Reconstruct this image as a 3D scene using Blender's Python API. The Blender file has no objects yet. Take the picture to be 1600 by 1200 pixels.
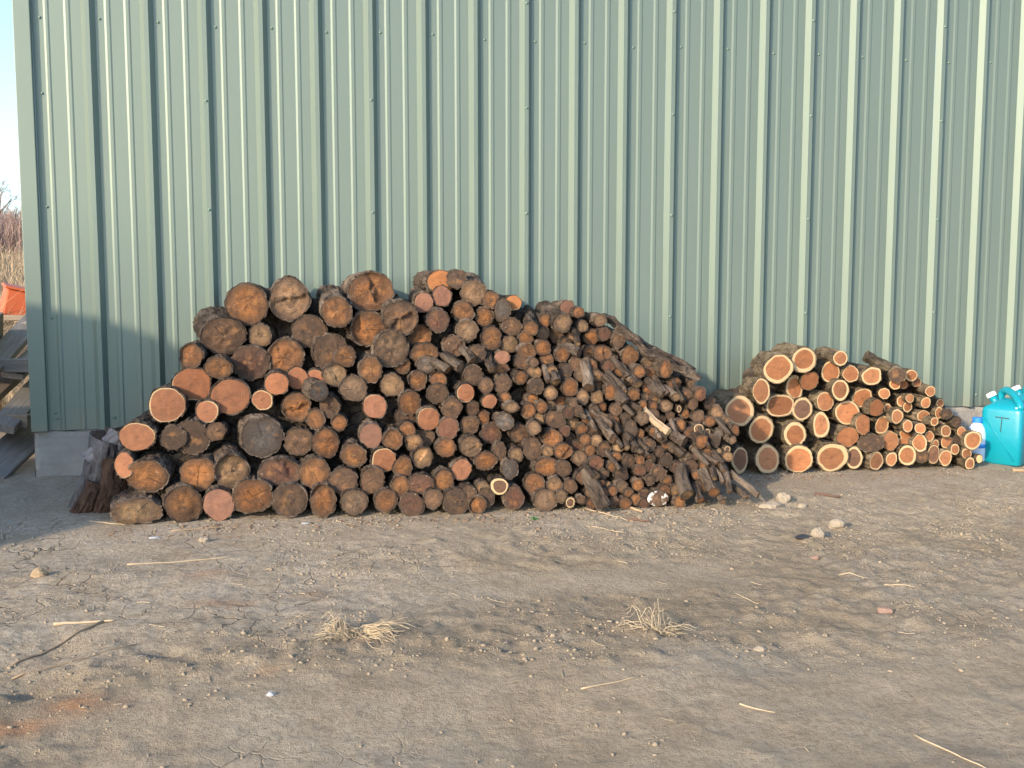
import bpy, math, random
import numpy as np
from mathutils import Vector, Matrix

random.seed(7)
rng = np.random.default_rng(7)
scene = bpy.context.scene
COL = scene.collection

# ------------------------------------------------------------------ camera
cam_data = bpy.data.cameras.new("camera")
cam_data.sensor_width = 36.0
cam_data.lens = 36.0
cam_data.clip_start = 0.05
cam_data.clip_end = 3000.0
cam = bpy.data.objects.new("camera", cam_data)
COL.objects.link(cam)
cam.location = (0.0, -6.09, 1.07)
cam.rotation_euler = (math.radians(90) - math.atan(154 / 1600), 0.0, -math.radians(11.56))
scene.camera = cam

# ------------------------------------------------------------------ sky and sun
SUN_AZ = math.radians(50.0)      # to the left of the wall's normal
SUN_EL = math.radians(20.0)
sun_dir = Vector((-math.sin(SUN_AZ) * math.cos(SUN_EL), -math.cos(SUN_AZ) * math.cos(SUN_EL), math.sin(SUN_EL)))
world = bpy.data.worlds.new("World")
scene.world = world
world.use_nodes = True
wn = world.node_tree
wn.nodes.clear()
sky = wn.nodes.new("ShaderNodeTexSky")
sky.sky_type = 'NISHITA'
sky.sun_disc = False
sky.sun_elevation = SUN_EL
sky.sun_rotation = math.atan2(sun_dir.x, sun_dir.y)
sky.air_density = 1.0
sky.dust_density = 1.2
sky.ozone_density = 3.0
bg = wn.nodes.new("ShaderNodeBackground")
bg.inputs["Strength"].default_value = 0.15
wo = wn.nodes.new("ShaderNodeOutputWorld")
wn.links.new(sky.outputs[0], bg.inputs[0])
wn.links.new(bg.outputs[0], wo.inputs[0])
sl = bpy.data.lights.new("sun", 'SUN')
sl.energy = 2.0
sl.angle = math.radians(1.8)
sl.color = (1.0, 0.82, 0.61)
sun = bpy.data.objects.new("sun", sl)
COL.objects.link(sun)
sun.rotation_euler = sun_dir.to_track_quat('Z', 'Y').to_euler()
sun.location = (-6, -5, 5)
vs = scene.view_settings
vs.view_transform = 'Standard'
vs.look = 'None'
vs.exposure = 1.55
vs.gamma = 1.0
vs.use_curve_mapping = False


# ------------------------------------------------------------------ noise (numpy)
def _hash(ix, iy, iz, s):
    h = (ix.astype(np.int64) * 374761393 + iy.astype(np.int64) * 668265263 + iz.astype(np.int64) * 2147483647 + s * 1442695041) & 0xFFFFFFFF
    h = ((h ^ (h >> 13)) * 1274126177) & 0xFFFFFFFF
    h = ((h ^ (h >> 16)) * 2246822519) & 0xFFFFFFFF
    return ((h ^ (h >> 15)) & 0xFFFFFF) / float(0xFFFFFF) * 2 - 1


def noise3(x, y, z, s=0):
    x = np.asarray(x, float); y = np.asarray(y, float) + 0 * x; z = np.asarray(z, float) + 0 * x
    ix, iy, iz = np.floor(x), np.floor(y), np.floor(z)
    fx, fy, fz = x - ix, y - iy, z - iz
    fx, fy, fz = [t * t * (3 - 2 * t) for t in (fx, fy, fz)]
    r = 0
    for a in (0, 1):
        for b in (0, 1):
            for c in (0, 1):
                w = (fx if a else 1 - fx) * (fy if b else 1 - fy) * (fz if c else 1 - fz)
                r = r + w * _hash(ix + a, iy + b, iz + c, s)
    return r


def fbm(x, y, z=0.0, s=0, octs=4, gain=0.5):
    r, a, k = 0, 1.0, 1.0
    for o in range(octs):
        r = r + a * noise3(x * k, y * k, np.asarray(z) * k, s + o * 17)
        a *= gain
        k *= 2.03
    return r


# ------------------------------------------------------------------ helpers
def mesh_from(name, V, Fq, mat, smooth=False):
    me = bpy.data.meshes.new(name)
    me.from_pydata([tuple(v) for v in V], [], [tuple(q) for q in Fq])
    if mat is not None:
        me.materials.append(mat)
    if smooth:
        me.polygons.foreach_set("use_smooth", np.ones(len(me.polygons), dtype=bool))
    me.update()
    return me


def obj(name, me, parent=None):
    o = bpy.data.objects.new(name, me)
    COL.objects.link(o)
    if parent is not None:
        o.parent = parent
    return o


def empty(name, loc=(0, 0, 0)):
    o = bpy.data.objects.new(name, None)
    o.empty_display_size = 0.1
    o.location = loc
    COL.objects.link(o)
    return o


def tag(o, label=None, category=None, group=None, kind=None):
    if label: o["label"] = label
    if category: o["category"] = category
    if group: o["group"] = group
    if kind: o["kind"] = kind
    return o


class MB:
    """collects shapes into one mesh"""
    def __init__(self):
        self.V, self.F = [], []

    def add(self, V, Fq):
        n = len(self.V)
        self.V += [tuple(v) for v in V]
        self.F += [tuple(i + n for i in q) for q in Fq]
        return self

    def box(self, x0, x1, y0, y1, z0, z1, M=None):
        V = [Vector((x, y, z)) for z in (z0, z1) for y in (y0, y1) for x in (x0, x1)]
        if M is not None:
            V = [M @ v for v in V]
        return self.add(V, [(0, 2, 3, 1), (4, 5, 7, 6), (0, 1, 5, 4), (2, 6, 7, 3), (0, 4, 6, 2), (1, 3, 7, 5)])

    def tube(self, pts, rad, n=8, caps=True):
        pts = [Vector(p) for p in pts]
        if not hasattr(rad, '__len__'):
            rad = [rad] * len(pts)
        V, Fq = [], []
        ref = None
        for i, p in enumerate(pts):
            t = (pts[min(i + 1, len(pts) - 1)] - pts[max(i - 1, 0)]).normalized()
            if ref is None:
                ref = t.orthogonal().normalized()
            ref = (ref - t * ref.dot(t)).normalized()
            b = t.cross(ref)
            for k in range(n):
                a = 2 * math.pi * k / n
                V.append(p + (ref * math.cos(a) + b * math.sin(a)) * rad[i])
        for i in range(len(pts) - 1):
            for k in range(n):
                k2 = (k + 1) % n
                Fq.append((i * n + k, i * n + k2, (i + 1) * n + k2, (i + 1) * n + k))
        if caps:
            Fq.append(tuple(range(n - 1, -1, -1)))
            Fq.append(tuple((len(pts) - 1) * n + k for k in range(n)))
        return self.add(V, Fq)

    def lathe(self, prof, n=24, M=None):
        V, Fq = [], []
        for (r, z) in prof:
            for k in range(n):
                a = 2 * math.pi * k / n
                v = Vector((r * math.cos(a), r * math.sin(a), z))
                V.append(M @ v if M is not None else v)
        for i in range(len(prof) - 1):
            for k in range(n):
                k2 = (k + 1) % n
                Fq.append((i * n + k, i * n + k2, (i + 1) * n + k2, (i + 1) * n + k))
        Fq.append(tuple(range(n - 1, -1, -1)))
        Fq.append(tuple((len(prof) - 1) * n + k for k in range(n)))
        return self.add(V, Fq)

    def build(self, name, mat, parent=None, smooth=False, bevel=0.0):
        o = obj(name, mesh_from(name, self.V, self.F, mat, smooth), parent)
        if bevel:
            m = o.modifiers.new("bevel", 'BEVEL')
            m.width = bevel
            m.segments = 2
        return o


# ------------------------------------------------------------------ materials
class Mat:
    def __init__(self, name):
        self.m = bpy.data.materials.new(name)
        self.m.use_nodes = True
        self.t = self.m.node_tree
        self.b = self.t.nodes["Principled BSDF"]

    def n(self, typ, **kw):
        nd = self.t.nodes.new(typ)
        for k, v in kw.items():
            if k in nd.inputs:
                nd.inputs[k].default_value = v
            else:
                setattr(nd, k, v)
        return nd

    def l(self, a, b):
        self.t.links.new(a, b)

    def coord(self, scale=(1, 1, 1), kind="Object"):
        tc = self.n("ShaderNodeTexCoord")
        mp = self.n("ShaderNodeMapping")
        mp.inputs["Scale"].default_value = scale
        self.l(tc.outputs[kind], mp.inputs[0])
        return mp.outputs[0]

    def noise(self, vec, scale, detail=5.0, rough=0.55, dist=0.0):
        nd = self.n("ShaderNodeTexNoise")
        nd.inputs["Scale"].default_value = scale
        nd.inputs["Detail"].default_value = detail
        nd.inputs["Roughness"].default_value = rough
        nd.inputs["Distortion"].default_value = dist
        if vec is not None:
            self.l(vec, nd.inputs["Vector"])
        return nd.outputs["Fac"]

    def ramp(self, fac, stops):
        nd = self.n("ShaderNodeValToRGB")
        cr = nd.color_ramp
        while len(cr.elements) < len(stops):
            cr.elements.new(0.5)
        for e, (p, c) in zip(cr.elements, stops):
            e.position = p
            e.color = (c, c, c, 1) if not hasattr(c, '__len__') else (*c, 1)
        self.l(fac, nd.inputs[0])
        return nd.outputs[0]

    def mix(self, fac, a, b, mode='MIX'):
        nd = self.n("ShaderNodeMix", data_type='RGBA', blend_type=mode)
        for s, v in ((0, fac), (6, a), (7, b)):
            if isinstance(v, (int, float)):
                nd.inputs[s].default_value = v
            elif hasattr(v, '__len__'):
                nd.inputs[s].default_value = (*v, 1)
            else:
                self.l(v, nd.inputs[s])
        return nd.outputs[2]

    def math(self, op, a, b=None, c=None, clamp=False):
        nd = self.n("ShaderNodeMath", operation=op, use_clamp=clamp)
        for i, v in enumerate((a, b, c)):
            if v is None:
                continue
            if isinstance(v, (int, float)):
                nd.inputs[i].default_value = v
            else:
                self.l(v, nd.inputs[i])
        return nd.outputs[0]

    def color(self, c):
        if hasattr(c, '__len__'):
            self.b.inputs["Base Color"].default_value = (*c, 1)
        else:
            self.l(c, self.b.inputs["Base Color"])

    def rough(self, v):
        if isinstance(v, (int, float)):
            self.b.inputs["Roughness"].default_value = v
        else:
            self.l(v, self.b.inputs["Roughness"])

    def bump(self, h, strength=0.5, dist=0.01, prev=None):
        nd = self.n("ShaderNodeBump")
        nd.inputs["Strength"].default_value = strength
        nd.inputs["Distance"].default_value = dist
        self.l(h, nd.inputs["Height"])
        if prev is not None:
            self.l(prev, nd.inputs["Normal"])
        self.l(nd.outputs[0], self.b.inputs["Normal"])
        return nd.outputs[0]


def simple(name, col, rough=0.6, var=0.15, scale=8.0, bump=0.0, bscale=60.0, spec=None, metal=0.0):
    m = Mat(name)
    v = m.coord()
    n = m.noise(v, scale)
    m.color(m.mix(n, [c * (1 - var) for c in col], [min(1, c * (1 + var)) for c in col]))
    m.rough(rough)
    m.b.inputs["Metallic"].default_value = metal
    if spec is not None:
        m.b.inputs["Specular IOR Level"].default_value = spec
    if bump:
        m.bump(m.noise(v, bscale), bump, 0.004)
    return m.m


def green_paint():
    m = Mat("painted_green_steel")
    v = m.coord((1, 1, 0.25))
    streak = m.noise(v, 2.2, 6, 0.6)
    fine = m.noise(m.coord((30, 30, 2)), 1.0, 4, 0.6)
    c = m.mix(m.ramp(streak, [(0.3, 0.0), (0.7, 1.0)]), (0.146, 0.190, 0.158), (0.158, 0.205, 0.170))
    c = m.mix(m.math('MULTIPLY', m.ramp(fine, [(0.55, 0.0), (0.8, 1.0)]), 0.12), c, (0.24, 0.25, 0.20))
    sz = m.n("ShaderNodeSeparateXYZ")
    m.l(m.coord(), sz.inputs[0])
    spl = m.math('SUBTRACT', m.math('MULTIPLY', m.noise(m.coord((1, 1, 0.6)), 6.0, 6, 0.7), 0.9), m.math('MULTIPLY', m.math('SUBTRACT', sz.outputs[2], 0.26), 1.15))
    c = m.mix(m.math('MULTIPLY', m.ramp(spl, [(0.30, 0.0), (0.62, 1.0)]), 0.45), c, (0.26, 0.22, 0.16))
    m.color(c)
    m.rough(m.math('MULTIPLY_ADD', streak, 0.08, 0.47))
    m.b.inputs["Specular IOR Level"].default_value = 0.6
    m.b.inputs["Metallic"].default_value = 0.30
    m.bump(m.noise(m.coord((1, 1, 0.3)), 3.0, 2, 0.5), 0.12, 0.006)
    return m.m


def bark_mat(name, dark, mid, light, fleck):
    m = Mat(name)
    oi = m.n("ShaderNodeObjectInfo")
    add = m.n("ShaderNodeVectorMath", operation='ADD')
    v0 = m.coord((1, 0.35, 1))
    m.l(v0, add.inputs[0])
    comb = m.n("ShaderNodeCombineXYZ")
    m.l(m.math('MULTIPLY', oi.outputs["Random"], 37.0), comb.inputs[0])
    m.l(comb.outputs[0], add.inputs[1])
    v = add.outputs[0]
    fur = m.noise(v, 55.0, 5, 0.62, 0.6)
    big = m.noise(v, 13.0, 4, 0.6)
    c = m.mix(m.ramp(fur, [(0.34, 0.0), (0.62, 1.0)]), dark, mid)
    c = m.mix(m.math('MULTIPLY', m.ramp(big, [(0.45, 0.0), (0.68, 1.0)]), 0.75), c, light)
    fl = m.noise(v, 120.0, 3, 0.6)
    c = m.mix(m.math('MULTIPLY', m.ramp(fl, [(0.67, 0.0), (0.74, 1.0)]), 0.6), c, fleck)
    tone = m.math('MULTIPLY_ADD', oi.outputs["Random"], 0.7, 0.65)
    tn = m.n("ShaderNodeCombineXYZ")
    for i in range(3):
        m.l(tone, tn.inputs[i])
    c = m.mix(1.0, c, tn.outputs[0], 'MULTIPLY')
    m.color(c)
    m.rough(0.85)
    m.b.inputs["Specular IOR Level"].default_value = 0.25
    p = m.bump(fur, 1.0, 0.012)
    m.bump(m.noise(v, 190.0, 3, 0.6), 0.6, 0.004, p)
    return m.m


def face_mat(name, fresh):
    """sawn end of a log: growth rings, stains, radial checks, pale sapwood; heart colour per log, sapwood width in alpha"""
    m = Mat(name)
    oi = m.n("ShaderNodeObjectInfo")
    at = m.n("ShaderNodeAttribute", attribute_name="rad")
    rad = at.outputs["Fac"]
    rnd = oi.outputs["Random"]
    tc = m.n("ShaderNodeTexCoord")
    add = m.n("ShaderNodeVectorMath", operation='ADD')
    m.l(tc.outputs["Object"], add.inputs[0])
    comb = m.n("ShaderNodeCombineXYZ")
    m.l(m.math('MULTIPLY', rnd, 53.0), comb.inputs[0])
    m.l(m.math('MULTIPLY', rnd, 19.0), comb.inputs[1])
    m.l(comb.outputs[0], add.inputs[1])
    v = add.outputs[0]
    nb = m.noise(v, 16.0, 5, 0.6, 0.4)
    nf = m.noise(v, 150.0, 4, 0.65)
    heart = oi.outputs["Color"]
    rr = m.math('ADD', rad, m.math('MULTIPLY_ADD', nb, 0.16, -0.08))
    ring = m.math('SINE', m.math('MULTIPLY', rr, m.math('MULTIPLY_ADD', rnd, 30.0, 45.0)))
    ring01 = m.math('MULTIPLY_ADD', ring, 0.5, 0.5)
    c = m.mix(m.math('MULTIPLY', ring01, 0.42 if fresh else 0.5), heart, m.mix(1.0, heart, (0.45, 0.40, 0.36), 'MULTIPLY'))
    # saw marks: long stretched streaks
    sm = m.n("ShaderNodeMapping")
    sm.inputs["Scale"].default_value = (1, 1, 9)
    m.l(v, sm.inputs[0])
    saw = m.noise(sm.outputs[0], 26.0, 4, 0.6)
    c = m.mix(m.math('MULTIPLY', m.ramp(saw, [(0.4, 0.0), (0.66, 1.0)]), 0.5), c, m.mix(1.0, heart, (1.35, 1.2, 1.05), 'MULTIPLY'))
    if not fresh:
        # weathering: grey-black stains of their own shape, amber patches
        st = m.noise(v, 20.0, 5, 0.65, 0.8)
        c = m.mix(m.math('MULTIPLY', m.ramp(st, [(0.42, 1.0), (0.58, 0.0)]), 0.62), c, (0.045, 0.033, 0.026))
        am = m.noise(v, 24.0, 3, 0.5, 0.3)
        c = m.mix(m.math('MULTIPLY', m.ramp(am, [(0.56, 0.0), (0.70, 1.0)]), 0.35), c, (0.42, 0.20, 0.07))
        edge = m.ramp(m.math('ADD', rr, m.math('MULTIPLY_ADD', st, 0.5, -0.25)), [(0.52, 0.0), (0.90, 1.0)])
        c = m.mix(m.math('MULTIPLY', edge, 0.66), c, (0.070, 0.046, 0.031))
        wf = m.noise(v, 60.0, 3, 0.6)
        c = m.mix(m.math('MULTIPLY', m.ramp(wf, [(0.69, 0.0), (0.73, 1.0)]), 0.5), c, (0.50, 0.42, 0.35))
        cr = m.ramp(m.math('ADD', rad, m.math('MULTIPLY', rnd, 0.12)), [(0.05, 1.0), (0.16, 0.0)])
        c = m.mix(m.math('MULTIPLY', cr, 0.35), c, (0.40, 0.24, 0.11))
    else:
        st = m.noise(v, 15.0, 5, 0.65, 0.6)
        c = m.mix(m.math('MULTIPLY', m.ramp(st, [(0.38, 1.0), (0.60, 0.0)]), 0.45), c, m.mix(1.0, heart, (0.50, 0.50, 0.55), 'MULTIPLY'))
        c = m.mix(m.math('MULTIPLY', m.ramp(rad, [(0.04, 1.0), (0.16, 0.0)]), 0.35), c, (0.12, 0.06, 0.035))
    # sapwood
    thr = oi.outputs["Alpha"]
    sap = m.math('MULTIPLY', m.math('SUBTRACT', m.math('ADD', rad, m.math('MULTIPLY_ADD', nb, 0.12, -0.06)), thr), 28.0, clamp=True)
    sapc = m.mix(nf, (0.43, 0.29, 0.145), (0.58, 0.425, 0.25))
    c = m.mix(sap, c, sapc)
    # drying checks
    sx = m.n("ShaderNodeSeparateXYZ")
    m.l(tc.outputs["Object"], sx.inputs[0])
    ang = m.math('ARCTAN2', sx.outputs[0], sx.outputs[2])
    ang = m.math('ADD', ang, m.math('MULTIPLY_ADD', nf, 0.22, -0.11))
    crack = None
    for k, (ph, w) in enumerate(((6.283, 0.024), (17.0, 0.018), (29.0, 0.014))):
        a0 = m.math('SUBTRACT', m.math('FRACT', m.math('MULTIPLY', rnd, ph * 3.1)), 0.5)
        da = m.math('ABSOLUTE', m.math('SUBTRACT', ang, m.math('MULTIPLY', a0, 6.283)))
        d = m.math('MULTIPLY', da, rad)
        lim = m.math('LESS_THAN', rad, m.math('MULTIPLY_ADD', m.math('FRACT', m.math('MULTIPLY', rnd, ph * 7.7)), 1.5, -0.6))
        cm = m.math('MULTIPLY', m.math('LESS_THAN', d, w if not fresh else w * 0.55), lim)
        crack = cm if crack is None else m.math('MAXIMUM', crack, cm)
    c = m.mix(m.math('MULTIPLY', crack, 0.7 if not fresh else 0.5), c, (0.03, 0.02, 0.015))
    if name == "fungus_cut_face":
        w = m.noise(v, 14.0, 4, 0.6)
        c = m.mix(m.ramp(w, [(0.48, 0.0), (0.53, 1.0)]), c, (0.62, 0.58, 0.54))
    m.color(c)
    m.rough(0.8)
    m.b.inputs["Specular IOR Level"].default_value = 0.25
    h = m.math('ADD', m.math('MULTIPLY', saw, 0.6), m.math('MULTIPLY', nf, 0.5))
    h = m.math('SUBTRACT', h, m.math('MULTIPLY', crack, 1.5))
    m.bump(h, 0.9 if not fresh else 0.4, 0.008)
    return m.m


def dirt_mat():
    m = Mat("dry_dirt")
    v = m.coord()
    a = m.n("ShaderNodeAttribute", attribute_name="zones")
    sp = m.n("ShaderNodeSeparateColor")
    m.l(a.outputs["Color"], sp.inputs[0])
    crust, rust, grassy = sp.outputs[0], sp.outputs[1], sp.outputs[2]
    big = m.noise(v, 0.9, 5, 0.6)
    med = m.noise(v, 5.0, 6, 0.65)
    fine = m.noise(v, 45.0, 6, 0.7)
    grit = m.noise(v, 220.0, 4, 0.7)
    c = m.mix(m.ramp(med, [(0.3, 0.0), (0.7, 1.0)]), (0.315, 0.246, 0.165), (0.475, 0.385, 0.270))
    c = m.mix(m.math('MULTIPLY', m.ramp(big, [(0.4, 0.0), (0.65, 1.0)]), 0.5), c, (0.400, 0.340, 0.262))
    pale = m.mix(m.ramp(fine, [(0.3, 0.0), (0.7, 1.0)]), (0.39, 0.325, 0.245), (0.52, 0.45, 0.355))
    brown = m.math('MULTIPLY', a.outputs['Alpha'], m.ramp(m.noise(v, 3.1, 6, 0.7), [(0.36, 0.0), (0.56, 1.0)]))
    c = m.mix(m.math('MULTIPLY', brown, 0.72), c, m.mix(fine, (0.19, 0.142, 0.088), (0.36, 0.285, 0.190)))
    c = m.mix(m.math('MULTIPLY', crust, m.ramp(med, [(0.35, 0.15), (0.62, 1.0)])), c, pale)
    c = m.mix(m.math('MULTIPLY', m.ramp(fine, [(0.38, 1.0), (0.52, 0.0)]), 0.45), c, (0.215, 0.165, 0.110))
    c = m.mix(m.math('MULTIPLY', m.ramp(grit, [(0.60, 0.0), (0.74, 1.0)]), 0.45), c, (0.42, 0.37, 0.30))
    c = m.mix(m.math('MULTIPLY', rust, m.ramp(fine, [(0.3, 0.35), (0.65, 1.0)])), c, (0.40, 0.185, 0.082))
    c = m.mix(grassy, c, m.mix(fine, (0.15, 0.11, 0.065), (0.30, 0.22, 0.13)))
    # shrinkage cracks in the crusted clay
    nv = m.n("ShaderNodeTexNoise", Scale=5.0, Detail=4.0)
    m.l(v, nv.inputs["Vector"])
    mx = m.n("ShaderNodeMix", data_type='VECTOR')
    mx.inputs[0].default_value = 0.16
    m.l(v, mx.inputs[4])
    m.l(nv.outputs["Color"], mx.inputs[5])
    vo = m.n("ShaderNodeTexVoronoi", feature='DISTANCE_TO_EDGE', Scale=8.0)
    m.l(mx.outputs[1], vo.inputs["Vector"])
    cr = m.ramp(vo.outputs["Distance"], [(0.0, 1.0), (0.022, 0.0)])
    crm = m.math('MULTIPLY', m.math('MULTIPLY', cr, crust), m.ramp(m.noise(v, 2.3, 3), [(0.47, 0.0), (0.62, 1.0)]))
    c = m.mix(m.math('MULTIPLY', crm, 0.3), c, (0.10, 0.08, 0.06))  # crack lines also darkened in colour, for the shade down inside them
    m.color(c)
    m.rough(0.95)
    m.b.inputs["Specular IOR Level"].default_value = 0.15
    h = m.math('ADD', m.math('MULTIPLY', fine, 1.0), m.math('MULTIPLY', grit, 0.45))
    h = m.math('SUBTRACT', h, m.math('MULTIPLY', crm, 1.3))
    m.bump(h, 1.0, 0.018)
    return m.m


def concrete_mat():
    m = Mat("poured_concrete")
    v = m.coord()
    c = m.mix(m.noise(v, 4.0, 6, 0.65), (0.22, 0.205, 0.18), (0.50, 0.475, 0.43))
    c = m.mix(m.math('MULTIPLY', m.ramp(m.noise(m.coord((1, 1, 7)), 5.0, 4), [(0.45, 0.0), (0.7, 1.0)]), 0.4), c, (0.24, 0.22, 0.19))
    m.color(c)
    m.rough(0.9)
    m.bump(m.noise(v, 40.0, 7, 0.7), 0.9, 0.012)
    return m.m


def wood_mat(name, a, b):
    m = Mat(name)
    v = m.coord((1, 0.06, 1))
    c = m.mix(m.ramp(m.noise(v, 60.0, 5, 0.6), [(0.3, 0.0), (0.7, 1.0)]), a, b)
    c = m.mix(m.math('MULTIPLY', m.noise(m.coord(), 5.0), 0.5), c, [x * 0.5 for x in a])
    m.color(c)
    m.rough(0.85)
    m.bump(m.noise(v, 90.0, 4), 0.5, 0.004)
    return m.m


M_GREEN = green_paint()
M_SCREW = simple("screw_head_paint", (0.16, 0.23, 0.18), 0.35, 0.05)
M_BARK = bark_mat("weathered_bark", (0.012, 0.009, 0.007), (0.080, 0.057, 0.041), (0.19, 0.148, 0.112), (0.44, 0.40, 0.35))
M_BARK2 = bark_mat("fresh_log_bark", (0.022, 0.017, 0.011), (0.135, 0.103, 0.066), (0.255, 0.203, 0.135), (0.46, 0.44, 0.36))
M_FACE_OLD = face_mat("weathered_cut_face", False)
M_FACE_NEW = face_mat("fresh_cut_face", True)
M_FACE_FUNGUS = face_mat("fungus_cut_face", False)
M_DIRT = dirt_mat()
M_CONC = concrete_mat()
M_STRAW = simple("dry_straw", (0.40, 0.315, 0.205), 0.8, 0.45, 40)
M_TWIG = simple("dry_twig", (0.30, 0.215, 0.13), 0.85, 0.3, 30)
M_PALEWOOD = simple("pale_splinter_wood", (0.34, 0.245, 0.15), 0.8, 0.2, 30, 0.4)
M_STONE = simple("tan_stone", (0.29, 0.24, 0.175), 0.9, 0.25, 20, 0.5)
M_CLOD = simple("dirt_clod", (0.275, 0.220, 0.152), 0.95, 0.4, 9, 0.6, 120)


# ------------------------------------------------------------------ ground
def sstep(a, b, x):
    t = np.clip((x - a) / (b - a), 0, 1)
    return t * t * (3 - 2 * t)


def ground_base(x, y):
    d = -y
    z = np.where(d < 1.3, -0.06 * np.maximum(d, 0), -0.078 - 0.02 * (np.minimum(d, 12) - 1.3))
    far = np.sqrt(np.maximum(y - 7, 0) ** 2)
    return z + 0.085 * np.clip(y - 9, 0, 60)


def track(x, y):
    w = 0.12 * fbm(x * 0.8, y * 0.8, 0, 61, 2)
    a = sstep(2.95, 3.25, -y + w) * sstep(-1.4, 0.4, x + 4 * w)
    b = sstep(2.0, 2.12, -y + w) * sstep(2.42, 2.28, -y + w) * sstep(0.2, 0.6, x) * sstep(2.1, 1.5, x)
    return np.maximum(a * 0.85, b)


def ground_h(x, y):
    x = np.asarray(x, float); y = np.asarray(y, float)
    z = ground_base(x, y)
    away = sstep(0.95, 1.9, -y) * 0.85 + 0.15
    away = np.where(x > 2.3, np.maximum(away, sstep(0.65, 1.4, -y)), away)
    crust = sstep(0.9, -0.5, x + 0.35 * fbm(x, y, 0, 5, 2)) * sstep(3.1, 2.3, -y) * sstep(0.8, 1.3, -y)
    rough = (0.35 + 0.65 * (1 - crust)) * (1 - 0.75 * track(x, y))
    z = z + away * (0.013 * fbm(x * 0.9, y * 1.6, 0, 1, 3) + 0.006 * np.sin(y * 4.2 + 1.1 * np.sin(x * 0.9) + 0.5) * sstep(1.6, 2.4, -y))
    z = z + away * rough * (0.0075 * fbm(x * 9, y * 9, 0, 2, 3) + 0.0115 * np.maximum(fbm(x * 24, y * 24, 0, 3, 2), -0.25))
    # plates of dried crust: small steps
    z = z + away * crust * 0.010 * np.round(2.0 * fbm(x * 2.2, y * 4.0, 0, 8, 3)) / 2.0
    for (hx, hy, hr, hd) in ((-0.44, -2.75, 0.045, 0.05), (-0.78, -2.95, 0.08, 0.035), (-0.95, -2.74, 0.12, 0.03), (-0.80, -2.60, 0.10, 0.025), (0.55, -3.45, 0.2, 0.02), (1.45, -3.05, 0.22, 0.02)):
        z = z - hd * np.exp(-((x - hx) ** 2 + (y - hy) ** 2) / (hr * hr))
    return z


def axis_vals(segs):
    out = []
    for a, b, s in segs:
        out += list(np.arange(a, b, s))
    return np.array(out + [segs[-1][1]])


gx = axis_vals([(-900, -60, 70), (-60, -12, 3), (-12, -3.0, 0.3), (-3.0, 5.6, 0.0165), (5.6, 14, 0.4), (14, 60, 4), (60, 900, 70)])
gy = axis_vals([(-900, -60, 70), (-60, -12, 4), (-12, -5.2, 0.3), (-5.2, -4.3, 0.03), (-4.3, 0.5, 0.0145), (0.5, 4, 0.1), (4, 40, 1.2), (40, 900, 60)])
GX, GY = np.meshgrid(gx, gy)
GZ = ground_h(GX, GY)
nx, ny = len(gx), len(gy)
_gxl, _gyl = gx.tolist(), gy.tolist()
import bisect


def gh(x, y):
    i = min(max(bisect.bisect_right(_gxl, x) - 1, 0), nx - 2)
    j = min(max(bisect.bisect_right(_gyl, y) - 1, 0), ny - 2)
    u = (x - _gxl[i]) / (_gxl[i + 1] - _gxl[i])
    v = (y - _gyl[j]) / (_gyl[j + 1] - _gyl[j])
    return float((GZ[j, i] * (1 - u) + GZ[j, i + 1] * u) * (1 - v) + (GZ[j + 1, i] * (1 - u) + GZ[j + 1, i + 1] * u) * v)


me = bpy.data.meshes.new("ground")
co = np.stack([GX, GY, GZ], -1).reshape(-1, 3).astype(np.float32)
ii = (np.arange(ny - 1)[:, None] * nx + np.arange(nx - 1)[None, :]).reshape(-1)
quads = np.stack([ii, ii + 1, ii + nx + 1, ii + nx], -1).astype(np.int32)
me.vertices.add(len(co))
me.vertices.foreach_set("co", co.reshape(-1))
me.loops.add(quads.size)
me.loops.foreach_set("vertex_index", quads.reshape(-1))
me.polygons.add(len(quads))
me.polygons.foreach_set("loop_start", np.arange(0, quads.size, 4, dtype=np.int32))
me.polygons.foreach_set("loop_total", np.full(len(quads), 4, dtype=np.int32))
me.polygons.foreach_set("use_smooth", np.ones(len(quads), dtype=bool))
me.update(calc_edges=True)
X, Y = co[:, 0].astype(float), co[:, 1].astype(float)
crust = sstep(0.9, -0.5, X + 0.35 * fbm(X, Y, 0, 5, 2)) * sstep(3.1, 2.3, -Y) * sstep(0.5, 1.2, -Y)
crust = np.maximum(crust, 0.35 * sstep(0.1, 0.5, fbm(X * 0.8, Y * 0.8, 0, 31, 2)) * (Y > -6) * (Y < 0))
rust = np.zeros_like(X)
wob = 1 + 0.5 * fbm(X * 14, Y * 14, 0, 12, 3)
for (rx_, ry_, sx_, sy_, am) in ((-0.65, -3.11, 0.10, 0.07, 0.9), (-0.77, -3.22, 0.10, 0.06, 0.8), (-0.31, -2.28, 0.10, 0.05, 0.55), (-0.40, -1.89, 0.09, 0.06, 0.45), (-0.12, -2.98, 0.05, 0.03, 0.4), (0.02, -2.2, 0.06, 0.04, 0.4)):
    q = ((X - rx_) / sx_) ** 2 + ((Y - ry_) / sy_) ** 2
    rust = np.maximum(rust, am * np.exp(-q * wob))
grassy = sstep(1.2, 2.5, Y)
za = me.color_attributes.new("zones", 'FLOAT_COLOR', 'POINT')
za.data.foreach_set("color", np.stack([crust, rust, grassy, (1 - track(X, Y)) * (1 - crust) * sstep(1.3, 2.2, -Y) * (Y > -8)], -1).astype(np.float32).reshape(-1))
me.materials.append(M_DIRT)
ground = tag(obj("ground", me), "dry tan dirt yard with cracked crust and loose clods", "ground", kind="structure")

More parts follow.
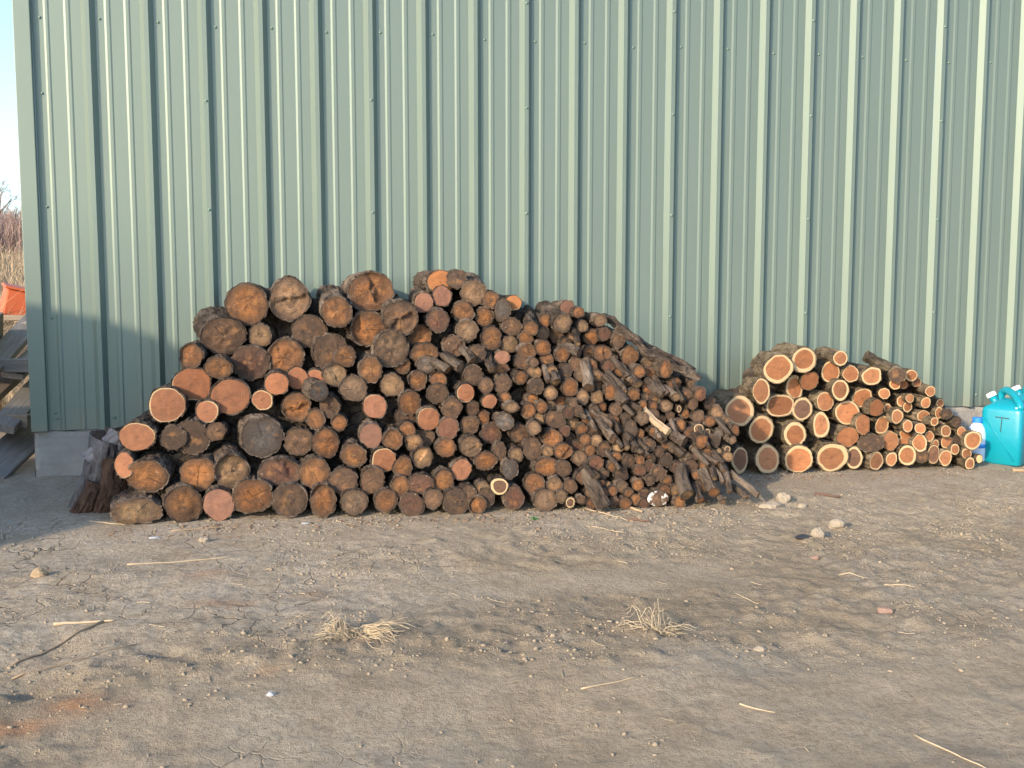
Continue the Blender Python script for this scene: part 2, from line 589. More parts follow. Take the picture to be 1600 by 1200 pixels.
# loose clods and grit over the yard
N = 90000
cx = rng.uniform(-2.0, 5.2, N); cy = -rng.uniform(0.35, 4.3, N) ** 1.0
dens = 0.30 + 0.7 * sstep(-0.3, 0.5, fbm(cx * 1.2, cy * 1.8, 0, 41, 3)) * sstep(-0.6, 1.0, cx)
dens = dens * (1 - 0.9 * track(cx, cy)) * sstep(-0.35, 0.45, fbm(cx * 2.6, cy * 3.4, 0, 77, 3))
dens = np.where((cx < 1.95) & (cy > -0.95), 0.0, dens)
keep = rng.uniform(0, 1, N) < dens
cx, cy = cx[keep], cy[keep]
N = len(cx)
cr_ = 0.0022 + 0.0056 * rng.uniform(0, 1, N) ** 5 + 0.004 * (rng.uniform(0, 1, N) > 0.9975)
cz = ground_h(cx, cy) + cr_ * 0.15
ph = (1 + 5 ** 0.5) / 2
ico = np.array([(-1, ph, 0), (1, ph, 0), (-1, -ph, 0), (1, -ph, 0), (0, -1, ph), (0, 1, ph), (0, -1, -ph), (0, 1, -ph), (ph, 0, -1), (ph, 0, 1), (-ph, 0, -1), (-ph, 0, 1)]) / 1.9
icf = np.array([(0, 11, 5), (0, 5, 1), (0, 1, 7), (0, 7, 10), (0, 10, 11), (1, 5, 9), (5, 11, 4), (11, 10, 2), (10, 7, 6), (7, 1, 8), (3, 9, 4), (3, 4, 2), (3, 2, 6), (3, 6, 8), (3, 8, 9), (4, 9, 5), (2, 4, 11), (6, 2, 10), (8, 6, 7), (9, 8, 1)])
sc = cr_[:, None, None] * rng.uniform(0.6, 1.7, (N, 1, 3)) * np.array([1, 1, 0.7])
cv = ico[None] * sc * rng.uniform(0.6, 1.3, (N, 12, 1)) + np.stack([cx, cy, cz], -1)[:, None, :]
cf = (icf[None] + (np.arange(N) * 12)[:, None, None]).reshape(-1, 3).astype(np.int32)
me = bpy.data.meshes.new("loose_clods")
me.vertices.add(N * 12)
me.vertices.foreach_set("co", cv.astype(np.float32).reshape(-1))
me.loops.add(cf.size)
me.loops.foreach_set("vertex_index", cf.reshape(-1))
me.polygons.add(len(cf))
me.polygons.foreach_set("loop_start", np.arange(0, cf.size, 3, dtype=np.int32))
me.polygons.foreach_set("loop_total", np.full(len(cf), 3, dtype=np.int32))
me.update(calc_edges=True)
me.materials.append(M_CLOD)
tag(obj("loose_clods", me), "loose crumbs and clods of dry dirt over the yard", "dirt clods", kind="stuff")

# ------------------------------------------------------------------ green metal barn
P = 0.3048
RX0 = -1.149          # left foot of the first full rib
WALL_T, WALL_B = 4.3, 0.262
barn = tag(empty("metal_barn", (0, 0.3, 0)), "green ribbed metal barn wall on a low concrete foundation behind the woodpiles", "barn")


def rib_profile():
    """one 12 inch period: tall trapezoid rib and two low stiffening ribs, (offset, height)"""
    return [(0.0, 0), (0.026, 0.033), (0.049, 0.033), (0.074, 0), (0.120, 0), (0.131, 0.0036), (0.147, 0.0036), (0.155, 0), (0.222, 0), (0.233, 0.0036), (0.249, 0.0036), (0.257, 0)]


def panel_mesh(name, x_start, n_periods, mat, lead=None):
    pts = []
    if lead:
        pts += lead
    for k in range(n_periods):
        pts += [(x_start + k * P + a, h) for a, h in rib_profile()]
    pts.append((x_start + n_periods * P, 0.0))
    V, Fq = [], []
    for (x, h) in pts:
        V += [(x, -h, WALL_B), (x, -h, WALL_T)]
    for i in range(len(pts) - 1):
        Fq.append((2 * i, 2 * i + 2, 2 * i + 3, 2 * i + 1))
    return mesh_from(name, V, Fq, mat)


def par(o, root):
    o.parent = root
    o.matrix_parent_inverse = root.matrix_world.inverted()
    return o


bpy.context.view_layer.update()
# first narrow panel beside the corner, then full 3 ft panels
lead = [(-1.398, 0.0), (-1.340, 0.0), (-1.330, 0.0036), (-1.318, 0.0036), (-1.310, 0), (-1.237, 0.0), (-1.226, 0.0036), (-1.210, 0.0036), (-1.201, 0)]
par(obj("wall_panel", panel_mesh("wall_panel", RX0, 2, M_GREEN, lead)), barn)
pm = panel_mesh("wall_panel", 0.0, 3, M_GREEN)
for k in range(10):
    o = obj("wall_panel", pm)
    o.location = (RX0 + (2 + 3 * k) * P, -0.0006 * (k % 2), 0)
    par(o, barn)
XR = RX0 + 32 * P
# overlapping edge of each panel lap on the seam rib
lip = MB()
lip.add([(0.0265, -0.0343, WALL_B), (0.0265, -0.0343, WALL_T), (0.0500, -0.0343, WALL_B), (0.0500, -0.0343, WALL_T), (0.060, -0.0211, WALL_B), (0.060, -0.0211, WALL_T)], [(0, 2, 3, 1), (2, 4, 5, 3)])
lipm = mesh_from("panel_lap", lip.V, lip.F, M_GREEN)
for k in range(10):
    o = obj("panel_lap", lipm)
    o.location = (RX0 + (2 + 3 * k) * P, 0, 0)
    par(o, barn)
# corner trim
ct = MB()
ct.box(-1.487, -1.400, -0.0335, 0.09, WALL_B - 0.004, WALL_T)
par(ct.build("corner_trim", M_GREEN, bevel=0.004), barn)
# side wall and roof
sv, sf = [], []
k = 0
for per in range(26):
    for a, h in rib_profile():
        yy = 0.09 + per * P + a
        sv += [(-1.455 - h, yy, WALL_B), (-1.455 - h, yy, WALL_T)]
        if k:
            sf.append((2 * k, 2 * k - 2, 2 * k - 1, 2 * k + 1))
        k += 1
par(obj("side_wall", mesh_from("side_wall", sv, sf, M_GREEN)), barn)
rf = MB()
rf.add([(-1.6, -0.08, WALL_T + 0.01), (XR + 0.1, -0.08, WALL_T + 0.01), (XR + 0.1, 4.2, WALL_T + 1.3), (-1.6, 4.2, WALL_T + 1.3), (-1.6, 8.3, WALL_T + 0.01), (XR + 0.1, 8.3, WALL_T + 0.01)], [(0, 1, 2, 3), (3, 2, 5, 4)])
r_ = rf.build("roof", M_GREEN)
sd = r_.modifiers.new("thickness", 'SOLIDIFY')
sd.thickness = 0.05
par(r_, barn)
# foundation with a chipped top edge
fx = np.arange(-1.482, XR, 0.03)
fz = [-0.35, -0.1, 0.0, 0.08, 0.16, 0.22, 0.25, 0.2655]
V, Fq = [], []
for i, x in enumerate(fx):
    for j, z in enumerate(fz):
        top = j == len(fz) - 1
        V.append((x, 0.006 + 0.004 * float(noise3(x * 9, z * 9, 0, 3)) + (0.006 if top else 0), z + (0.007 * float(noise3(x * 14, 1, 0, 4)) - 0.008 if top else 0)))
    V.append((x, 0.25, V[-1][2]))
nz = len(fz) + 1
for i in range(len(fx) - 1):
    for j in range(nz - 1):
        Fq.append((i * nz + j, (i + 1) * nz + j, (i + 1) * nz + j + 1, i * nz + j + 1))
Fq.append(tuple(range(nz)))
par(obj("concrete_foundation", mesh_from("concrete_foundation", V, Fq, M_CONC, True)), barn)
V, Fq = [], []
fy = np.arange(0.006, 8.1, 0.06)
for y in fy:
    for z in fz:
        V.append((-1.483 + 0.006 * float(noise3(y * 9, z * 9, 5, 3)), y, z - 0.006))
    V.append((-1.2, y, 0.25))
for i in range(len(fy) - 1):
    for j in range(nz - 1):
        Fq.append(((i + 1) * nz + j, i * nz + j, i * nz + j + 1, (i + 1) * nz + j + 1))
par(obj("concrete_foundation", mesh_from("side_foundation", V, Fq, M_CONC, True)), barn)
# screws
sb = MB()
sb.lathe([(0.0085, 0), (0.0085, 0.002), (0.0055, 0.002), (0.0055, 0.006), (0.003, 0.0075)], 8, Matrix.Rotation(math.radians(90), 4, 'X'))
scm = mesh_from("screw", sb.V, sb.F, M_SCREW, True)
scr = []
for k in range(-1, 20):
    x = RX0 + k * P
    scr.append((x + 0.096, 0.0, 2.515 + random.uniform(-0.012, 0.012)))
    scr.append((x + 0.098, 0.0, 0.335 + random.uniform(-0.012, 0.012)))
    if k >= 2 and (k - 2) % 3 == 0:
        for z in (0.885, 1.497, 2.112, 2.727):
            scr.append((x + 0.038, -0.0345, z + random.uniform(-0.02, 0.02)))
for z in (0.36, 0.89, 1.50, 2.11, 2.72):
    scr.append((-1.362, 0.0, z))
for s in scr:
    o = obj("screw", scm)
    o.location = s
    par(o, barn)

# ------------------------------------------------------------------ firewood
LOGS = [  # pile, front end x y z, axis x y z, length, half width, half height, end type, branch, label
(1,(-0.276,-0.654,0.975),(-0.012,1.000,0.011),0.54,0.1114,0.1114,'o',0,'thick orange-brown log with pointed top edge, high on the dark pile end'),
(1,(-0.391,-0.698,0.814),(-0.161,0.980,0.118),0.43,0.1103,0.1000,'d',0,'thick dark brown log below thick orange-brown one, upper, thick-log end of dark pile'),
(1,(-0.546,-0.767,0.720),(0.049,0.999,-0.018),0.42,0.0576,0.0610,'o',0,'stout orange-brown log beside thick dark brown one, upper, thick-log end of dark pile'),
(1,(-0.412,-0.803,0.660),(0.004,1.000,0.028),0.42,0.0711,0.0576,'o',0,'stout flat oval orange-brown log below thick dark brown one, upper, thick-log end of dark pile'),
(1,(-0.264,-0.716,0.677),(0.081,0.997,0.007),0.56,0.1004,0.0935,'m',0,'thick dark reddish log below thick dark brown one, upper, thick-log end of dark pile'),
(1,(-0.215,-0.672,0.818),(0.080,0.997,0.005),0.54,0.0628,0.0628,'t',0,'stout tan log below thick orange-brown one, upper, thick-log end of dark pile'),
(1,(-0.060,-0.657,0.998),(-0.058,0.998,-0.016),0.52,0.1052,0.1192,'b',0,'tall round light brown log standing on top of the dark pile by a gap'),
(1,(-0.088,-0.715,0.700),(0.028,1.000,-0.002),0.59,0.0976,0.0941,'o',0,'thick orange-brown log beside thick dark reddish one, upper, thick-log end of dark pile'),
(1,(0.031,-0.660,0.832),(0.041,0.998,-0.041),0.54,0.0952,0.0882,'d',0,'thick dark brown log below thick light brown one, upper, thick-log end of dark pile'),
(1,(0.177,-0.753,0.933),(-0.047,0.991,0.125),0.42,0.0835,0.0835,'o',0,'thick orange-brown log beside thick orange-brown one, upper, thick-log end of dark pile'),
(1,(0.354,-0.660,1.037),(-0.064,0.998,0.001),0.51,0.1245,0.1103,'o',0,'widest log on top of the dark pile with notched orange-brown end'),
(1,(0.335,-0.711,0.844),(-0.052,0.999,-0.010),0.58,0.0954,0.0954,'o',0,'thick orange-brown log below thick orange-brown one, upper, middle of dark pile'),
(1,(0.499,-0.774,0.899),(0.002,0.997,0.078),0.42,0.0913,0.0948,'d',0,'dark brown log with a small pale pith dot in its centre'),
(1,(0.141,-0.741,0.722),(-0.055,0.998,0.029),0.57,0.0979,0.1014,'d',0,'thick dark brown log beside thick orange-brown one, upper, thick-log end of dark pile'),
(1,(0.210,-0.798,0.708),(0.014,1.000,-0.028),0.57,0.0555,0.0590,'o',0,'stout orange-brown log beside stout upright oval orange-brown one, upper, thick-log end of dark pile'),
(1,(0.154,-0.811,0.612),(-0.099,0.995,-0.006),0.59,0.0588,0.0623,'t',0,'stout tan log below thick dark brown one, upper, thick-log end of dark pile'),
(1,(0.448,-0.807,0.742),(-0.059,0.998,0.018),0.56,0.0978,0.1013,'b',0,'thick light brown log beside thick orange-brown one, upper, middle of dark pile'),
(1,(0.339,-0.850,0.641),(-0.042,0.998,0.036),0.58,0.0588,0.0691,'o',0,'stout upright oval orange-brown log beside thick light brown one, upper, middle of dark pile'),
(1,(0.506,-0.779,0.656),(0.032,0.999,0.021),0.60,0.0458,0.0493,'o',0,'slim orange-brown log below thick light brown one, upper, middle of dark pile'),
(1,(0.446,-0.843,0.560),(-0.003,0.999,0.034),0.57,0.0627,0.0627,'t',0,'stout tan log below thick light brown one, upper, middle of dark pile'),
(1,(0.244,-0.864,0.546),(-0.001,1.000,0.015),0.60,0.0757,0.0654,'b',0,'stout light brown log beside stout dull pink one, upper, thick-log end of dark pile'),
(1,(-0.551,-0.765,0.575),(0.012,1.000,0.003),0.58,0.1020,0.0918,'p',0,'thick salmon-pink log beside stout flat oval orange-brown one, upper, thick-log end of dark pile'),
(1,(-0.360,-0.851,0.519),(-0.065,0.997,-0.030),0.60,0.1045,0.0910,'p',0,'thick salmon-pink log beside thick salmon-pink one, upper, thick-log end of dark pile'),
(1,(-0.658,-0.859,0.485),(-0.018,1.000,-0.024),0.61,0.0932,0.0966,'p',0,'thick salmon-pink log above thick bark-covered one, upper, thick-log end of dark pile'),
(1,(-0.466,-0.890,0.453),(-0.053,0.998,-0.032),0.58,0.0567,0.0567,'p',0,'stout salmon-pink log beside thick salmon-pink one, lower, thick-log end of dark pile'),
(1,(-0.132,-0.857,0.582),(-0.016,1.000,-0.000),0.58,0.0611,0.0577,'p',0,'stout salmon-pink log beside thick dark reddish one, upper, thick-log end of dark pile'),
(1,(-0.207,-0.838,0.498),(0.067,0.998,-0.013),0.60,0.0578,0.0544,'p',0,'stout salmon-pink log above thick grey one, upper, thick-log end of dark pile'),
(1,(-0.032,-0.791,0.597),(-0.010,1.000,-0.009),0.62,0.0586,0.0586,'p',0,'stout salmon-pink log below thick orange-brown one, upper, thick-log end of dark pile'),
(1,(0.057,-0.783,0.588),(-0.024,1.000,-0.018),0.58,0.0589,0.0589,'p',0,'stout salmon-pink log below thick dark brown one, upper, thick-log end of dark pile'),
(1,(0.074,-0.922,0.543),(-0.291,0.956,0.050),0.44,0.0507,0.0507,'g',0,'slim grey log beside stout orange-brown one, upper, thick-log end of dark pile'),
(1,(-0.035,-0.837,0.458),(0.005,0.999,0.047),0.59,0.0754,0.0754,'o',0,'stout orange-brown log above stout dark brown one, upper, thick-log end of dark pile'),
(1,(0.130,-0.885,0.460),(0.086,0.996,0.009),0.56,0.0547,0.0581,'d',0,'stout dark brown log beside stout light brown one, upper, thick-log end of dark pile'),
(1,(0.056,-0.899,0.399),(0.001,1.000,-0.015),0.56,0.0477,0.0511,'o',0,'slim orange-brown log above stout orange-brown one, lower, thick-log end of dark pile'),
(1,(0.172,-0.902,0.380),(0.002,1.000,0.027),0.62,0.0410,0.0444,'o',0,'slim orange-brown log below stout dark brown one, lower, thick-log end of dark pile'),
(1,(0.351,-0.885,0.458),(0.093,0.995,-0.030),0.60,0.0655,0.0655,'q',0,'stout dull pink log beside stout light brown one, upper, middle of dark pile'),
(1,(0.327,-0.981,0.322),(-0.053,0.998,-0.026),0.58,0.0577,0.0610,'q',0,'stout dull pink log above stout salmon-pink one, lower, middle of dark pile'),
(1,(0.526,-0.893,0.468),(-0.027,1.000,0.001),0.60,0.0589,0.0624,'o',0,'stout orange-brown log below stout tan one, upper, middle of dark pile'),
(1,(-0.204,-0.931,0.324),(-0.205,0.978,0.032),0.43,0.1073,0.1040,'g',0,'thick log with smooth grey end and pale bark, thick-log end of dark pile'),
(1,(-0.031,-0.914,0.293),(0.023,1.000,0.012),0.57,0.0712,0.0746,'d',0,'stout dark brown log beside thick grey one, lower, thick-log end of dark pile'),
(1,(0.103,-0.930,0.285),(0.006,1.000,0.018),0.60,0.0747,0.0781,'o',0,'stout orange-brown log above stout orange-brown one, lower, thick-log end of dark pile'),
(1,(0.236,-0.989,0.226),(0.040,0.999,0.016),0.58,0.0676,0.0575,'o',0,'stout flat oval orange-brown log beside stout orange-brown one, lower, thick-log end of dark pile'),
(1,(0.383,-1.018,0.206),(-0.073,0.996,0.048),0.58,0.0676,0.0676,'p',0,'stout salmon-pink log above stout dark brown one, lower, middle of dark pile'),
(1,(0.433,-0.999,0.302),(0.069,0.998,0.001),0.57,0.0509,0.0543,'o',0,'slim orange-brown log above stout salmon-pink one, lower, middle of dark pile'),
(1,(0.507,-0.972,0.344),(-0.025,0.999,0.040),0.59,0.0445,0.0445,'o',0,'slim orange-brown log beside stout salmon-pink one, lower, middle of dark pile'),
(1,(0.510,-0.878,0.401),(-0.014,1.000,-0.009),0.56,0.0556,0.0556,'d',0,'stout dark brown log below stout orange-brown one, lower, middle of dark pile'),
(1,(-0.789,-0.935,0.345),(0.054,0.998,0.016),0.56,0.0851,0.0753,'p',0,'thick salmon-pink log below thick salmon-pink one, lower, thick-log end of dark pile'),
(1,(-0.629,-0.917,0.331),(0.006,1.000,-0.018),0.60,0.0661,0.0661,'k',0,'stout bark-covered log below thick salmon-pink one, lower, thick-log end of dark pile'),
(1,(-0.540,-0.907,0.330),(0.097,0.995,0.023),0.60,0.0864,0.0897,'k',0,'thick bark-covered log below thick salmon-pink one, lower, thick-log end of dark pile'),
(1,(-0.427,-0.920,0.354),(0.067,0.996,-0.059),0.57,0.0499,0.0499,'d',0,'slim dark brown log beside thick bark-covered one, lower, thick-log end of dark pile'),
(1,(-0.849,-0.972,0.216),(0.032,0.999,-0.003),0.58,0.0455,0.0650,'p',0,'stout upright oval salmon-pink log beside thick orange-brown one, lower, thick-log end of dark pile'),
(1,(-0.748,-0.978,0.154),(0.036,0.996,0.079),0.42,0.0979,0.0848,'o',0,'thick orange-brown log above thick flat oval tan one, lower, thick-log end of dark pile'),
(1,(-0.508,-0.977,0.158),(0.107,0.994,-0.013),0.57,0.0889,0.0889,'o',0,'thick orange-brown log above thick orange-brown one, lower, thick-log end of dark pile'),
(1,(-0.354,-0.995,0.171),(-0.108,0.991,0.076),0.42,0.0859,0.0859,'t',0,'log with tan centre, star-shaped crack and dark outer ring'),
(1,(-0.786,-1.054,0.000),(-0.090,0.996,-0.024),0.42,0.1223,0.0611,'t',0,'double-lobed tan log lying on the dirt at the end of dark pile'),
(1,(-0.571,-1.043,0.026),(-0.194,0.981,-0.013),0.43,0.0911,0.0911,'o',0,'thick orange-brown log beside thick flat oval tan one, bottom row, thick-log end of dark pile'),
(1,(-0.411,-1.051,0.017),(0.002,1.000,0.012),0.60,0.0784,0.0817,'q',0,'thick dull pink log beside thick orange-brown one, bottom row, thick-log end of dark pile'),
(1,(-0.251,-1.049,0.051),(-0.044,0.999,0.013),0.58,0.0987,0.0921,'o',0,'thick orange-brown log below thick tan one, bottom row, thick-log end of dark pile'),
(1,(-0.126,-0.999,0.160),(-0.001,0.999,-0.033),0.60,0.1032,0.0699,'m',0,'thick flat oval dark reddish log below thick grey one, lower, thick-log end of dark pile'),
(1,(0.043,-1.013,0.153),(-0.027,0.998,-0.052),0.56,0.0736,0.0803,'o',0,'stout orange-brown log beside thick flat oval dark reddish one, lower, thick-log end of dark pile'),
(1,(-0.076,-1.062,0.027),(0.059,0.998,-0.025),0.56,0.0859,0.0859,'d',0,'thick dark brown log beside thick orange-brown one, bottom row, thick-log end of dark pile'),
(1,(0.083,-1.080,0.019),(-0.035,0.999,-0.005),0.60,0.0696,0.0862,'o',0,'stout upright oval orange-brown log below stout orange-brown one, bottom row, thick-log end of dark pile'),
(1,(0.179,-1.036,0.111),(0.053,0.997,-0.058),0.42,0.0703,0.0670,'d',0,'stout dark brown log above stout upright oval orange-brown one, lower, thick-log end of dark pile'),
(1,(0.328,-1.053,0.108),(0.017,0.999,0.028),0.62,0.0638,0.0705,'d',0,'stout dark brown log beside stout dark brown one, lower, middle of dark pile'),
(1,(0.231,-1.089,0.010),(-0.043,0.999,0.000),0.61,0.0666,0.0666,'b',0,'stout light brown log below stout dark brown one, bottom row, thick-log end of dark pile'),
(1,(0.384,-1.096,0.015),(-0.010,0.999,0.032),0.56,0.0602,0.0602,'o',0,'stout orange-brown log below stout dark brown one, bottom row, middle of dark pile'),
(1,(0.477,-1.032,0.163),(0.058,0.997,-0.054),0.58,0.0508,0.0576,'o',0,'stout orange-brown log beside stout salmon-pink one, lower, middle of dark pile'),
(1,(0.462,-1.079,0.079),(-0.119,0.993,-0.029),0.58,0.0504,0.0538,'o',0,'slim orange-brown log beside stout dark brown one, bottom row, middle of dark pile'),
(1,(0.515,-1.105,-0.008),(-0.055,0.998,-0.009),0.58,0.0638,0.0604,'m',0,'stout dark reddish log beside stout orange-brown one, bottom row, middle of dark pile'),
(1,(0.564,-1.074,0.083),(0.023,1.000,-0.007),0.59,0.0676,0.0540,'m',0,'stout flat oval dark reddish log beside stout orange-brown one, bottom row, middle of dark pile'),
(1,(0.619,-1.117,0.016),(0.066,0.998,0.009),0.57,0.0538,0.0538,'d',0,'stout dark brown log beside stout dark brown one, bottom row, middle of dark pile'),
(1,(0.679,-1.079,0.096),(-0.064,0.998,-0.018),0.56,0.0542,0.0610,'o',0,'stout orange-brown log above stout dark brown one, lower, middle of dark pile'),
(1,(0.730,-1.124,0.001),(-0.045,0.998,-0.040),0.57,0.0708,0.0708,'d',0,'stout dark brown log below stout orange-brown one, bottom row, middle of dark pile'),
(1,(0.793,-1.114,0.037),(-0.018,1.000,-0.008),0.62,0.0406,0.0406,'d',0,'slim dark brown log beside slim dark brown one, bottom row, middle of dark pile'),
(1,(0.841,-1.131,-0.022),(0.048,0.999,0.023),0.58,0.0474,0.0474,'o',0,'slim orange-brown log below slim dark brown one, bottom row, middle of dark pile'),
(1,(0.877,-1.114,0.007),(-0.017,1.000,-0.001),0.58,0.0476,0.0544,'d',0,'slim dark brown log beside stout dark brown one, bottom row, middle of dark pile'),
(1,(0.873,-1.102,0.060),(0.016,0.997,-0.078),0.42,0.0374,0.0374,'t',0,'slim tan log above slim dark brown one, bottom row, middle of dark pile'),
(1,(0.954,-1.106,0.065),(0.058,0.998,-0.020),0.58,0.0477,0.0443,'r',0,'slim pale-ringed log beside stout dark reddish one, bottom row, middle of dark pile'),
(1,(1.025,-1.127,0.004),(0.001,1.000,0.018),0.62,0.0546,0.0614,'m',0,'stout dark reddish log beside slim pale-ringed one, bottom row, middle of dark pile'),
(1,(1.138,-1.107,0.070),(0.048,0.995,-0.092),0.42,0.0549,0.0549,'o',0,'stout orange-brown log above stout light brown one, bottom row, middle of dark pile'),
(1,(1.180,-1.144,-0.009),(-0.006,1.000,-0.009),0.61,0.0616,0.0616,'b',0,'stout light brown log below stout orange-brown one, bottom row, branchy end of dark pile'),
(1,(1.238,-1.121,0.063),(0.043,0.999,-0.004),0.59,0.0413,0.0447,'b',0,'slim light brown log above stout light brown one, bottom row, branchy end of dark pile'),
(1,(1.314,-1.126,0.054),(0.063,0.998,-0.001),0.59,0.0379,0.0413,'d',0,'slim dark brown log beside slim light brown one, bottom row, branchy end of dark pile'),
(1,(1.312,-1.147,-0.024),(-0.117,0.993,0.013),0.59,0.0275,0.0309,'r',0,'thin pale-ringed log below slim dark brown one, bottom row, branchy end of dark pile'),
(1,(0.771,-1.048,0.152),(0.003,1.000,-0.024),0.61,0.0547,0.0547,'p',0,'stout salmon-pink log below stout light brown one, lower, middle of dark pile'),
(1,(0.898,-1.033,0.184),(-0.045,0.999,-0.022),0.60,0.0585,0.0516,'o',0,'stout orange-brown log beside stout light brown one, lower, middle of dark pile'),
(1,(0.975,-1.014,0.225),(-0.030,0.999,-0.038),0.56,0.0381,0.0519,'d',0,'slim upright oval dark brown log beside stout orange-brown one, lower, middle of dark pile'),
(1,(1.013,-1.073,0.144),(0.060,0.998,-0.001),0.57,0.0446,0.0515,'g',0,'slim grey log beside stout orange-brown one, lower, middle of dark pile'),
(1,(1.059,-1.026,0.207),(0.023,0.999,0.022),0.56,0.0381,0.0416,'t',0,'slim tan log beside stout dark brown one, lower, middle of dark pile'),
(1,(1.145,-1.016,0.236),(0.104,0.995,-0.005),0.62,0.0557,0.0627,'d',0,'stout dark brown log above stout flat oval orange-brown one, lower, middle of dark pile'),
(1,(1.203,-1.073,0.148),(-0.069,0.997,-0.016),0.57,0.0657,0.0519,'o',0,'stout flat oval orange-brown log below stout dark brown one, lower, branchy end of dark pile'),
(1,(1.291,-1.082,0.136),(0.026,0.998,-0.065),0.59,0.0416,0.0451,'d',0,'slim dark brown log beside stout flat oval orange-brown one, lower, branchy end of dark pile'),
(1,(1.295,-1.053,0.221),(0.052,0.999,0.013),0.59,0.0522,0.0452,'o',0,'slim orange-brown log beside stout flat oval orange-brown one, lower, branchy end of dark pile'),
(1,(1.248,-1.025,0.287),(0.027,1.000,0.002),0.59,0.0523,0.0523,'o',0,'slim orange-brown log beside stout dark brown one, lower, branchy end of dark pile'),
(1,(1.271,-0.996,0.382),(0.074,0.993,-0.087),0.42,0.0560,0.0490,'d',0,'slim dark brown log above slim orange-brown one, upper, branchy end of dark pile'),
(1,(0.578,-1.014,0.212),(-0.035,0.999,-0.018),0.56,0.0546,0.0546,'t',0,'stout tan log above stout flat oval dark reddish one, lower, middle of dark pile'),
(1,(0.701,-0.996,0.250),(0.043,0.999,-0.033),0.61,0.0515,0.0515,'o',0,'slim orange-brown log below stout dull pink one, lower, middle of dark pile'),
(1,(0.825,-1.024,0.257),(0.002,1.000,0.030),0.62,0.0549,0.0549,'b',0,'stout light brown log above stout salmon-pink one, lower, middle of dark pile'),
(1,(0.621,-0.939,0.396),(0.037,0.999,-0.034),0.59,0.0587,0.0621,'p',0,'stout salmon-pink log beside stout orange-brown one, lower, middle of dark pile'),
(1,(0.720,-0.961,0.343),(-0.077,0.997,-0.012),0.59,0.0553,0.0587,'q',0,'stout dull pink log beside stout salmon-pink one, lower, middle of dark pile'),
(1,(0.833,-0.931,0.353),(0.011,1.000,-0.001),0.62,0.0488,0.0558,'d',0,'slim dark brown log beside stout dull pink one, lower, middle of dark pile'),
(1,(0.942,-0.942,0.308),(-0.027,1.000,-0.010),0.58,0.0560,0.0560,'m',0,'stout dark reddish log beside stout light brown one, lower, middle of dark pile'),
(1,(1.088,-0.969,0.311),(-0.022,1.000,0.010),0.57,0.0490,0.0490,'d',0,'slim dark brown log above stout dark brown one, lower, middle of dark pile'),
(1,(1.139,-1.072,0.350),(0.123,0.991,-0.048),0.42,0.0344,0.0378,'b',0,'slim light brown log above stout dark brown one, lower, middle of dark pile'),
(1,(0.738,-0.954,0.447),(-0.031,0.999,0.011),0.59,0.0518,0.0553,'d',0,'slim dark brown log beside stout salmon-pink one, upper, middle of dark pile'),
(1,(0.852,-0.923,0.441),(-0.123,0.990,-0.067),0.58,0.0384,0.0419,'d',0,'slim dark brown log above slim dark brown one, upper, middle of dark pile'),
(1,(0.668,-0.918,0.514),(0.069,0.997,0.018),0.59,0.0554,0.0554,'d',0,'stout dark brown log above stout salmon-pink one, upper, middle of dark pile'),
(1,(0.813,-0.920,0.521),(-0.071,0.997,0.022),0.57,0.0488,0.0522,'p',0,'slim salmon-pink log above slim dark brown one, upper, middle of dark pile'),
(1,(0.936,-0.939,0.477),(0.010,1.000,0.007),0.62,0.0419,0.0384,'p',0,'slim salmon-pink log below slim dark brown one, upper, middle of dark pile'),
(1,(1.021,-0.898,0.487),(-0.019,1.000,-0.021),0.59,0.0317,0.0317,'o',0,'thin orange-brown log below slim dark brown one, upper, middle of dark pile'),
(1,(0.931,-0.874,0.550),(-0.018,0.999,0.030),0.57,0.0423,0.0458,'d',0,'slim dark brown log beside slim salmon-pink one, upper, middle of dark pile'),
(1,(1.001,-0.999,0.380),(0.040,0.999,-0.025),0.57,0.0520,0.0450,'g',0,'slim grey log beside stout dark reddish one, lower, middle of dark pile'),
(1,(0.910,-0.915,0.385),(-0.035,0.999,-0.001),0.60,0.0351,0.0386,'o',0,'slim orange-brown log above stout dark reddish one, lower, middle of dark pile'),
(1,(1.048,-0.968,0.445),(-0.054,0.998,0.040),0.56,0.0418,0.0279,'b',0,'slim flat oval light brown log above slim grey one, upper, middle of dark pile'),
(1,(1.140,-0.933,0.422),(0.089,0.996,0.024),0.57,0.0388,0.0388,'o',0,'slim orange-brown log beside slim flat oval light brown one, lower, middle of dark pile'),
(1,(1.173,-0.890,0.476),(-0.018,1.000,-0.006),0.57,0.0320,0.0320,'o',0,'thin orange-brown log below slim bark-covered one, upper, middle of dark pile'),
(1,(1.201,-0.977,0.445),(0.047,0.999,0.005),0.61,0.0315,0.0350,'o',0,'thin orange-brown log beside slim dark brown one, upper, middle of dark pile'),
(1,(1.259,-0.933,0.513),(0.055,0.998,0.036),0.58,0.0353,0.0353,'t',0,'slim tan log beside slim bark-covered one, upper, branchy end of dark pile'),
(1,(1.333,-0.887,0.455),(0.062,0.998,0.018),0.60,0.0358,0.0358,'o',0,'slim orange-brown log above slim dark brown one, upper, branchy end of dark pile'),
(1,(0.540,-0.987,0.280),(-0.019,1.000,-0.013),0.59,0.0479,0.0444,'t',0,'slim tan log above stout tan one, lower, middle of dark pile'),
(1,(0.602,-0.927,0.296),(0.063,0.998,0.007),0.57,0.0485,0.0485,'d',0,'slim dark brown log below stout salmon-pink one, lower, middle of dark pile'),
(1,(0.629,-0.689,0.979),(0.013,0.996,0.087),0.42,0.0537,0.0573,'q',0,'slim dull pink log beside thick dark brown one, upper, middle of dark pile'),
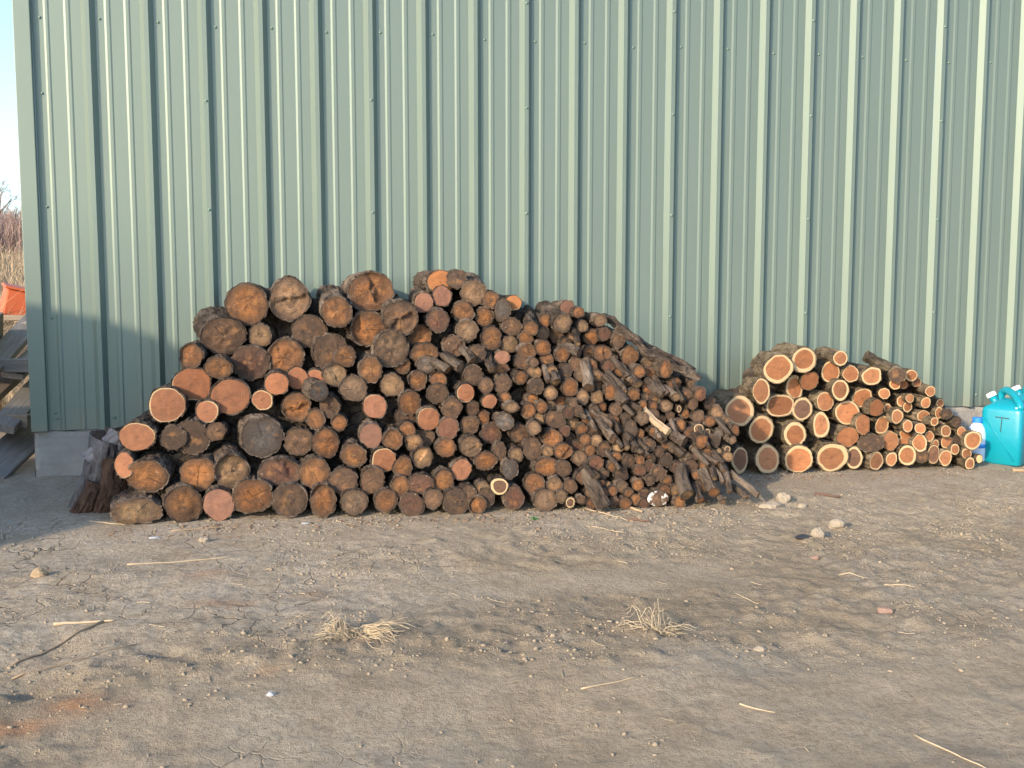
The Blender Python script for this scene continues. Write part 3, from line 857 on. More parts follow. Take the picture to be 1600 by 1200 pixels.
(1,(0.730,-0.674,1.013),(0.066,0.997,-0.039),0.54,0.0540,0.0576,'q',0,'slim dull pink log below stout flat oval orange cream-rimmed one, upper, middle of dark pile'),
(1,(0.728,-0.619,1.087),(-0.035,0.999,0.020),0.52,0.0762,0.0653,'s',0,'orange half-moon log with cream rim on the peak of dark pile'),
(1,(0.815,-0.639,1.104),(0.026,1.000,0.006),0.52,0.0580,0.0544,'k',0,'slim bark-covered log beside stout light brown one, upper, middle of dark pile'),
(1,(0.904,-0.660,1.029),(0.078,0.993,0.088),0.42,0.0726,0.0726,'b',0,'stout light brown log above stout orange-brown one, upper, middle of dark pile'),
(1,(0.992,-0.678,0.992),(-0.059,0.998,-0.016),0.58,0.0472,0.0509,'o',0,'slim orange-brown log beside stout light brown one, upper, middle of dark pile'),
(1,(0.841,-0.687,0.931),(-0.003,1.000,0.019),0.58,0.0614,0.0614,'o',0,'stout orange-brown log below stout light brown one, upper, middle of dark pile'),
(1,(0.695,-0.751,0.890),(-0.057,0.998,0.008),0.60,0.0604,0.0639,'m',0,'stout dark reddish log beside stout orange-brown one, upper, middle of dark pile'),
(1,(0.959,-0.663,0.906),(0.003,0.999,0.045),0.54,0.0510,0.0547,'o',0,'slim orange-brown log below stout light brown one, upper, middle of dark pile'),
(1,(1.051,-0.695,0.940),(0.053,0.999,-0.011),0.59,0.0472,0.0654,'g',0,'slim upright oval grey log beside slim orange-brown one, upper, middle of dark pile'),
(1,(1.121,-0.644,0.973),(0.005,1.000,0.009),0.53,0.0477,0.0441,'s',0,'slim orange cream-rimmed log beside slim upright oval grey one, upper, middle of dark pile'),
(1,(1.179,-0.831,0.846),(0.157,0.973,0.169),0.43,0.0392,0.0392,'o',0,'slim orange-brown log beside slim dark brown one, upper, middle of dark pile'),
(1,(1.100,-0.712,0.852),(0.013,0.999,-0.039),0.58,0.0545,0.0509,'d',0,'slim dark brown log beside stout orange-brown one, upper, middle of dark pile'),
(1,(0.856,-0.739,0.828),(0.041,0.999,0.013),0.61,0.0645,0.0610,'b',0,'stout light brown log below stout orange-brown one, upper, middle of dark pile'),
(1,(0.980,-0.759,0.790),(0.017,1.000,-0.023),0.62,0.0575,0.0646,'o',0,'stout orange-brown log beside stout light brown one, upper, middle of dark pile'),
(1,(1.080,-0.740,0.757),(-0.011,1.000,0.011),0.58,0.0470,0.0507,'t',0,'slim tan log beside stout orange-brown one, upper, middle of dark pile'),
(1,(1.167,-0.761,0.792),(0.023,1.000,0.009),0.57,0.0398,0.0398,'o',0,'slim orange-brown log above slim orange-brown one, upper, middle of dark pile'),
(1,(1.251,-0.805,0.742),(-0.079,0.997,0.015),0.57,0.0468,0.0432,'o',0,'slim orange-brown log beside slim orange-brown one, upper, middle of dark pile'),
(1,(1.162,-0.796,0.719),(0.038,0.999,0.021),0.59,0.0503,0.0503,'o',0,'slim orange-brown log beside slim tan one, upper, middle of dark pile'),
(1,(0.778,-0.757,0.755),(0.034,0.999,-0.026),0.58,0.0607,0.0571,'d',0,'stout dark brown log beside stout flat oval orange-brown one, upper, middle of dark pile'),
(1,(0.605,-0.712,0.802),(0.014,0.997,-0.073),0.57,0.0679,0.0643,'o',0,'stout orange-brown log beside thick light brown one, upper, middle of dark pile'),
(1,(0.624,-0.773,0.714),(-0.009,1.000,0.007),0.60,0.0743,0.0602,'o',0,'stout flat oval orange-brown log beside thick light brown one, upper, middle of dark pile'),
(1,(0.626,-0.805,0.660),(0.021,1.000,-0.006),0.59,0.0529,0.0493,'g',0,'slim grey log below stout flat oval orange-brown one, upper, middle of dark pile'),
(1,(0.889,-0.825,0.717),(0.074,0.997,-0.036),0.59,0.0531,0.0496,'k',0,'slim bark-covered log below stout light brown one, upper, middle of dark pile'),
(1,(1.025,-0.808,0.694),(0.098,0.995,-0.006),0.58,0.0429,0.0393,'q',0,'slim dull pink log below stout orange-brown one, upper, middle of dark pile'),
(1,(1.030,-0.802,0.636),(-0.047,0.998,-0.051),0.60,0.0358,0.0358,'o',0,'slim orange-brown log above slim dark brown one, upper, middle of dark pile'),
(1,(0.866,-0.861,0.607),(-0.098,0.995,-0.026),0.56,0.0564,0.0528,'d',0,'slim dark brown log above slim salmon-pink one, upper, middle of dark pile'),
(1,(1.021,-0.866,0.558),(0.012,1.000,0.028),0.56,0.0496,0.0496,'d',0,'slim dark brown log beside slim dark brown one, upper, middle of dark pile'),
(1,(0.579,-0.838,0.583),(0.067,0.997,-0.029),0.58,0.0490,0.0525,'o',0,'slim orange-brown log below stout flat oval orange-brown one, upper, middle of dark pile'),
(1,(0.679,-0.861,0.590),(0.014,1.000,0.000),0.61,0.0455,0.0420,'o',0,'slim orange-brown log above stout dark brown one, upper, middle of dark pile'),
(1,(1.135,-0.813,0.663),(0.037,0.999,0.009),0.59,0.0394,0.0394,'d',0,'slim dark brown log below slim orange-brown one, upper, middle of dark pile'),
(1,(1.111,-0.891,0.592),(-0.086,0.996,0.009),0.60,0.0354,0.0389,'o',0,'slim orange-brown log beside slim bark-covered one, upper, middle of dark pile'),
(1,(1.190,-0.859,0.615),(0.002,1.000,-0.005),0.60,0.0428,0.0392,'t',0,'slim tan log above slim bark-covered one, upper, middle of dark pile'),
(1,(1.183,-0.935,0.548),(0.085,0.996,-0.015),0.58,0.0458,0.0458,'k',0,'slim bark-covered log below slim tan one, upper, middle of dark pile'),
(1,(1.368,-0.924,0.536),(-0.029,0.998,-0.062),0.60,0.0462,0.0533,'o',0,'slim orange-brown log beside slim upright oval light brown one, upper, branchy end of dark pile'),
(1,(1.351,-0.825,0.701),(-0.072,0.997,-0.021),0.62,0.0396,0.0396,'o',0,'slim orange-brown log beside slim orange-brown one, upper, branchy end of dark pile'),
(1,(1.273,-0.803,0.673),(0.025,1.000,0.001),0.61,0.0397,0.0397,'o',0,'slim orange-brown log beside slim tan one, upper, branchy end of dark pile'),
(1,(1.184,-0.870,0.669),(-0.004,1.000,-0.008),0.61,0.0284,0.0284,'d',0,'thin dark brown log below slim orange-brown one, upper, middle of dark pile'),
(1,(1.344,-0.726,0.802),(0.006,0.999,0.039),0.57,0.0439,0.0439,'d',0,'slim dark brown log below slim light brown one, upper, branchy end of dark pile'),
(1,(1.356,-0.804,0.870),(-0.005,0.992,0.128),0.42,0.0541,0.0541,'b',0,'slim light brown log above slim dark brown one, upper, branchy end of dark pile'),
(1,(1.414,-0.672,0.949),(-0.057,0.997,-0.059),0.56,0.0406,0.0443,'q',0,'slim dull pink log above slim light brown one, upper, branchy end of dark pile'),
(1,(1.462,-0.737,0.926),(-0.038,0.999,0.011),0.57,0.0366,0.0329,'o',0,'thin orange-brown log beside slim light brown one, upper, branchy end of dark pile'),
(1,(1.478,-0.756,0.850),(-0.004,1.000,0.020),0.57,0.0329,0.0329,'t',0,'thin tan log above slim orange-brown one, upper, branchy end of dark pile'),
(1,(1.571,-0.768,0.881),(0.045,0.999,-0.003),0.59,0.0366,0.0366,'b',0,'slim light brown log above slim dark reddish one, upper, branchy end of dark pile'),
(1,(1.596,-0.770,0.808),(0.038,0.999,-0.031),0.56,0.0403,0.0403,'m',0,'slim dark reddish log above slim orange-brown one, upper, branchy end of dark pile'),
(1,(1.534,-0.739,0.790),(-0.015,0.999,0.050),0.59,0.0405,0.0441,'o',0,'slim orange-brown log above slim orange-brown one, upper, branchy end of dark pile'),
(1,(1.507,-0.784,0.707),(-0.025,1.000,-0.016),0.59,0.0365,0.0402,'o',0,'slim orange-brown log beside slim dark brown one, upper, branchy end of dark pile'),
(1,(1.578,-0.810,0.707),(-0.003,1.000,-0.020),0.57,0.0510,0.0474,'o',0,'slim orange-brown log below slim orange-brown one, upper, branchy end of dark pile'),
(1,(1.729,-0.810,0.695),(-0.077,0.997,0.021),0.62,0.0513,0.0550,'o',0,'slim orange-brown log below slim upright oval dark brown one, upper, branchy end of dark pile'),
(1,(1.666,-0.801,0.775),(0.121,0.992,0.030),0.61,0.0366,0.0439,'d',0,'slim upright oval dark brown log above slim orange-brown one, upper, branchy end of dark pile'),
(1,(1.644,-0.807,0.679),(-0.107,0.994,0.019),0.61,0.0183,0.0219,'d',0,'thin upright oval dark brown log beside slim orange-brown one, upper, branchy end of dark pile'),
(1,(1.836,-0.817,0.652),(0.005,1.000,0.024),0.58,0.0331,0.0331,'b',0,'thin light brown log above thin orange-brown one, upper, branchy end of dark pile'),
(1,(1.826,-0.867,0.601),(0.063,0.998,-0.006),0.59,0.0328,0.0365,'o',0,'thin orange-brown log beside slim upright oval orange-brown one, upper, branchy end of dark pile'),
(1,(1.898,-0.919,0.625),(-0.072,0.996,0.051),0.60,0.0398,0.0507,'o',0,'slim upright oval orange-brown log above slim orange-brown one, upper, branchy end of dark pile'),
(1,(1.745,-0.927,0.614),(0.081,0.995,0.053),0.58,0.0324,0.0360,'o',0,'thin orange-brown log below slim orange-brown one, upper, branchy end of dark pile'),
(1,(2.053,-0.887,0.543),(0.153,0.988,0.003),0.58,0.0220,0.0257,'b',0,'thin light brown log above slim dark reddish one, upper, branchy end of dark pile'),
(1,(1.961,-0.880,0.541),(0.099,0.995,0.016),0.57,0.0366,0.0366,'o',0,'slim orange-brown log below slim upright oval orange-brown one, upper, branchy end of dark pile'),
(1,(2.009,-0.945,0.488),(0.034,0.999,-0.008),0.59,0.0326,0.0326,'d',0,'thin dark brown log beside slim dark reddish one, upper, branchy end of dark pile'),
(1,(2.029,-0.980,0.440),(-0.056,0.998,-0.001),0.58,0.0325,0.0325,'d',0,'thin dark brown log below slim dark reddish one, upper, branchy end of dark pile'),
(1,(1.957,-0.963,0.415),(0.003,1.000,0.002),0.59,0.0144,0.0217,'r',0,'thin upright oval pale-ringed log beside thin orange-brown one, upper, branchy end of dark pile'),
(1,(1.999,-0.947,0.385),(-0.066,0.998,0.005),0.56,0.0254,0.0290,'o',0,'thin orange-brown log beside thin dark brown one, upper, branchy end of dark pile'),
(1,(1.806,-0.985,0.438),(-0.038,0.999,-0.017),0.59,0.0250,0.0250,'o',0,'thin orange-brown log above thin dark brown one, upper, branchy end of dark pile'),
(1,(1.776,-0.925,0.480),(0.080,0.997,-0.002),0.59,0.0253,0.0253,'b',0,'thin light brown log beside thin orange-brown one, upper, branchy end of dark pile'),
(1,(1.877,-0.870,0.542),(-0.006,1.000,-0.003),0.56,0.0292,0.0292,'d',0,'thin dark brown log below slim upright oval orange-brown one, upper, branchy end of dark pile'),
(1,(2.140,-0.938,0.439),(0.032,0.999,0.038),0.61,0.0329,0.0329,'k',0,'thin bark-covered log above slim light brown one, upper, branchy end of dark pile'),
(1,(1.752,-0.976,0.446),(0.059,0.998,-0.036),0.59,0.0215,0.0250,'o',0,'thin orange-brown log above slim light brown one, upper, branchy end of dark pile'),
(1,(1.368,-0.977,0.458),(0.008,1.000,-0.007),0.57,0.0282,0.0317,'d',0,'thin dark brown log below slim orange-brown one, upper, branchy end of dark pile'),
(1,(1.436,-0.930,0.488),(-0.059,0.997,-0.043),0.59,0.0356,0.0427,'b',0,'slim upright oval light brown log beside slim orange-brown one, upper, branchy end of dark pile'),
(1,(1.521,-0.888,0.594),(0.280,0.960,0.021),0.44,0.0359,0.0323,'b',0,'thin light brown log beside slim light brown one, upper, branchy end of dark pile'),
(1,(1.575,-0.966,0.513),(0.022,1.000,0.017),0.60,0.0320,0.0427,'o',0,'slim upright oval orange-brown log below slim dark brown one, upper, branchy end of dark pile'),
(1,(1.599,-0.983,0.423),(0.242,0.970,-0.020),0.43,0.0355,0.0355,'d',0,'slim dark brown log above thin orange-brown one, upper, branchy end of dark pile'),
(1,(1.547,-0.921,0.427),(0.004,1.000,-0.015),0.59,0.0251,0.0287,'o',0,'thin orange-brown log below slim tan one, upper, branchy end of dark pile'),
(1,(1.496,-0.942,0.417),(-0.045,0.998,0.045),0.59,0.0285,0.0285,'b',0,'thin light brown log above slim orange-brown one, upper, branchy end of dark pile'),
(1,(1.458,-0.953,0.382),(0.022,0.999,0.031),0.62,0.0391,0.0391,'o',0,'slim orange-brown log beside thin light brown one, upper, branchy end of dark pile'),
(1,(1.588,-0.987,0.360),(-0.052,0.999,0.004),0.56,0.0320,0.0320,'o',0,'thin orange-brown log beside slim upright oval bark-covered one, upper, branchy end of dark pile'),
(1,(1.663,-1.037,0.327),(-0.036,0.999,-0.013),0.58,0.0353,0.0494,'k',0,'slim upright oval bark-covered log below slim orange-brown one, lower, branchy end of dark pile'),
(1,(1.716,-1.024,0.294),(0.007,0.999,-0.033),0.61,0.0284,0.0319,'o',0,'thin orange-brown log beside slim upright oval bark-covered one, lower, branchy end of dark pile'),
(1,(1.788,-1.039,0.307),(0.013,0.999,0.043),0.56,0.0284,0.0284,'o',0,'thin orange-brown log above thin bark-covered one, lower, branchy end of dark pile'),
(1,(1.468,-0.995,0.320),(-0.048,0.998,0.034),0.60,0.0353,0.0318,'d',0,'thin dark brown log below slim orange-brown one, lower, branchy end of dark pile'),
(1,(1.415,-1.047,0.279),(-0.005,1.000,-0.024),0.61,0.0315,0.0315,'o',0,'thin orange-brown log beside thin tan one, lower, branchy end of dark pile'),
(1,(1.360,-0.973,0.270),(0.020,0.999,-0.027),0.59,0.0283,0.0354,'k',0,'thin upright oval bark-covered log beside slim orange-brown one, lower, branchy end of dark pile'),
(1,(1.440,-1.045,0.221),(0.012,1.000,0.027),0.58,0.0315,0.0350,'o',0,'thin orange-brown log above slim dark reddish one, lower, branchy end of dark pile'),
(1,(1.520,-1.053,0.226),(-0.017,1.000,0.004),0.56,0.0386,0.0421,'d',0,'slim dark brown log above slim dark reddish one, lower, branchy end of dark pile'),
(1,(1.387,-1.052,0.181),(0.006,1.000,0.002),0.58,0.0384,0.0419,'b',0,'slim light brown log beside slim orange-brown one, lower, branchy end of dark pile'),
(1,(1.463,-1.085,0.157),(-0.013,1.000,-0.022),0.62,0.0418,0.0418,'m',0,'slim dark reddish log below slim dark brown one, lower, branchy end of dark pile'),
(1,(1.579,-1.075,0.188),(0.091,0.996,0.014),0.62,0.0280,0.0280,'o',0,'thin orange-brown log beside slim bark-covered one, lower, branchy end of dark pile'),
(1,(1.635,-1.085,0.164),(-0.016,1.000,0.023),0.56,0.0386,0.0351,'k',0,'slim bark-covered log above slim upright oval bark-covered one, lower, branchy end of dark pile'),
(1,(1.553,-1.084,0.140),(-0.100,0.995,0.007),0.59,0.0280,0.0315,'o',0,'thin orange-brown log below thin orange-brown one, lower, branchy end of dark pile'),
(1,(1.595,-1.104,0.106),(0.004,1.000,0.027),0.60,0.0384,0.0454,'k',0,'slim upright oval bark-covered log below slim bark-covered one, lower, branchy end of dark pile'),
(1,(1.502,-1.106,0.106),(0.009,0.999,0.032),0.60,0.0244,0.0278,'d',0,'thin dark brown log below slim dark reddish one, lower, branchy end of dark pile'),
(1,(1.481,-1.133,0.062),(0.019,1.000,0.013),0.57,0.0208,0.0208,'o',0,'thin orange-brown log below thin dark brown one, lower, branchy end of dark pile'),
(1,(1.519,-1.118,0.054),(-0.047,0.998,-0.035),0.60,0.0174,0.0209,'t',0,'thin upright oval tan log above slim orange-brown one, lower, branchy end of dark pile'),
(1,(1.533,-1.153,0.028),(-0.040,0.999,0.013),0.59,0.0242,0.0277,'o',0,'thin orange-brown log beside slim orange-brown one, bottom row, branchy end of dark pile'),
(1,(1.675,-1.135,0.048),(0.087,0.996,-0.009),0.57,0.0349,0.0349,'o',0,'slim orange-brown log below thin dark reddish one, bottom row, branchy end of dark pile'),
(1,(1.739,-1.140,0.070),(-0.051,0.998,-0.038),0.62,0.0279,0.0279,'d',0,'thin dark brown log above slim flat oval white-patched one, lower, branchy end of dark pile'),
(1,(1.691,-1.106,0.116),(0.035,0.999,0.018),0.59,0.0350,0.0315,'m',0,'thin dark reddish log beside slim upright oval bark-covered one, lower, branchy end of dark pile'),
(1,(1.772,-1.070,0.177),(0.001,1.000,-0.025),0.62,0.0283,0.0283,'t',0,'thin tan log beside slim bark-covered one, lower, branchy end of dark pile'),
(1,(1.791,-1.127,0.102),(-0.017,1.000,0.019),0.61,0.0421,0.0421,'d',0,'slim dark brown log below slim bark-covered one, lower, branchy end of dark pile'),
(1,(1.618,-1.153,0.014),(0.047,0.999,0.026),0.58,0.0243,0.0243,'o',0,'thin orange-brown log beside thin light brown one, bottom row, branchy end of dark pile'),
(1,(1.652,-1.166,-0.018),(0.066,0.998,0.019),0.61,0.0312,0.0312,'o',0,'thin orange-brown log below slim orange-brown one, bottom row, branchy end of dark pile'),
(1,(1.765,-1.178,-0.017),(0.019,0.999,0.027),0.57,0.0591,0.0452,'w',0,'log with a white fungus patch on its end lying on the dirt'),
(1,(1.815,-1.151,0.009),(-0.010,1.000,0.019),0.60,0.0385,0.0385,'o',0,'slim orange-brown log beside slim flat oval white-patched one, bottom row, branchy end of dark pile'),
(1,(1.368,-1.150,-0.013),(0.014,1.000,-0.011),0.57,0.0241,0.0241,'d',0,'thin dark brown log beside thin dark reddish one, bottom row, branchy end of dark pile'),
(1,(1.544,-1.162,-0.031),(0.020,0.999,0.041),0.59,0.0277,0.0311,'d',0,'thin dark brown log beside slim orange-brown one, bottom row, branchy end of dark pile'),
(1,(1.828,-1.143,0.067),(-0.017,1.000,0.005),0.62,0.0280,0.0280,'o',0,'thin orange-brown log above slim orange-brown one, lower, branchy end of dark pile'),
(1,(1.700,-1.088,0.169),(0.045,0.999,0.008),0.58,0.0246,0.0281,'o',0,'thin orange-brown log above thin dark reddish one, lower, branchy end of dark pile'),
(1,(1.856,-1.040,0.234),(-0.013,0.999,-0.040),0.57,0.0249,0.0285,'o',0,'thin orange-brown log below thin bark-covered one, lower, branchy end of dark pile'),
(1,(1.847,-1.086,0.161),(-0.065,0.998,-0.003),0.60,0.0353,0.0389,'k',0,'slim bark-covered log above slim dark brown one, lower, branchy end of dark pile'),
(1,(1.952,-1.006,0.332),(0.022,0.999,-0.047),0.59,0.0323,0.0359,'o',0,'thin orange-brown log beside thin orange-brown one, lower, branchy end of dark pile'),
(1,(2.119,-0.994,0.346),(-0.012,1.000,-0.010),0.61,0.0326,0.0289,'o',0,'thin orange-brown log below slim light brown one, upper, branchy end of dark pile'),
(1,(2.048,-1.019,0.314),(0.019,0.999,-0.026),0.61,0.0288,0.0288,'r',0,'thin pale-ringed log above slim orange-brown one, lower, branchy end of dark pile'),
(1,(2.101,-1.006,0.290),(-0.078,0.997,-0.016),0.56,0.0217,0.0253,'r',0,'thin pale-ringed log below thin orange-brown one, lower, branchy end of dark pile'),
(1,(2.166,-1.006,0.281),(0.119,0.993,0.010),0.58,0.0290,0.0290,'g',0,'thin grey log below slim light brown one, lower, branchy end of dark pile'),
(1,(2.241,-1.050,0.309),(-0.112,0.993,-0.023),0.59,0.0252,0.0324,'o',0,'thin upright oval orange-brown log beside slim light brown one, lower, branchy end of dark pile'),
(1,(2.217,-1.073,0.259),(0.030,0.999,-0.015),0.57,0.0251,0.0251,'b',0,'thin light brown log below thin upright oval orange-brown one, lower, branchy end of dark pile'),
(1,(2.183,-1.087,0.211),(0.007,1.000,-0.000),0.57,0.0179,0.0179,'r',0,'thin pale-ringed log above thin tan one, lower, branchy end of dark pile'),
(1,(2.140,-1.080,0.201),(-0.048,0.999,-0.008),0.58,0.0179,0.0179,'t',0,'thin tan log above slim light brown one, lower, branchy end of dark pile'),
(1,(1.927,-1.077,0.204),(-0.074,0.997,-0.034),0.60,0.0284,0.0284,'d',0,'thin dark brown log beside thin tan one, lower, branchy end of dark pile'),
(1,(1.961,-1.083,0.173),(0.018,1.000,0.009),0.61,0.0249,0.0284,'t',0,'thin tan log beside thin dark brown one, lower, branchy end of dark pile'),
(1,(2.000,-1.082,0.219),(0.037,0.999,0.006),0.61,0.0213,0.0178,'b',0,'thin flat oval light brown log beside slim orange-brown one, lower, branchy end of dark pile'),
(1,(2.010,-1.094,0.187),(0.059,0.997,-0.040),0.59,0.0248,0.0284,'d',0,'thin dark brown log above slim dark brown one, lower, branchy end of dark pile'),
(1,(1.974,-1.105,0.129),(-0.022,0.999,0.043),0.57,0.0390,0.0354,'d',0,'slim dark brown log beside thin dark reddish one, lower, branchy end of dark pile'),
(1,(2.048,-1.108,0.133),(0.006,1.000,-0.011),0.57,0.0284,0.0319,'o',0,'thin orange-brown log beside slim dark brown one, lower, branchy end of dark pile'),
(1,(1.996,-1.133,0.089),(0.036,0.999,-0.011),0.59,0.0318,0.0247,'o',0,'thin flat oval orange-brown log above slim bark-covered one, lower, branchy end of dark pile'),
(1,(2.035,-1.142,0.059),(-0.041,0.999,-0.020),0.58,0.0247,0.0282,'o',0,'thin orange-brown log above slim bark-covered one, lower, branchy end of dark pile'),
(1,(1.883,-1.187,-0.037),(-0.012,1.000,-0.007),0.58,0.0349,0.0314,'o',0,'thin orange-brown log below thin tan one, bottom row, branchy end of dark pile'),
(1,(1.886,-1.065,0.220),(-0.006,0.999,-0.036),0.59,0.0177,0.0213,'b',0,'thin upright oval light brown log above slim bark-covered one, lower, branchy end of dark pile'),
(1,(1.649,-1.002,0.377),(0.084,0.996,0.017),0.57,0.0248,0.0284,'d',0,'thin dark brown log above slim upright oval bark-covered one, upper, branchy end of dark pile'),
(1,(1.915,-0.950,0.377),(0.067,0.997,-0.026),0.62,0.0253,0.0289,'d',0,'thin dark brown log below thin light brown one, upper, branchy end of dark pile'),
(1,(1.862,-0.958,0.362),(-0.030,1.000,-0.003),0.56,0.0216,0.0252,'o',0,'thin orange-brown log beside thin dark brown one, upper, branchy end of dark pile'),
(1,(1.908,-1.088,0.280),(0.074,0.997,0.020),0.61,0.0212,0.0247,'d',0,'thin dark brown log below thin orange-brown one, lower, branchy end of dark pile'),
(1,(2.124,-1.066,0.250),(-0.021,1.000,0.016),0.57,0.0286,0.0322,'k',0,'thin bark-covered log beside slim orange-brown one, lower, branchy end of dark pile'),
(2,(2.706,-0.586,0.589),(0.219,0.976,0.015),0.33,0.0867,0.0867,'f',0,'stout red-hearted log above slim upright oval red-hearted one, upper, thick end of bright pile'),
(2,(2.873,-0.572,0.634),(0.088,0.996,0.003),0.32,0.0790,0.0790,'f',0,'stout red-hearted log above slim rimless red-brown one, upper, thick end of bright pile'),
(2,(2.594,-0.600,0.461),(0.167,0.985,-0.043),0.32,0.0535,0.0740,'f',0,'slim upright oval red-hearted log beside stout red-hearted one, upper, thick end of bright pile'),
(2,(2.476,-0.579,0.350),(0.046,0.999,-0.022),0.33,0.0906,0.0906,'f',0,'stout red-hearted log beside stout red-hearted one, upper, thick end of bright pile'),
(2,(2.856,-0.496,0.461),(0.130,0.991,-0.020),0.31,0.0549,0.0760,'f',0,'slim upright oval red-hearted log below stout red-hearted one, upper, thick end of bright pile'),
(2,(2.929,-0.541,0.509),(0.141,0.990,0.006),0.33,0.0546,0.0588,'n',0,'slim rimless red-brown log below stout red-hearted one, upper, thick end of bright pile'),
(2,(2.748,-0.536,0.368),(-0.047,0.999,0.010),0.30,0.0921,0.0711,'f',0,'stout flat oval red-hearted log above stout red-hearted one, upper, thick end of bright pile'),
(2,(2.888,-0.537,0.335),(0.027,1.000,0.002),0.31,0.0673,0.0715,'v',0,'stout dusky cream-rimmed log beside stout flat oval red-hearted one, upper, thick end of bright pile'),
(2,(3.082,-0.500,0.556),(0.165,0.986,0.025),0.32,0.0594,0.0636,'f',0,'slim red-hearted log above slim upright oval red-hearted one, upper, thick end of bright pile'),
(2,(3.109,-0.567,0.641),(0.130,0.991,-0.016),0.32,0.0461,0.0461,'f',0,'slim red-hearted log above slim red-hearted one, upper, thick end of bright pile'),
(2,(3.192,-0.542,0.547),(0.143,0.990,0.014),0.30,0.0508,0.0508,'f',0,'slim red-hearted log beside slim red-hearted one, upper, thick end of bright pile'),
(2,(3.113,-0.571,0.455),(0.119,0.993,-0.015),0.32,0.0547,0.0673,'f',0,'slim upright oval red-hearted log above stout red-hearted one, upper, thick end of bright pile'),
(2,(3.043,-0.521,0.383),(0.008,0.998,-0.064),0.33,0.0593,0.0593,'f',0,'slim red-hearted log beside stout dusky cream-rimmed one, upper, thick end of bright pile'),
(2,(3.186,-0.523,0.314),(0.082,0.996,-0.016),0.31,0.0766,0.0766,'f',0,'stout red-hearted log beside stout upright oval red-hearted one, upper, thick end of bright pile'),
(2,(3.287,-0.518,0.392),(0.074,0.997,0.030),0.30,0.0640,0.0640,'f',0,'slim red-hearted log beside stout red-hearted one, upper, thick end of bright pile'),
(2,(2.610,-0.586,0.238),(0.115,0.993,-0.015),0.32,0.0787,0.0869,'f',0,'stout red-hearted log beside stout red-hearted one, lower, thick end of bright pile'),
(2,(2.838,-0.555,0.197),(0.048,0.999,0.015),0.31,0.0671,0.0755,'f',0,'stout red-hearted log above stout red-hearted one, lower, thick end of bright pile'),
(2,(2.988,-0.586,0.247),(0.113,0.994,0.002),0.32,0.0545,0.0796,'f',0,'stout upright oval red-hearted log beside stout red-hearted one, lower, thick end of bright pile'),
(2,(3.162,-0.582,0.172),(0.059,0.998,-0.003),0.33,0.0718,0.0634,'n',0,'stout rimless red-brown log above stout red-hearted one, lower, thick end of bright pile'),
(2,(3.248,-0.601,0.249),(0.108,0.994,-0.007),0.31,0.0464,0.0633,'n',0,'slim upright oval rimless red-brown log beside stout red-hearted one, lower, thick end of bright pile'),
(2,(2.483,-0.586,0.061),(0.060,0.998,0.026),0.31,0.0537,0.0827,'v',0,'stout upright oval dusky cream-rimmed log, bottom row, thick end of bright pile'),
(2,(2.649,-0.590,0.060),(-0.002,1.000,0.012),0.32,0.0748,0.0872,'f',0,'stout red-hearted log beside stout red-hearted one, bottom row, thick end of bright pile'),
(2,(2.842,-0.595,0.051),(0.150,0.988,0.026),0.33,0.0836,0.0878,'f',0,'stout red-hearted log below stout red-hearted one, bottom row, thick end of bright pile'),
(2,(3.061,-0.591,0.054),(0.140,0.990,0.002),0.33,0.0969,0.0927,'f',0,'widest fresh log with a straight diagonal crack, on the dirt in bright pile'),
(2,(3.202,-0.593,0.050),(0.088,0.996,-0.021),0.31,0.0550,0.0719,'v',0,'slim upright oval dusky cream-rimmed log, bottom row, thick end of bright pile'),
(2,(3.303,-0.589,0.537),(0.058,0.998,0.031),0.32,0.0632,0.0548,'f',0,'pear-shaped fresh log end on top of bright pile'),
(2,(3.449,-0.624,0.541),(0.363,0.930,0.054),0.34,0.0505,0.0463,'k',0,'slim bark-covered log beside thin red-hearted one, upper, thin end of bright pile'),
(2,(3.467,-0.578,0.483),(0.338,0.941,0.024),0.34,0.0340,0.0340,'f',0,'thin red-hearted log below slim bark-covered one, upper, thin end of bright pile'),
(2,(3.571,-0.579,0.532),(0.151,0.989,-0.006),0.32,0.0383,0.0383,'f',0,'thin red-hearted log beside slim bark-covered one, upper, thin end of bright pile'),
(2,(3.635,-0.535,0.488),(0.129,0.991,-0.036),0.31,0.0301,0.0301,'f',0,'thin red-hearted log below thin red-hearted one, upper, thin end of bright pile'),
(2,(3.547,-0.539,0.474),(0.171,0.985,-0.004),0.30,0.0300,0.0300,'n',0,'thin rimless red-brown log below slim bark-covered one, upper, thin end of bright pile'),
(2,(3.399,-0.577,0.427),(0.363,0.932,0.002),0.34,0.0339,0.0339,'f',0,'thin red-hearted log, upper, thin end of bright pile'),
(2,(3.644,-0.666,0.446),(0.315,0.949,0.005),0.34,0.0295,0.0337,'f',0,'thin red-hearted log above thin red-hearted one, upper, thin end of bright pile'),
(2,(3.567,-0.574,0.396),(-0.011,0.999,-0.043),0.30,0.0299,0.0299,'f',0,'thin red-hearted log above thin red-hearted one, upper, thin end of bright pile'),
(2,(3.542,-0.534,0.373),(0.099,0.995,0.004),0.30,0.0301,0.0344,'f',0,'thin red-hearted log beside thin red-hearted one, upper, thin end of bright pile'),
(2,(3.574,-0.546,0.338),(-0.023,1.000,-0.008),0.31,0.0344,0.0344,'f',0,'thin red-hearted log beside slim red-hearted one, upper, thin end of bright pile'),
(2,(3.663,-0.592,0.369),(0.039,0.999,0.026),0.30,0.0342,0.0385,'f',0,'thin red-hearted log above thin flat oval red-hearted one, upper, thin end of bright pile'),
(2,(3.793,-0.547,0.357),(0.070,0.998,0.001),0.32,0.0259,0.0303,'f',0,'thin red-hearted log above thin upright oval red-hearted one, upper, thin end of bright pile'),
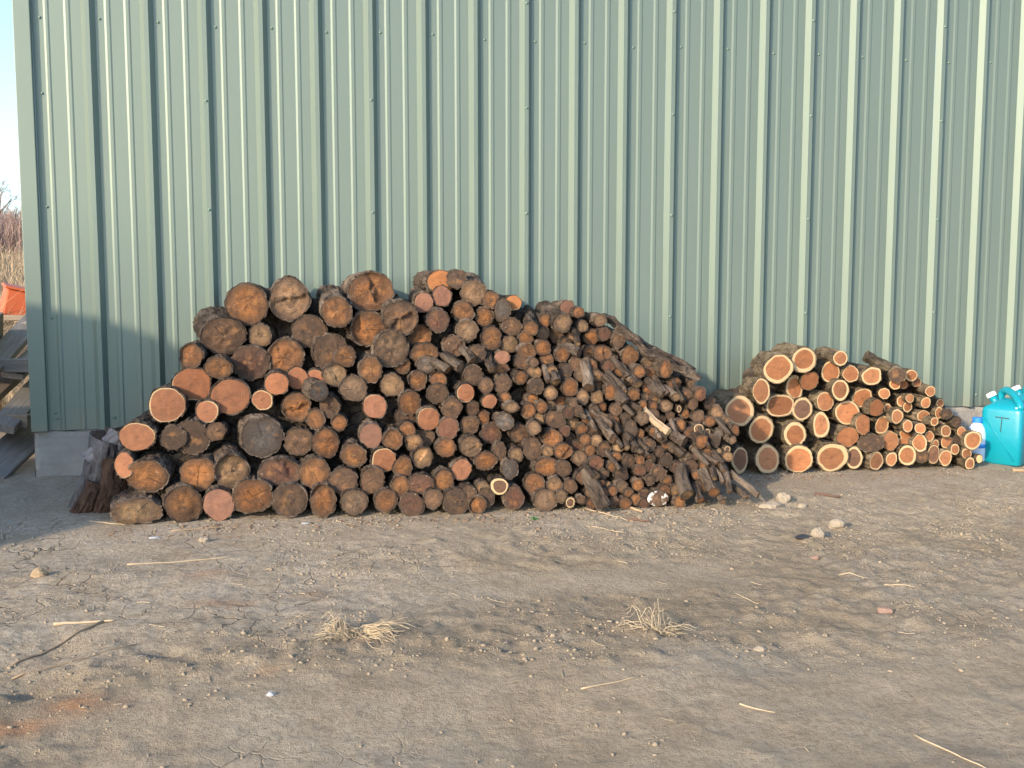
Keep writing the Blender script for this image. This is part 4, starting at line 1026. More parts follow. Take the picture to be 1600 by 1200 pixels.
(2,(3.435,-0.557,0.335),(0.235,0.972,-0.011),0.33,0.0256,0.0299,'f',0,'thin red-hearted log beside slim rimless red-brown one, upper, thin end of bright pile'),
(2,(3.453,-0.633,0.298),(0.119,0.993,-0.023),0.32,0.0422,0.0464,'f',0,'slim red-hearted log beside slim upright oval red-hearted one, upper, thin end of bright pile'),
(2,(3.335,-0.604,0.347),(0.062,0.998,-0.005),0.33,0.0507,0.0507,'n',0,'slim rimless red-brown log beside slim red-hearted one, upper, thin end of bright pile'),
(2,(3.667,-0.565,0.284),(0.017,0.999,0.032),0.32,0.0430,0.0344,'f',0,'thin flat oval red-hearted log below thin red-hearted one, upper, thin end of bright pile'),
(2,(3.753,-0.596,0.305),(0.070,0.996,-0.046),0.30,0.0257,0.0386,'f',0,'thin upright oval red-hearted log above thin red-hearted one, upper, thin end of bright pile'),
(2,(3.786,-0.625,0.300),(0.091,0.996,0.004),0.30,0.0342,0.0342,'k',0,'thin bark-covered log beside thin bark-covered one, upper, thin end of bright pile'),
(2,(3.689,-0.649,0.259),(0.045,0.998,0.041),0.31,0.0255,0.0297,'f',0,'thin red-hearted log beside thin flat oval red-hearted one, lower, thin end of bright pile'),
(2,(3.768,-0.587,0.218),(0.021,1.000,-0.017),0.31,0.0387,0.0387,'f',0,'thin red-hearted log beside thin red-hearted one, lower, thin end of bright pile'),
(2,(3.769,-0.649,0.199),(0.022,1.000,-0.001),0.32,0.0383,0.0383,'f',0,'thin red-hearted log above thin red-hearted one, lower, thin end of bright pile'),
(2,(3.865,-0.607,0.245),(0.080,0.997,-0.023),0.33,0.0344,0.0344,'k',0,'thin bark-covered log beside thin bark-covered one, lower, thin end of bright pile'),
(2,(3.406,-0.549,0.234),(0.134,0.991,0.010),0.31,0.0428,0.0599,'f',0,'slim upright oval red-hearted log above slim rimless red-brown one, lower, thin end of bright pile'),
(2,(3.513,-0.648,0.237),(0.147,0.989,-0.020),0.30,0.0338,0.0380,'f',0,'thin red-hearted log beside slim red-hearted one, lower, thin end of bright pile'),
(2,(3.555,-0.567,0.178),(0.209,0.978,0.015),0.32,0.0386,0.0386,'f',0,'thin red-hearted log beside slim rimless red-brown one, lower, thin end of bright pile'),
(2,(3.608,-0.634,0.217),(0.082,0.996,-0.041),0.32,0.0340,0.0340,'f',0,'thin red-hearted log below thin flat oval red-hearted one, lower, thin end of bright pile'),
(2,(3.594,-0.611,0.187),(0.138,0.990,-0.016),0.30,0.0213,0.0213,'g',0,'thin grey log above slim red-hearted one, lower, thin end of bright pile'),
(2,(3.689,-0.604,0.164),(0.034,0.999,0.021),0.31,0.0343,0.0343,'f',0,'thin red-hearted log beside slim red-hearted one, lower, thin end of bright pile'),
(2,(3.903,-0.606,0.189),(0.102,0.995,0.022),0.33,0.0302,0.0302,'f',0,'thin red-hearted log below thin bark-covered one, lower, thin end of bright pile'),
(2,(3.302,-0.603,0.133),(0.173,0.985,0.005),0.31,0.0804,0.0592,'k',0,'stout flat oval bark-covered log beside stout rimless red-brown one, lower, thin end of bright pile'),
(2,(3.442,-0.586,0.141),(0.122,0.992,-0.006),0.31,0.0511,0.0597,'n',0,'slim rimless red-brown log beside stout flat oval bark-covered one, lower, thin end of bright pile'),
(2,(3.548,-0.561,0.127),(0.083,0.996,-0.011),0.32,0.0386,0.0344,'f',0,'thin red-hearted log above slim red-hearted one, lower, thin end of bright pile'),
(2,(3.611,-0.628,0.131),(0.117,0.993,0.002),0.32,0.0468,0.0511,'f',0,'slim red-hearted log beside slim red-hearted one, lower, thin end of bright pile'),
(2,(3.813,-0.597,0.124),(0.173,0.985,-0.020),0.33,0.0388,0.0388,'f',0,'thin red-hearted log beside slim upright oval dusky cream-rimmed one, lower, thin end of bright pile'),
(2,(3.847,-0.632,0.085),(0.060,0.998,-0.009),0.31,0.0343,0.0343,'f',0,'thin red-hearted log beside slim upright oval red-hearted one, lower, thin end of bright pile'),
(2,(3.929,-0.634,0.059),(-0.041,0.999,0.034),0.33,0.0344,0.0344,'f',0,'thin red-hearted log below slim red-hearted one, bottom row, thin end of bright pile'),
(2,(3.948,-0.656,0.140),(0.090,0.996,0.002),0.33,0.0600,0.0557,'f',0,'pear-shaped fresh log end in front of the blue-capped bottle'),
(2,(4.008,-0.642,0.022),(0.054,0.999,-0.004),0.33,0.0216,0.0259,'c',0,'thin upright oval cream log beside thin red-hearted one, bottom row, thin end of bright pile'),
(2,(3.939,-0.649,-0.001),(0.029,1.000,0.005),0.31,0.0344,0.0387,'f',0,'thin red-hearted log below thin red-hearted one, bottom row, thin end of bright pile'),
(2,(3.783,-0.634,0.037),(0.058,0.998,-0.008),0.32,0.0428,0.0514,'f',0,'slim upright oval red-hearted log below thin red-hearted one, bottom row, thin end of bright pile'),
(2,(3.713,-0.621,0.053),(0.193,0.981,0.024),0.30,0.0385,0.0599,'v',0,'slim upright oval dusky cream-rimmed log, bottom row, thin end of bright pile'),
(2,(3.539,-0.612,0.053),(0.141,0.990,0.007),0.30,0.0554,0.0640,'f',0,'slim red-hearted log beside slim rimless red-brown one, bottom row, thin end of bright pile'),
(2,(3.434,-0.619,0.038),(0.177,0.984,0.035),0.33,0.0382,0.0467,'f',0,'slim upright oval red-hearted log beside slim red-hearted one, bottom row, thin end of bright pile'),
(2,(3.341,-0.613,0.025),(-0.039,0.999,-0.032),0.31,0.0551,0.0551,'f',0,'slim red-hearted log below stout flat oval bark-covered one, bottom row, thin end of bright pile'),
(2,(3.728,-0.614,0.121),(-0.126,0.992,-0.011),0.32,0.0257,0.0257,'f',0,'thin red-hearted log above slim upright oval dusky cream-rimmed one, lower, thin end of bright pile'),
(2,(3.867,-0.613,0.128),(0.038,0.999,0.016),0.30,0.0258,0.0301,'k',0,'thin bark-covered log beside slim red-hearted one, lower, thin end of bright pile'),
(2,(3.627,-0.629,0.053),(0.146,0.989,0.028),0.31,0.0426,0.0469,'k',0,'slim bark-covered log beside slim red-hearted one, bottom row, thin end of bright pile'),
(1,(0.734,-0.874,0.637),(-0.520,0.734,0.437),0.13,0.0261,0.0261,'o',1,'thin orange-brown branch beside slim orange-brown one, upper, middle of dark pile'),
(1,(0.798,-0.872,0.649),(-0.578,0.686,0.442),0.14,0.0291,0.0291,'b',1,'thin light brown branch beside slim dark brown one, upper, middle of dark pile'),
(1,(0.863,-0.861,0.677),(-0.389,0.779,0.492),0.12,0.0263,0.0263,'b',1,'thin light brown branch above slim dark brown one, upper, middle of dark pile'),
(1,(0.963,-0.884,0.637),(-0.124,0.785,0.607),0.13,0.0234,0.0234,'b',1,'thin light brown branch below slim dull pink one, upper, middle of dark pile'),
(1,(1.287,-0.931,0.565),(-0.019,0.769,0.639),0.14,0.0293,0.0293,'t',1,'thin tan branch beside slim orange-brown one, upper, branchy end of dark pile'),
(1,(1.250,-0.926,0.572),(-0.162,0.809,0.566),0.12,0.0147,0.0147,'d',1,'thin dark brown branch beside slim bark-covered one, upper, branchy end of dark pile'),
(1,(1.431,-0.868,0.713),(-0.553,0.727,0.407),0.13,0.0268,0.0268,'d',1,'thin dark brown branch above slim dark brown one, upper, branchy end of dark pile'),
(1,(1.429,-0.847,0.759),(-0.068,0.833,0.549),0.12,0.0179,0.0179,'t',1,'thin tan branch below thin light brown one, upper, branchy end of dark pile'),
(1,(1.461,-0.952,0.537),(-0.019,0.679,0.734),0.18,0.0294,0.0294,'d',1,'thin dark brown branch beside slim orange-brown one, upper, branchy end of dark pile'),
(1,(1.729,-0.957,0.549),(-0.268,0.836,0.479),0.11,0.0267,0.0267,'t',1,'thin tan branch beside thin light brown one, upper, branchy end of dark pile'),
(1,(1.857,-0.987,0.495),(-0.467,0.753,0.464),0.13,0.0238,0.0238,'b',1,'thin light brown branch above thin light brown one, upper, branchy end of dark pile'),
(1,(1.561,-1.074,0.282),(-0.297,0.712,0.636),0.16,0.0261,0.0261,'d',1,'thin dark brown branch above slim dark brown one, lower, branchy end of dark pile'),
(1,(1.653,-1.079,0.280),(-0.384,0.772,0.507),0.13,0.0175,0.0175,'t',1,'thin tan branch below slim upright oval bark-covered one, lower, branchy end of dark pile'),
(1,(1.676,-1.104,0.229),(-0.104,0.870,0.481),0.11,0.0232,0.0232,'b',1,'thin light brown branch beside thin bark-covered one, lower, branchy end of dark pile'),
(1,(1.626,-1.098,0.237),(0.057,0.894,0.445),0.10,0.0174,0.0174,'b',1,'thin light brown branch beside thin tan one, lower, branchy end of dark pile'),
(1,(1.938,-1.101,0.258),(-0.453,0.722,0.522),0.14,0.0293,0.0293,'d',1,'thin dark brown branch below thin orange-brown one, lower, branchy end of dark pile'),
(1,(1.928,-0.997,0.481),(-0.328,0.862,0.386),0.11,0.0238,0.0238,'t',1,'thin tan branch below slim orange-brown one, upper, branchy end of dark pile'),
(1,(1.643,-0.996,0.457),(-0.392,0.650,0.651),0.18,0.0324,0.0324,'b',1,'thin light brown branch beside slim orange-brown one, upper, branchy end of dark pile'),
(1,(1.651,-0.970,0.515),(0.130,0.830,0.542),0.12,0.0148,0.0148,'b',1,'thin light brown branch below thin light brown one, upper, branchy end of dark pile'),
(1,(1.911,-1.220,0.002),(-0.024,0.700,0.714),0.17,0.0374,0.0374,'b',1,'slim light brown branch beside slim bark-covered one, bottom row, branchy end of dark pile'),
(1,(1.469,-1.221,-0.041),(-0.340,0.614,0.712),0.22,0.0396,0.0396,'d',1,'forked dark branch jutting out onto the dirt from dark pile'),
(1,(1.450,-1.154,0.100),(-0.402,0.847,0.349),0.11,0.0229,0.0229,'b',1,'thin light brown branch below slim dark reddish one, lower, branchy end of dark pile'),
(1,(2.056,-1.221,0.013),(-0.137,0.767,0.626),0.14,0.0318,0.0318,'o',1,'thin orange-brown branch beside slim bark-covered one, bottom row, branchy end of dark pile'),
(1,(1.978,-1.235,-0.024),(-0.046,0.868,0.494),0.11,0.0230,0.0230,'o',1,'thin orange-brown branch below slim bark-covered one, bottom row, branchy end of dark pile'),
(1,(2.067,-1.191,0.077),(0.130,0.697,0.705),0.17,0.0174,0.0174,'t',1,'thin tan branch beside thin orange-brown one, lower, branchy end of dark pile'),
(1,(2.142,-1.227,0.007),(-0.065,0.650,0.757),0.20,0.0174,0.0174,'b',1,'thin light brown branch, bottom row, branchy end of dark pile'),
(1,(2.294,-1.235,-0.011),(-0.556,0.586,0.589),0.19,0.0175,0.0175,'o',1,'thin orange-brown branch, bottom row, branchy end of dark pile'),
(1,(2.229,-1.238,-0.017),(-0.388,0.800,0.459),0.11,0.0174,0.0174,'r',1,'thin pale-ringed branch, bottom row, branchy end of dark pile'),
(1,(2.093,-1.244,-0.034),(0.099,0.905,0.414),0.10,0.0173,0.0173,'b',1,'thin light brown branch, bottom row, branchy end of dark pile'),
(1,(2.188,-1.098,0.287),(-0.257,0.787,0.561),0.13,0.0148,0.0148,'b',1,'thin light brown branch beside thin upright oval orange-brown one, lower, branchy end of dark pile'),
(1,(1.859,-1.075,0.307),(-0.517,0.630,0.580),0.18,0.0205,0.0205,'c',1,'splintered cream branch with bark stripped off, branchy end of dark pile'),
(1,(1.662,-0.853,0.620),(0.066,0.997,0.046),0.60,0.0363,0.0391,'o',0,'slim orange-brown log above thin light brown one, upper, branchy end of dark pile'),
(1,(1.365,-0.841,0.617),(-0.002,1.000,0.023),0.61,0.0360,0.0395,'k',0,'slim bark-covered log above slim orange-brown one, upper, branchy end of dark pile'),
(1,(1.371,-0.969,0.353),(-0.018,1.000,-0.013),0.59,0.0353,0.0383,'t',0,'slim tan log beside slim dark brown one, lower, branchy end of dark pile'),
(1,(1.449,-0.854,0.596),(0.005,1.000,0.014),0.57,0.0360,0.0384,'b',0,'slim light brown log above slim orange-brown one, upper, branchy end of dark pile'),
(1,(1.386,-1.108,0.094),(-0.008,1.000,-0.023),0.60,0.0346,0.0353,'m',0,'slim dark reddish log beside slim dark brown one, lower, branchy end of dark pile'),
(1,(1.912,-1.141,0.063),(0.061,0.998,-0.007),0.56,0.0351,0.0322,'o',0,'thin orange-brown log below slim dark brown one, lower, branchy end of dark pile'),
(1,(1.732,-1.026,0.378),(0.027,0.999,0.026),0.62,0.0354,0.0382,'b',0,'slim light brown log beside slim upright oval bark-covered one, upper, branchy end of dark pile'),
(1,(2.121,-1.110,0.145),(0.009,1.000,-0.008),0.56,0.0356,0.0369,'b',0,'slim light brown log below thin orange-brown one, lower, branchy end of dark pile'),
(1,(2.149,-1.148,0.076),(0.023,0.999,0.024),0.58,0.0354,0.0333,'o',0,'thin orange-brown log below slim light brown one, lower, branchy end of dark pile'),
(1,(1.425,-1.127,0.023),(-0.005,0.999,-0.033),0.59,0.0346,0.0321,'b',0,'thin light brown log beside slim orange-brown one, bottom row, branchy end of dark pile'),
(1,(2.209,-0.980,0.342),(0.007,1.000,-0.022),0.61,0.0364,0.0406,'b',0,'slim light brown log below slim light brown one, upper, branchy end of dark pile'),
(1,(1.277,-0.724,0.878),(-0.006,1.000,0.016),0.59,0.0365,0.0400,'o',0,'slim orange-brown log beside slim light brown one, upper, branchy end of dark pile'),
(1,(1.752,-1.076,0.246),(0.005,1.000,0.009),0.56,0.0352,0.0350,'k',0,'thin bark-covered log beside thin bark-covered one, lower, branchy end of dark pile'),
(1,(2.063,-0.991,0.498),(-0.002,0.999,-0.049),0.60,0.0360,0.0382,'m',0,'slim dark reddish log beside thin dark brown one, upper, branchy end of dark pile'),
(1,(2.061,-0.967,0.372),(0.050,0.998,0.029),0.61,0.0363,0.0361,'d',0,'thin dark brown log below thin dark brown one, upper, branchy end of dark pile'),
(1,(2.080,-1.087,0.197),(0.053,0.998,-0.030),0.60,0.0356,0.0349,'o',0,'thin orange-brown log below slim orange-brown one, lower, branchy end of dark pile'),
(1,(1.604,-0.848,0.576),(-0.084,0.996,-0.029),0.61,0.0363,0.0375,'d',0,'slim dark brown log above slim upright oval orange-brown one, upper, branchy end of dark pile'),
(1,(1.513,-0.931,0.483),(0.008,0.999,0.043),0.58,0.0357,0.0362,'t',0,'slim tan log beside slim upright oval light brown one, upper, branchy end of dark pile'),
(1,(1.695,-0.853,0.554),(-0.052,0.999,0.010),0.58,0.0364,0.0358,'b',0,'thin light brown log below slim orange-brown one, upper, branchy end of dark pile'),
(1,(1.537,-0.993,0.315),(0.027,0.999,0.035),0.59,0.0354,0.0326,'m',0,'thin dark reddish log below thin light brown one, lower, branchy end of dark pile'),
(1,(1.883,-0.957,0.433),(-0.018,0.999,0.042),0.60,0.0361,0.0337,'b',0,'thin light brown log beside thin dark brown one, upper, branchy end of dark pile'),
(1,(1.427,-0.762,0.803),(0.045,0.999,0.005),0.61,0.0365,0.0347,'b',0,'thin light brown log below slim light brown one, upper, branchy end of dark pile'),
(1,(1.898,-1.112,0.123),(0.014,1.000,0.017),0.56,0.0353,0.0350,'m',0,'thin dark reddish log beside slim bark-covered one, lower, branchy end of dark pile'),
(1,(2.030,-1.102,0.258),(-0.025,0.999,0.028),0.60,0.0354,0.0377,'o',0,'slim orange-brown log above thin orange-brown one, lower, branchy end of dark pile'),
(1,(1.700,-0.971,0.497),(-0.018,1.000,-0.007),0.58,0.0357,0.0337,'o',0,'thin orange-brown log above slim orange-brown one, upper, branchy end of dark pile'),
(1,(1.524,-0.988,0.378),(0.006,1.000,0.024),0.56,0.0354,0.0328,'b',0,'thin light brown log beside slim orange-brown one, upper, branchy end of dark pile'),
(1,(1.998,-1.166,0.015),(0.010,1.000,-0.009),0.57,0.0351,0.0390,'k',0,'slim bark-covered log below thin flat oval orange-brown one, bottom row, branchy end of dark pile'),
(1,(1.419,-0.846,0.654),(0.122,0.992,0.017),0.59,0.0360,0.0398,'d',0,'slim dark brown log beside slim orange-brown one, upper, branchy end of dark pile'),
(1,(1.259,-0.770,0.815),(0.009,1.000,0.020),0.60,0.0362,0.0379,'b',0,'slim light brown log above slim orange-brown one, upper, middle of dark pile'),
(1,(2.171,-0.964,0.393),(0.021,0.999,-0.039),0.59,0.0364,0.0401,'b',0,'slim light brown log above slim light brown one, upper, branchy end of dark pile'),
(1,(1.495,-0.866,0.647),(-0.012,1.000,-0.017),0.57,0.0360,0.0352,'o',0,'thin orange-brown log beside slim orange-brown one, upper, branchy end of dark pile'),
(1,(1.281,-0.882,0.618),(-0.003,0.999,-0.047),0.62,0.0356,0.0337,'t',0,'thin tan log below slim orange-brown one, upper, branchy end of dark pile'),
(1,(1.803,-0.918,0.530),(-0.032,0.999,-0.006),0.59,0.0361,0.0364,'o',0,'slim orange-brown log below thin orange-brown one, upper, branchy end of dark pile'),
(1,(1.595,-0.862,0.642),(0.010,1.000,0.006),0.60,0.0362,0.0329,'m',0,'thin dark reddish log below slim orange-brown one, upper, branchy end of dark pile'),
(1,(1.711,-0.950,0.416),(-0.071,0.997,-0.010),0.57,0.0359,0.0398,'o',0,'slim orange-brown log above slim upright oval bark-covered one, upper, branchy end of dark pile'),
(1,(1.481,-1.157,0.014),(-0.025,0.999,0.028),0.59,0.0345,0.0369,'o',0,'slim orange-brown log beside thin dark reddish one, bottom row, branchy end of dark pile'),
(1,(1.206,-0.943,0.381),(0.010,1.000,0.002),0.60,0.0353,0.0322,'t',0,'thin tan log beside slim dark brown one, lower, middle of dark pile'),
(1,(1.265,-1.150,0.008),(-0.019,1.000,-0.007),0.62,0.0343,0.0380,'t',0,'slim tan log beside stout light brown one, bottom row, branchy end of dark pile'),
(1,(1.422,-1.163,-0.029),(0.011,1.000,-0.026),0.61,0.0340,0.0334,'m',0,'thin dark reddish log beside slim orange-brown one, bottom row, branchy end of dark pile'),
(1,(1.583,-1.145,0.047),(0.044,0.999,-0.015),0.58,0.0341,0.0330,'b',0,'thin light brown log beside thin orange-brown one, bottom row, branchy end of dark pile'),
(1,(1.477,-1.046,0.274),(0.048,0.999,-0.013),0.60,0.0340,0.0331,'t',0,'thin tan log above slim dark brown one, lower, branchy end of dark pile'),
(1,(1.592,-1.183,-0.035),(0.007,1.000,-0.005),0.59,0.0332,0.0319,'o',0,'thin orange-brown log beside thin orange-brown one, bottom row, branchy end of dark pile'),
(1,(1.548,-0.868,0.537),(0.035,0.999,0.001),0.58,0.0347,0.0370,'d',0,'thin dark brown log beside slim upright oval orange-brown one, upper, branchy end of dark pile'),
(1,(2.000,-1.006,0.293),(-0.019,0.999,-0.037),0.57,0.0344,0.0314,'o',0,'thin orange-brown log beside slim orange-brown one, lower, branchy end of dark pile'),
(1,(1.803,-0.994,0.389),(-0.093,0.995,-0.024),0.61,0.0338,0.0360,'d',0,'thin dark brown log beside slim light brown one, upper, branchy end of dark pile'),
(1,(1.220,-1.042,0.221),(-0.092,0.996,-0.015),0.61,0.0323,0.0324,'t',0,'thin tan log beside stout dark brown one, lower, branchy end of dark pile'),
(1,(1.597,-1.050,0.234),(0.026,0.999,-0.030),0.56,0.0325,0.0296,'t',0,'thin tan log beside slim dark brown one, lower, branchy end of dark pile'),
(1,(1.876,-1.156,0.017),(-0.021,1.000,0.001),0.60,0.0322,0.0339,'t',0,'thin tan log beside slim flat oval white-patched one, bottom row, branchy end of dark pile'),
(1,(1.379,-0.784,0.760),(-0.080,0.996,0.041),0.60,0.0333,0.0354,'d',0,'thin dark brown log beside slim dark brown one, upper, branchy end of dark pile'),
(1,(1.338,-1.001,0.415),(-0.123,0.992,0.027),0.60,0.0319,0.0318,'m',0,'thin dark reddish log beside slim dark brown one, upper, branchy end of dark pile'),
(1,(1.315,-1.011,0.320),(0.047,0.999,-0.021),0.58,0.0319,0.0332,'m',0,'thin dark reddish log beside slim orange-brown one, lower, branchy end of dark pile'),
(1,(2.174,-1.110,0.174),(0.063,0.998,-0.012),0.60,0.0314,0.0299,'t',0,'thin tan log beside slim light brown one, lower, branchy end of dark pile'),
(1,(1.743,-1.105,0.137),(-0.032,0.999,-0.005),0.58,0.0307,0.0279,'m',0,'thin dark reddish log beside slim dark brown one, lower, branchy end of dark pile'),
(1,(1.390,-1.002,0.233),(0.016,1.000,0.019),0.56,0.0308,0.0318,'m',0,'thin dark reddish log above slim light brown one, lower, branchy end of dark pile'),
(1,(1.822,-1.073,0.284),(-0.036,0.999,0.029),0.60,0.0307,0.0321,'k',0,'thin bark-covered log beside thin orange-brown one, lower, branchy end of dark pile'),
(1,(1.827,-0.931,0.480),(0.016,1.000,-0.000),0.59,0.0312,0.0341,'k',0,'thin bark-covered log below slim orange-brown one, upper, branchy end of dark pile'),
(1,(1.615,-0.979,0.310),(-0.055,0.998,-0.021),0.57,0.0305,0.0331,'m',0,'thin dark reddish log beside thin dark reddish one, lower, branchy end of dark pile'),
(1,(1.699,-1.169,-0.043),(-0.022,1.000,-0.001),0.57,0.0297,0.0278,'m',0,'thin dark reddish log beside thin orange-brown one, bottom row, branchy end of dark pile'),
(1,(1.276,-0.892,0.440),(-0.005,1.000,-0.024),0.62,0.0305,0.0334,'t',0,'thin tan log above slim dark brown one, upper, branchy end of dark pile'),
(1,(1.409,-1.008,0.324),(-0.032,0.998,0.061),0.58,0.0295,0.0314,'o',0,'thin orange-brown log beside slim tan one, lower, branchy end of dark pile'),
(1,(1.395,-0.993,0.419),(0.041,0.999,-0.028),0.56,0.0294,0.0303,'d',0,'thin dark brown log beside slim orange-brown one, upper, branchy end of dark pile'),
(1,(1.705,-1.149,0.006),(-0.088,0.995,-0.035),0.56,0.0289,0.0283,'m',0,'thin dark reddish log below slim orange-brown one, bottom row, branchy end of dark pile'),
(1,(1.810,-1.080,0.205),(-0.145,0.989,-0.015),0.61,0.0292,0.0293,'d',0,'thin dark brown log above slim bark-covered one, lower, branchy end of dark pile'),
(1,(2.076,-1.136,0.104),(-0.085,0.996,-0.003),0.56,0.0289,0.0277,'d',0,'thin dark brown log below slim light brown one, lower, branchy end of dark pile'),
(1,(1.917,-1.130,0.195),(-0.324,0.786,0.527),0.13,0.0162,0.0146,'o',1,'thin orange-brown branch below thin dark brown one, lower, branchy end of dark pile'),
(1,(1.734,-1.124,0.191),(-0.362,0.805,0.469),0.12,0.0151,0.0145,'o',1,'thin orange-brown branch above thin dark reddish one, lower, branchy end of dark pile'),
(1,(1.531,-1.051,0.329),(-0.265,0.759,0.595),0.14,0.0143,0.0145,'t',1,'thin tan branch beside thin dark reddish one, lower, branchy end of dark pile'),
(1,(1.599,-1.097,0.236),(-0.232,0.738,0.634),0.15,0.0111,0.0145,'d',1,'thin dark brown branch beside thin tan one, lower, branchy end of dark pile'),
(1,(1.911,-1.097,0.265),(-0.048,0.753,0.656),0.14,0.0134,0.0147,'b',1,'thin light brown branch below thin dark brown one, lower, branchy end of dark pile'),
(1,(1.561,-1.044,0.347),(-0.478,0.696,0.535),0.15,0.0118,0.0146,'o',1,'thin orange-brown branch beside thin dark reddish one, lower, branchy end of dark pile'),
(1,(1.596,-1.061,0.314),(-0.179,0.810,0.559),0.12,0.0125,0.0146,'d',1,'thin dark brown branch beside slim upright oval bark-covered one, lower, branchy end of dark pile'),
(1,(2.129,-1.160,0.148),(-0.321,0.820,0.474),0.12,0.0130,0.0146,'o',1,'thin orange-brown branch beside slim light brown one, lower, branchy end of dark pile'),
(1,(2.046,-1.159,0.144),(-0.408,0.726,0.554),0.14,0.0126,0.0146,'o',1,'thin orange-brown branch beside thin orange-brown one, lower, branchy end of dark pile'),
(1,(1.677,-0.936,0.590),(-0.304,0.727,0.616),0.15,0.0166,0.0149,'b',1,'thin light brown branch beside slim orange-brown one, upper, branchy end of dark pile'),
(1,(1.721,-1.015,0.423),(-0.526,0.731,0.434),0.13,0.0120,0.0147,'b',1,'thin light brown branch above slim light brown one, upper, branchy end of dark pile'),
(1,(1.809,-1.087,0.277),(-0.086,0.789,0.608),0.13,0.0115,0.0146,'b',1,'thin light brown branch below thin orange-brown one, lower, branchy end of dark pile'),
(1,(1.704,-1.115,0.208),(-0.341,0.743,0.576),0.14,0.0138,0.0145,'d',1,'thin dark brown branch below thin bark-covered one, lower, branchy end of dark pile'),
(1,(1.641,-0.955,0.545),(-0.367,0.760,0.537),0.13,0.0159,0.0148,'b',1,'thin light brown branch beside slim upright oval orange-brown one, upper, branchy end of dark pile'),
(1,(2.065,-1.119,0.231),(-0.146,0.763,0.629),0.14,0.0116,0.0147,'t',1,'thin tan branch beside slim orange-brown one, lower, branchy end of dark pile'),
(1,(1.572,-1.144,0.134),(-0.263,0.756,0.599),0.14,0.0111,0.0144,'o',1,'thin orange-brown branch above slim upright oval bark-covered one, lower, branchy end of dark pile'),
(1,(2.110,-1.203,0.056),(-0.070,0.853,0.516),0.11,0.0126,0.0145,'t',1,'thin tan branch below thin orange-brown one, lower, branchy end of dark pile'),
(1,(1.471,-1.051,0.324),(-0.107,0.762,0.639),0.14,0.0108,0.0145,'b',1,'thin light brown branch beside thin dark reddish one, lower, branchy end of dark pile'),
(1,(1.428,-1.020,0.386),(-0.545,0.692,0.473),0.14,0.0107,0.0146,'d',1,'thin dark brown branch beside thin dark brown one, upper, branchy end of dark pile'),
(1,(2.128,-1.177,0.113),(-0.158,0.789,0.594),0.13,0.0151,0.0146,'b',1,'thin light brown branch below slim light brown one, lower, branchy end of dark pile'),
(1,(1.694,-0.947,0.568),(-0.291,0.779,0.555),0.13,0.0161,0.0149,'b',1,'thin light brown branch beside thin light brown one, upper, branchy end of dark pile'),
(1,(1.962,-1.008,0.461),(-0.059,0.771,0.634),0.14,0.0115,0.0149,'d',1,'thin dark brown branch below thin dark brown one, upper, branchy end of dark pile'),
(1,(2.096,-1.158,0.150),(-0.470,0.755,0.458),0.13,0.0108,0.0146,'o',1,'thin orange-brown branch above thin dark brown one, lower, branchy end of dark pile'),
(1,(1.681,-1.026,0.396),(-0.453,0.688,0.566),0.15,0.0128,0.0147,'t',1,'thin tan branch above slim upright oval bark-covered one, upper, branchy end of dark pile'),
(1,(1.883,-0.987,0.498),(-0.292,0.753,0.590),0.14,0.0124,0.0149,'d',1,'thin dark brown branch, upper, branchy end of dark pile'),
(1,(1.734,-1.107,0.227),(-0.341,0.807,0.482),0.12,0.0131,0.0145,'b',1,'thin light brown branch below thin bark-covered one, lower, branchy end of dark pile'),
]
LONG_DARK = [(1.602,-0.676,0.902), (1.664,-0.688,0.881), (1.725,-0.718,0.822), (1.845,-0.766,0.729), (1.974,-0.801,0.667), (2.087,-0.834,0.604)]
LONG_PEELED = [(1.651,-0.790,0.836), (1.750,-0.819,0.782), (1.804,-0.854,0.711), (1.897,-0.880,0.663), (1.973,-0.902,0.622), (2.079,-0.930,0.571)]
BARK_POLE = [(3.290,-0.534,0.652), (3.362,-0.542,0.613), (3.434,-0.551,0.578)]
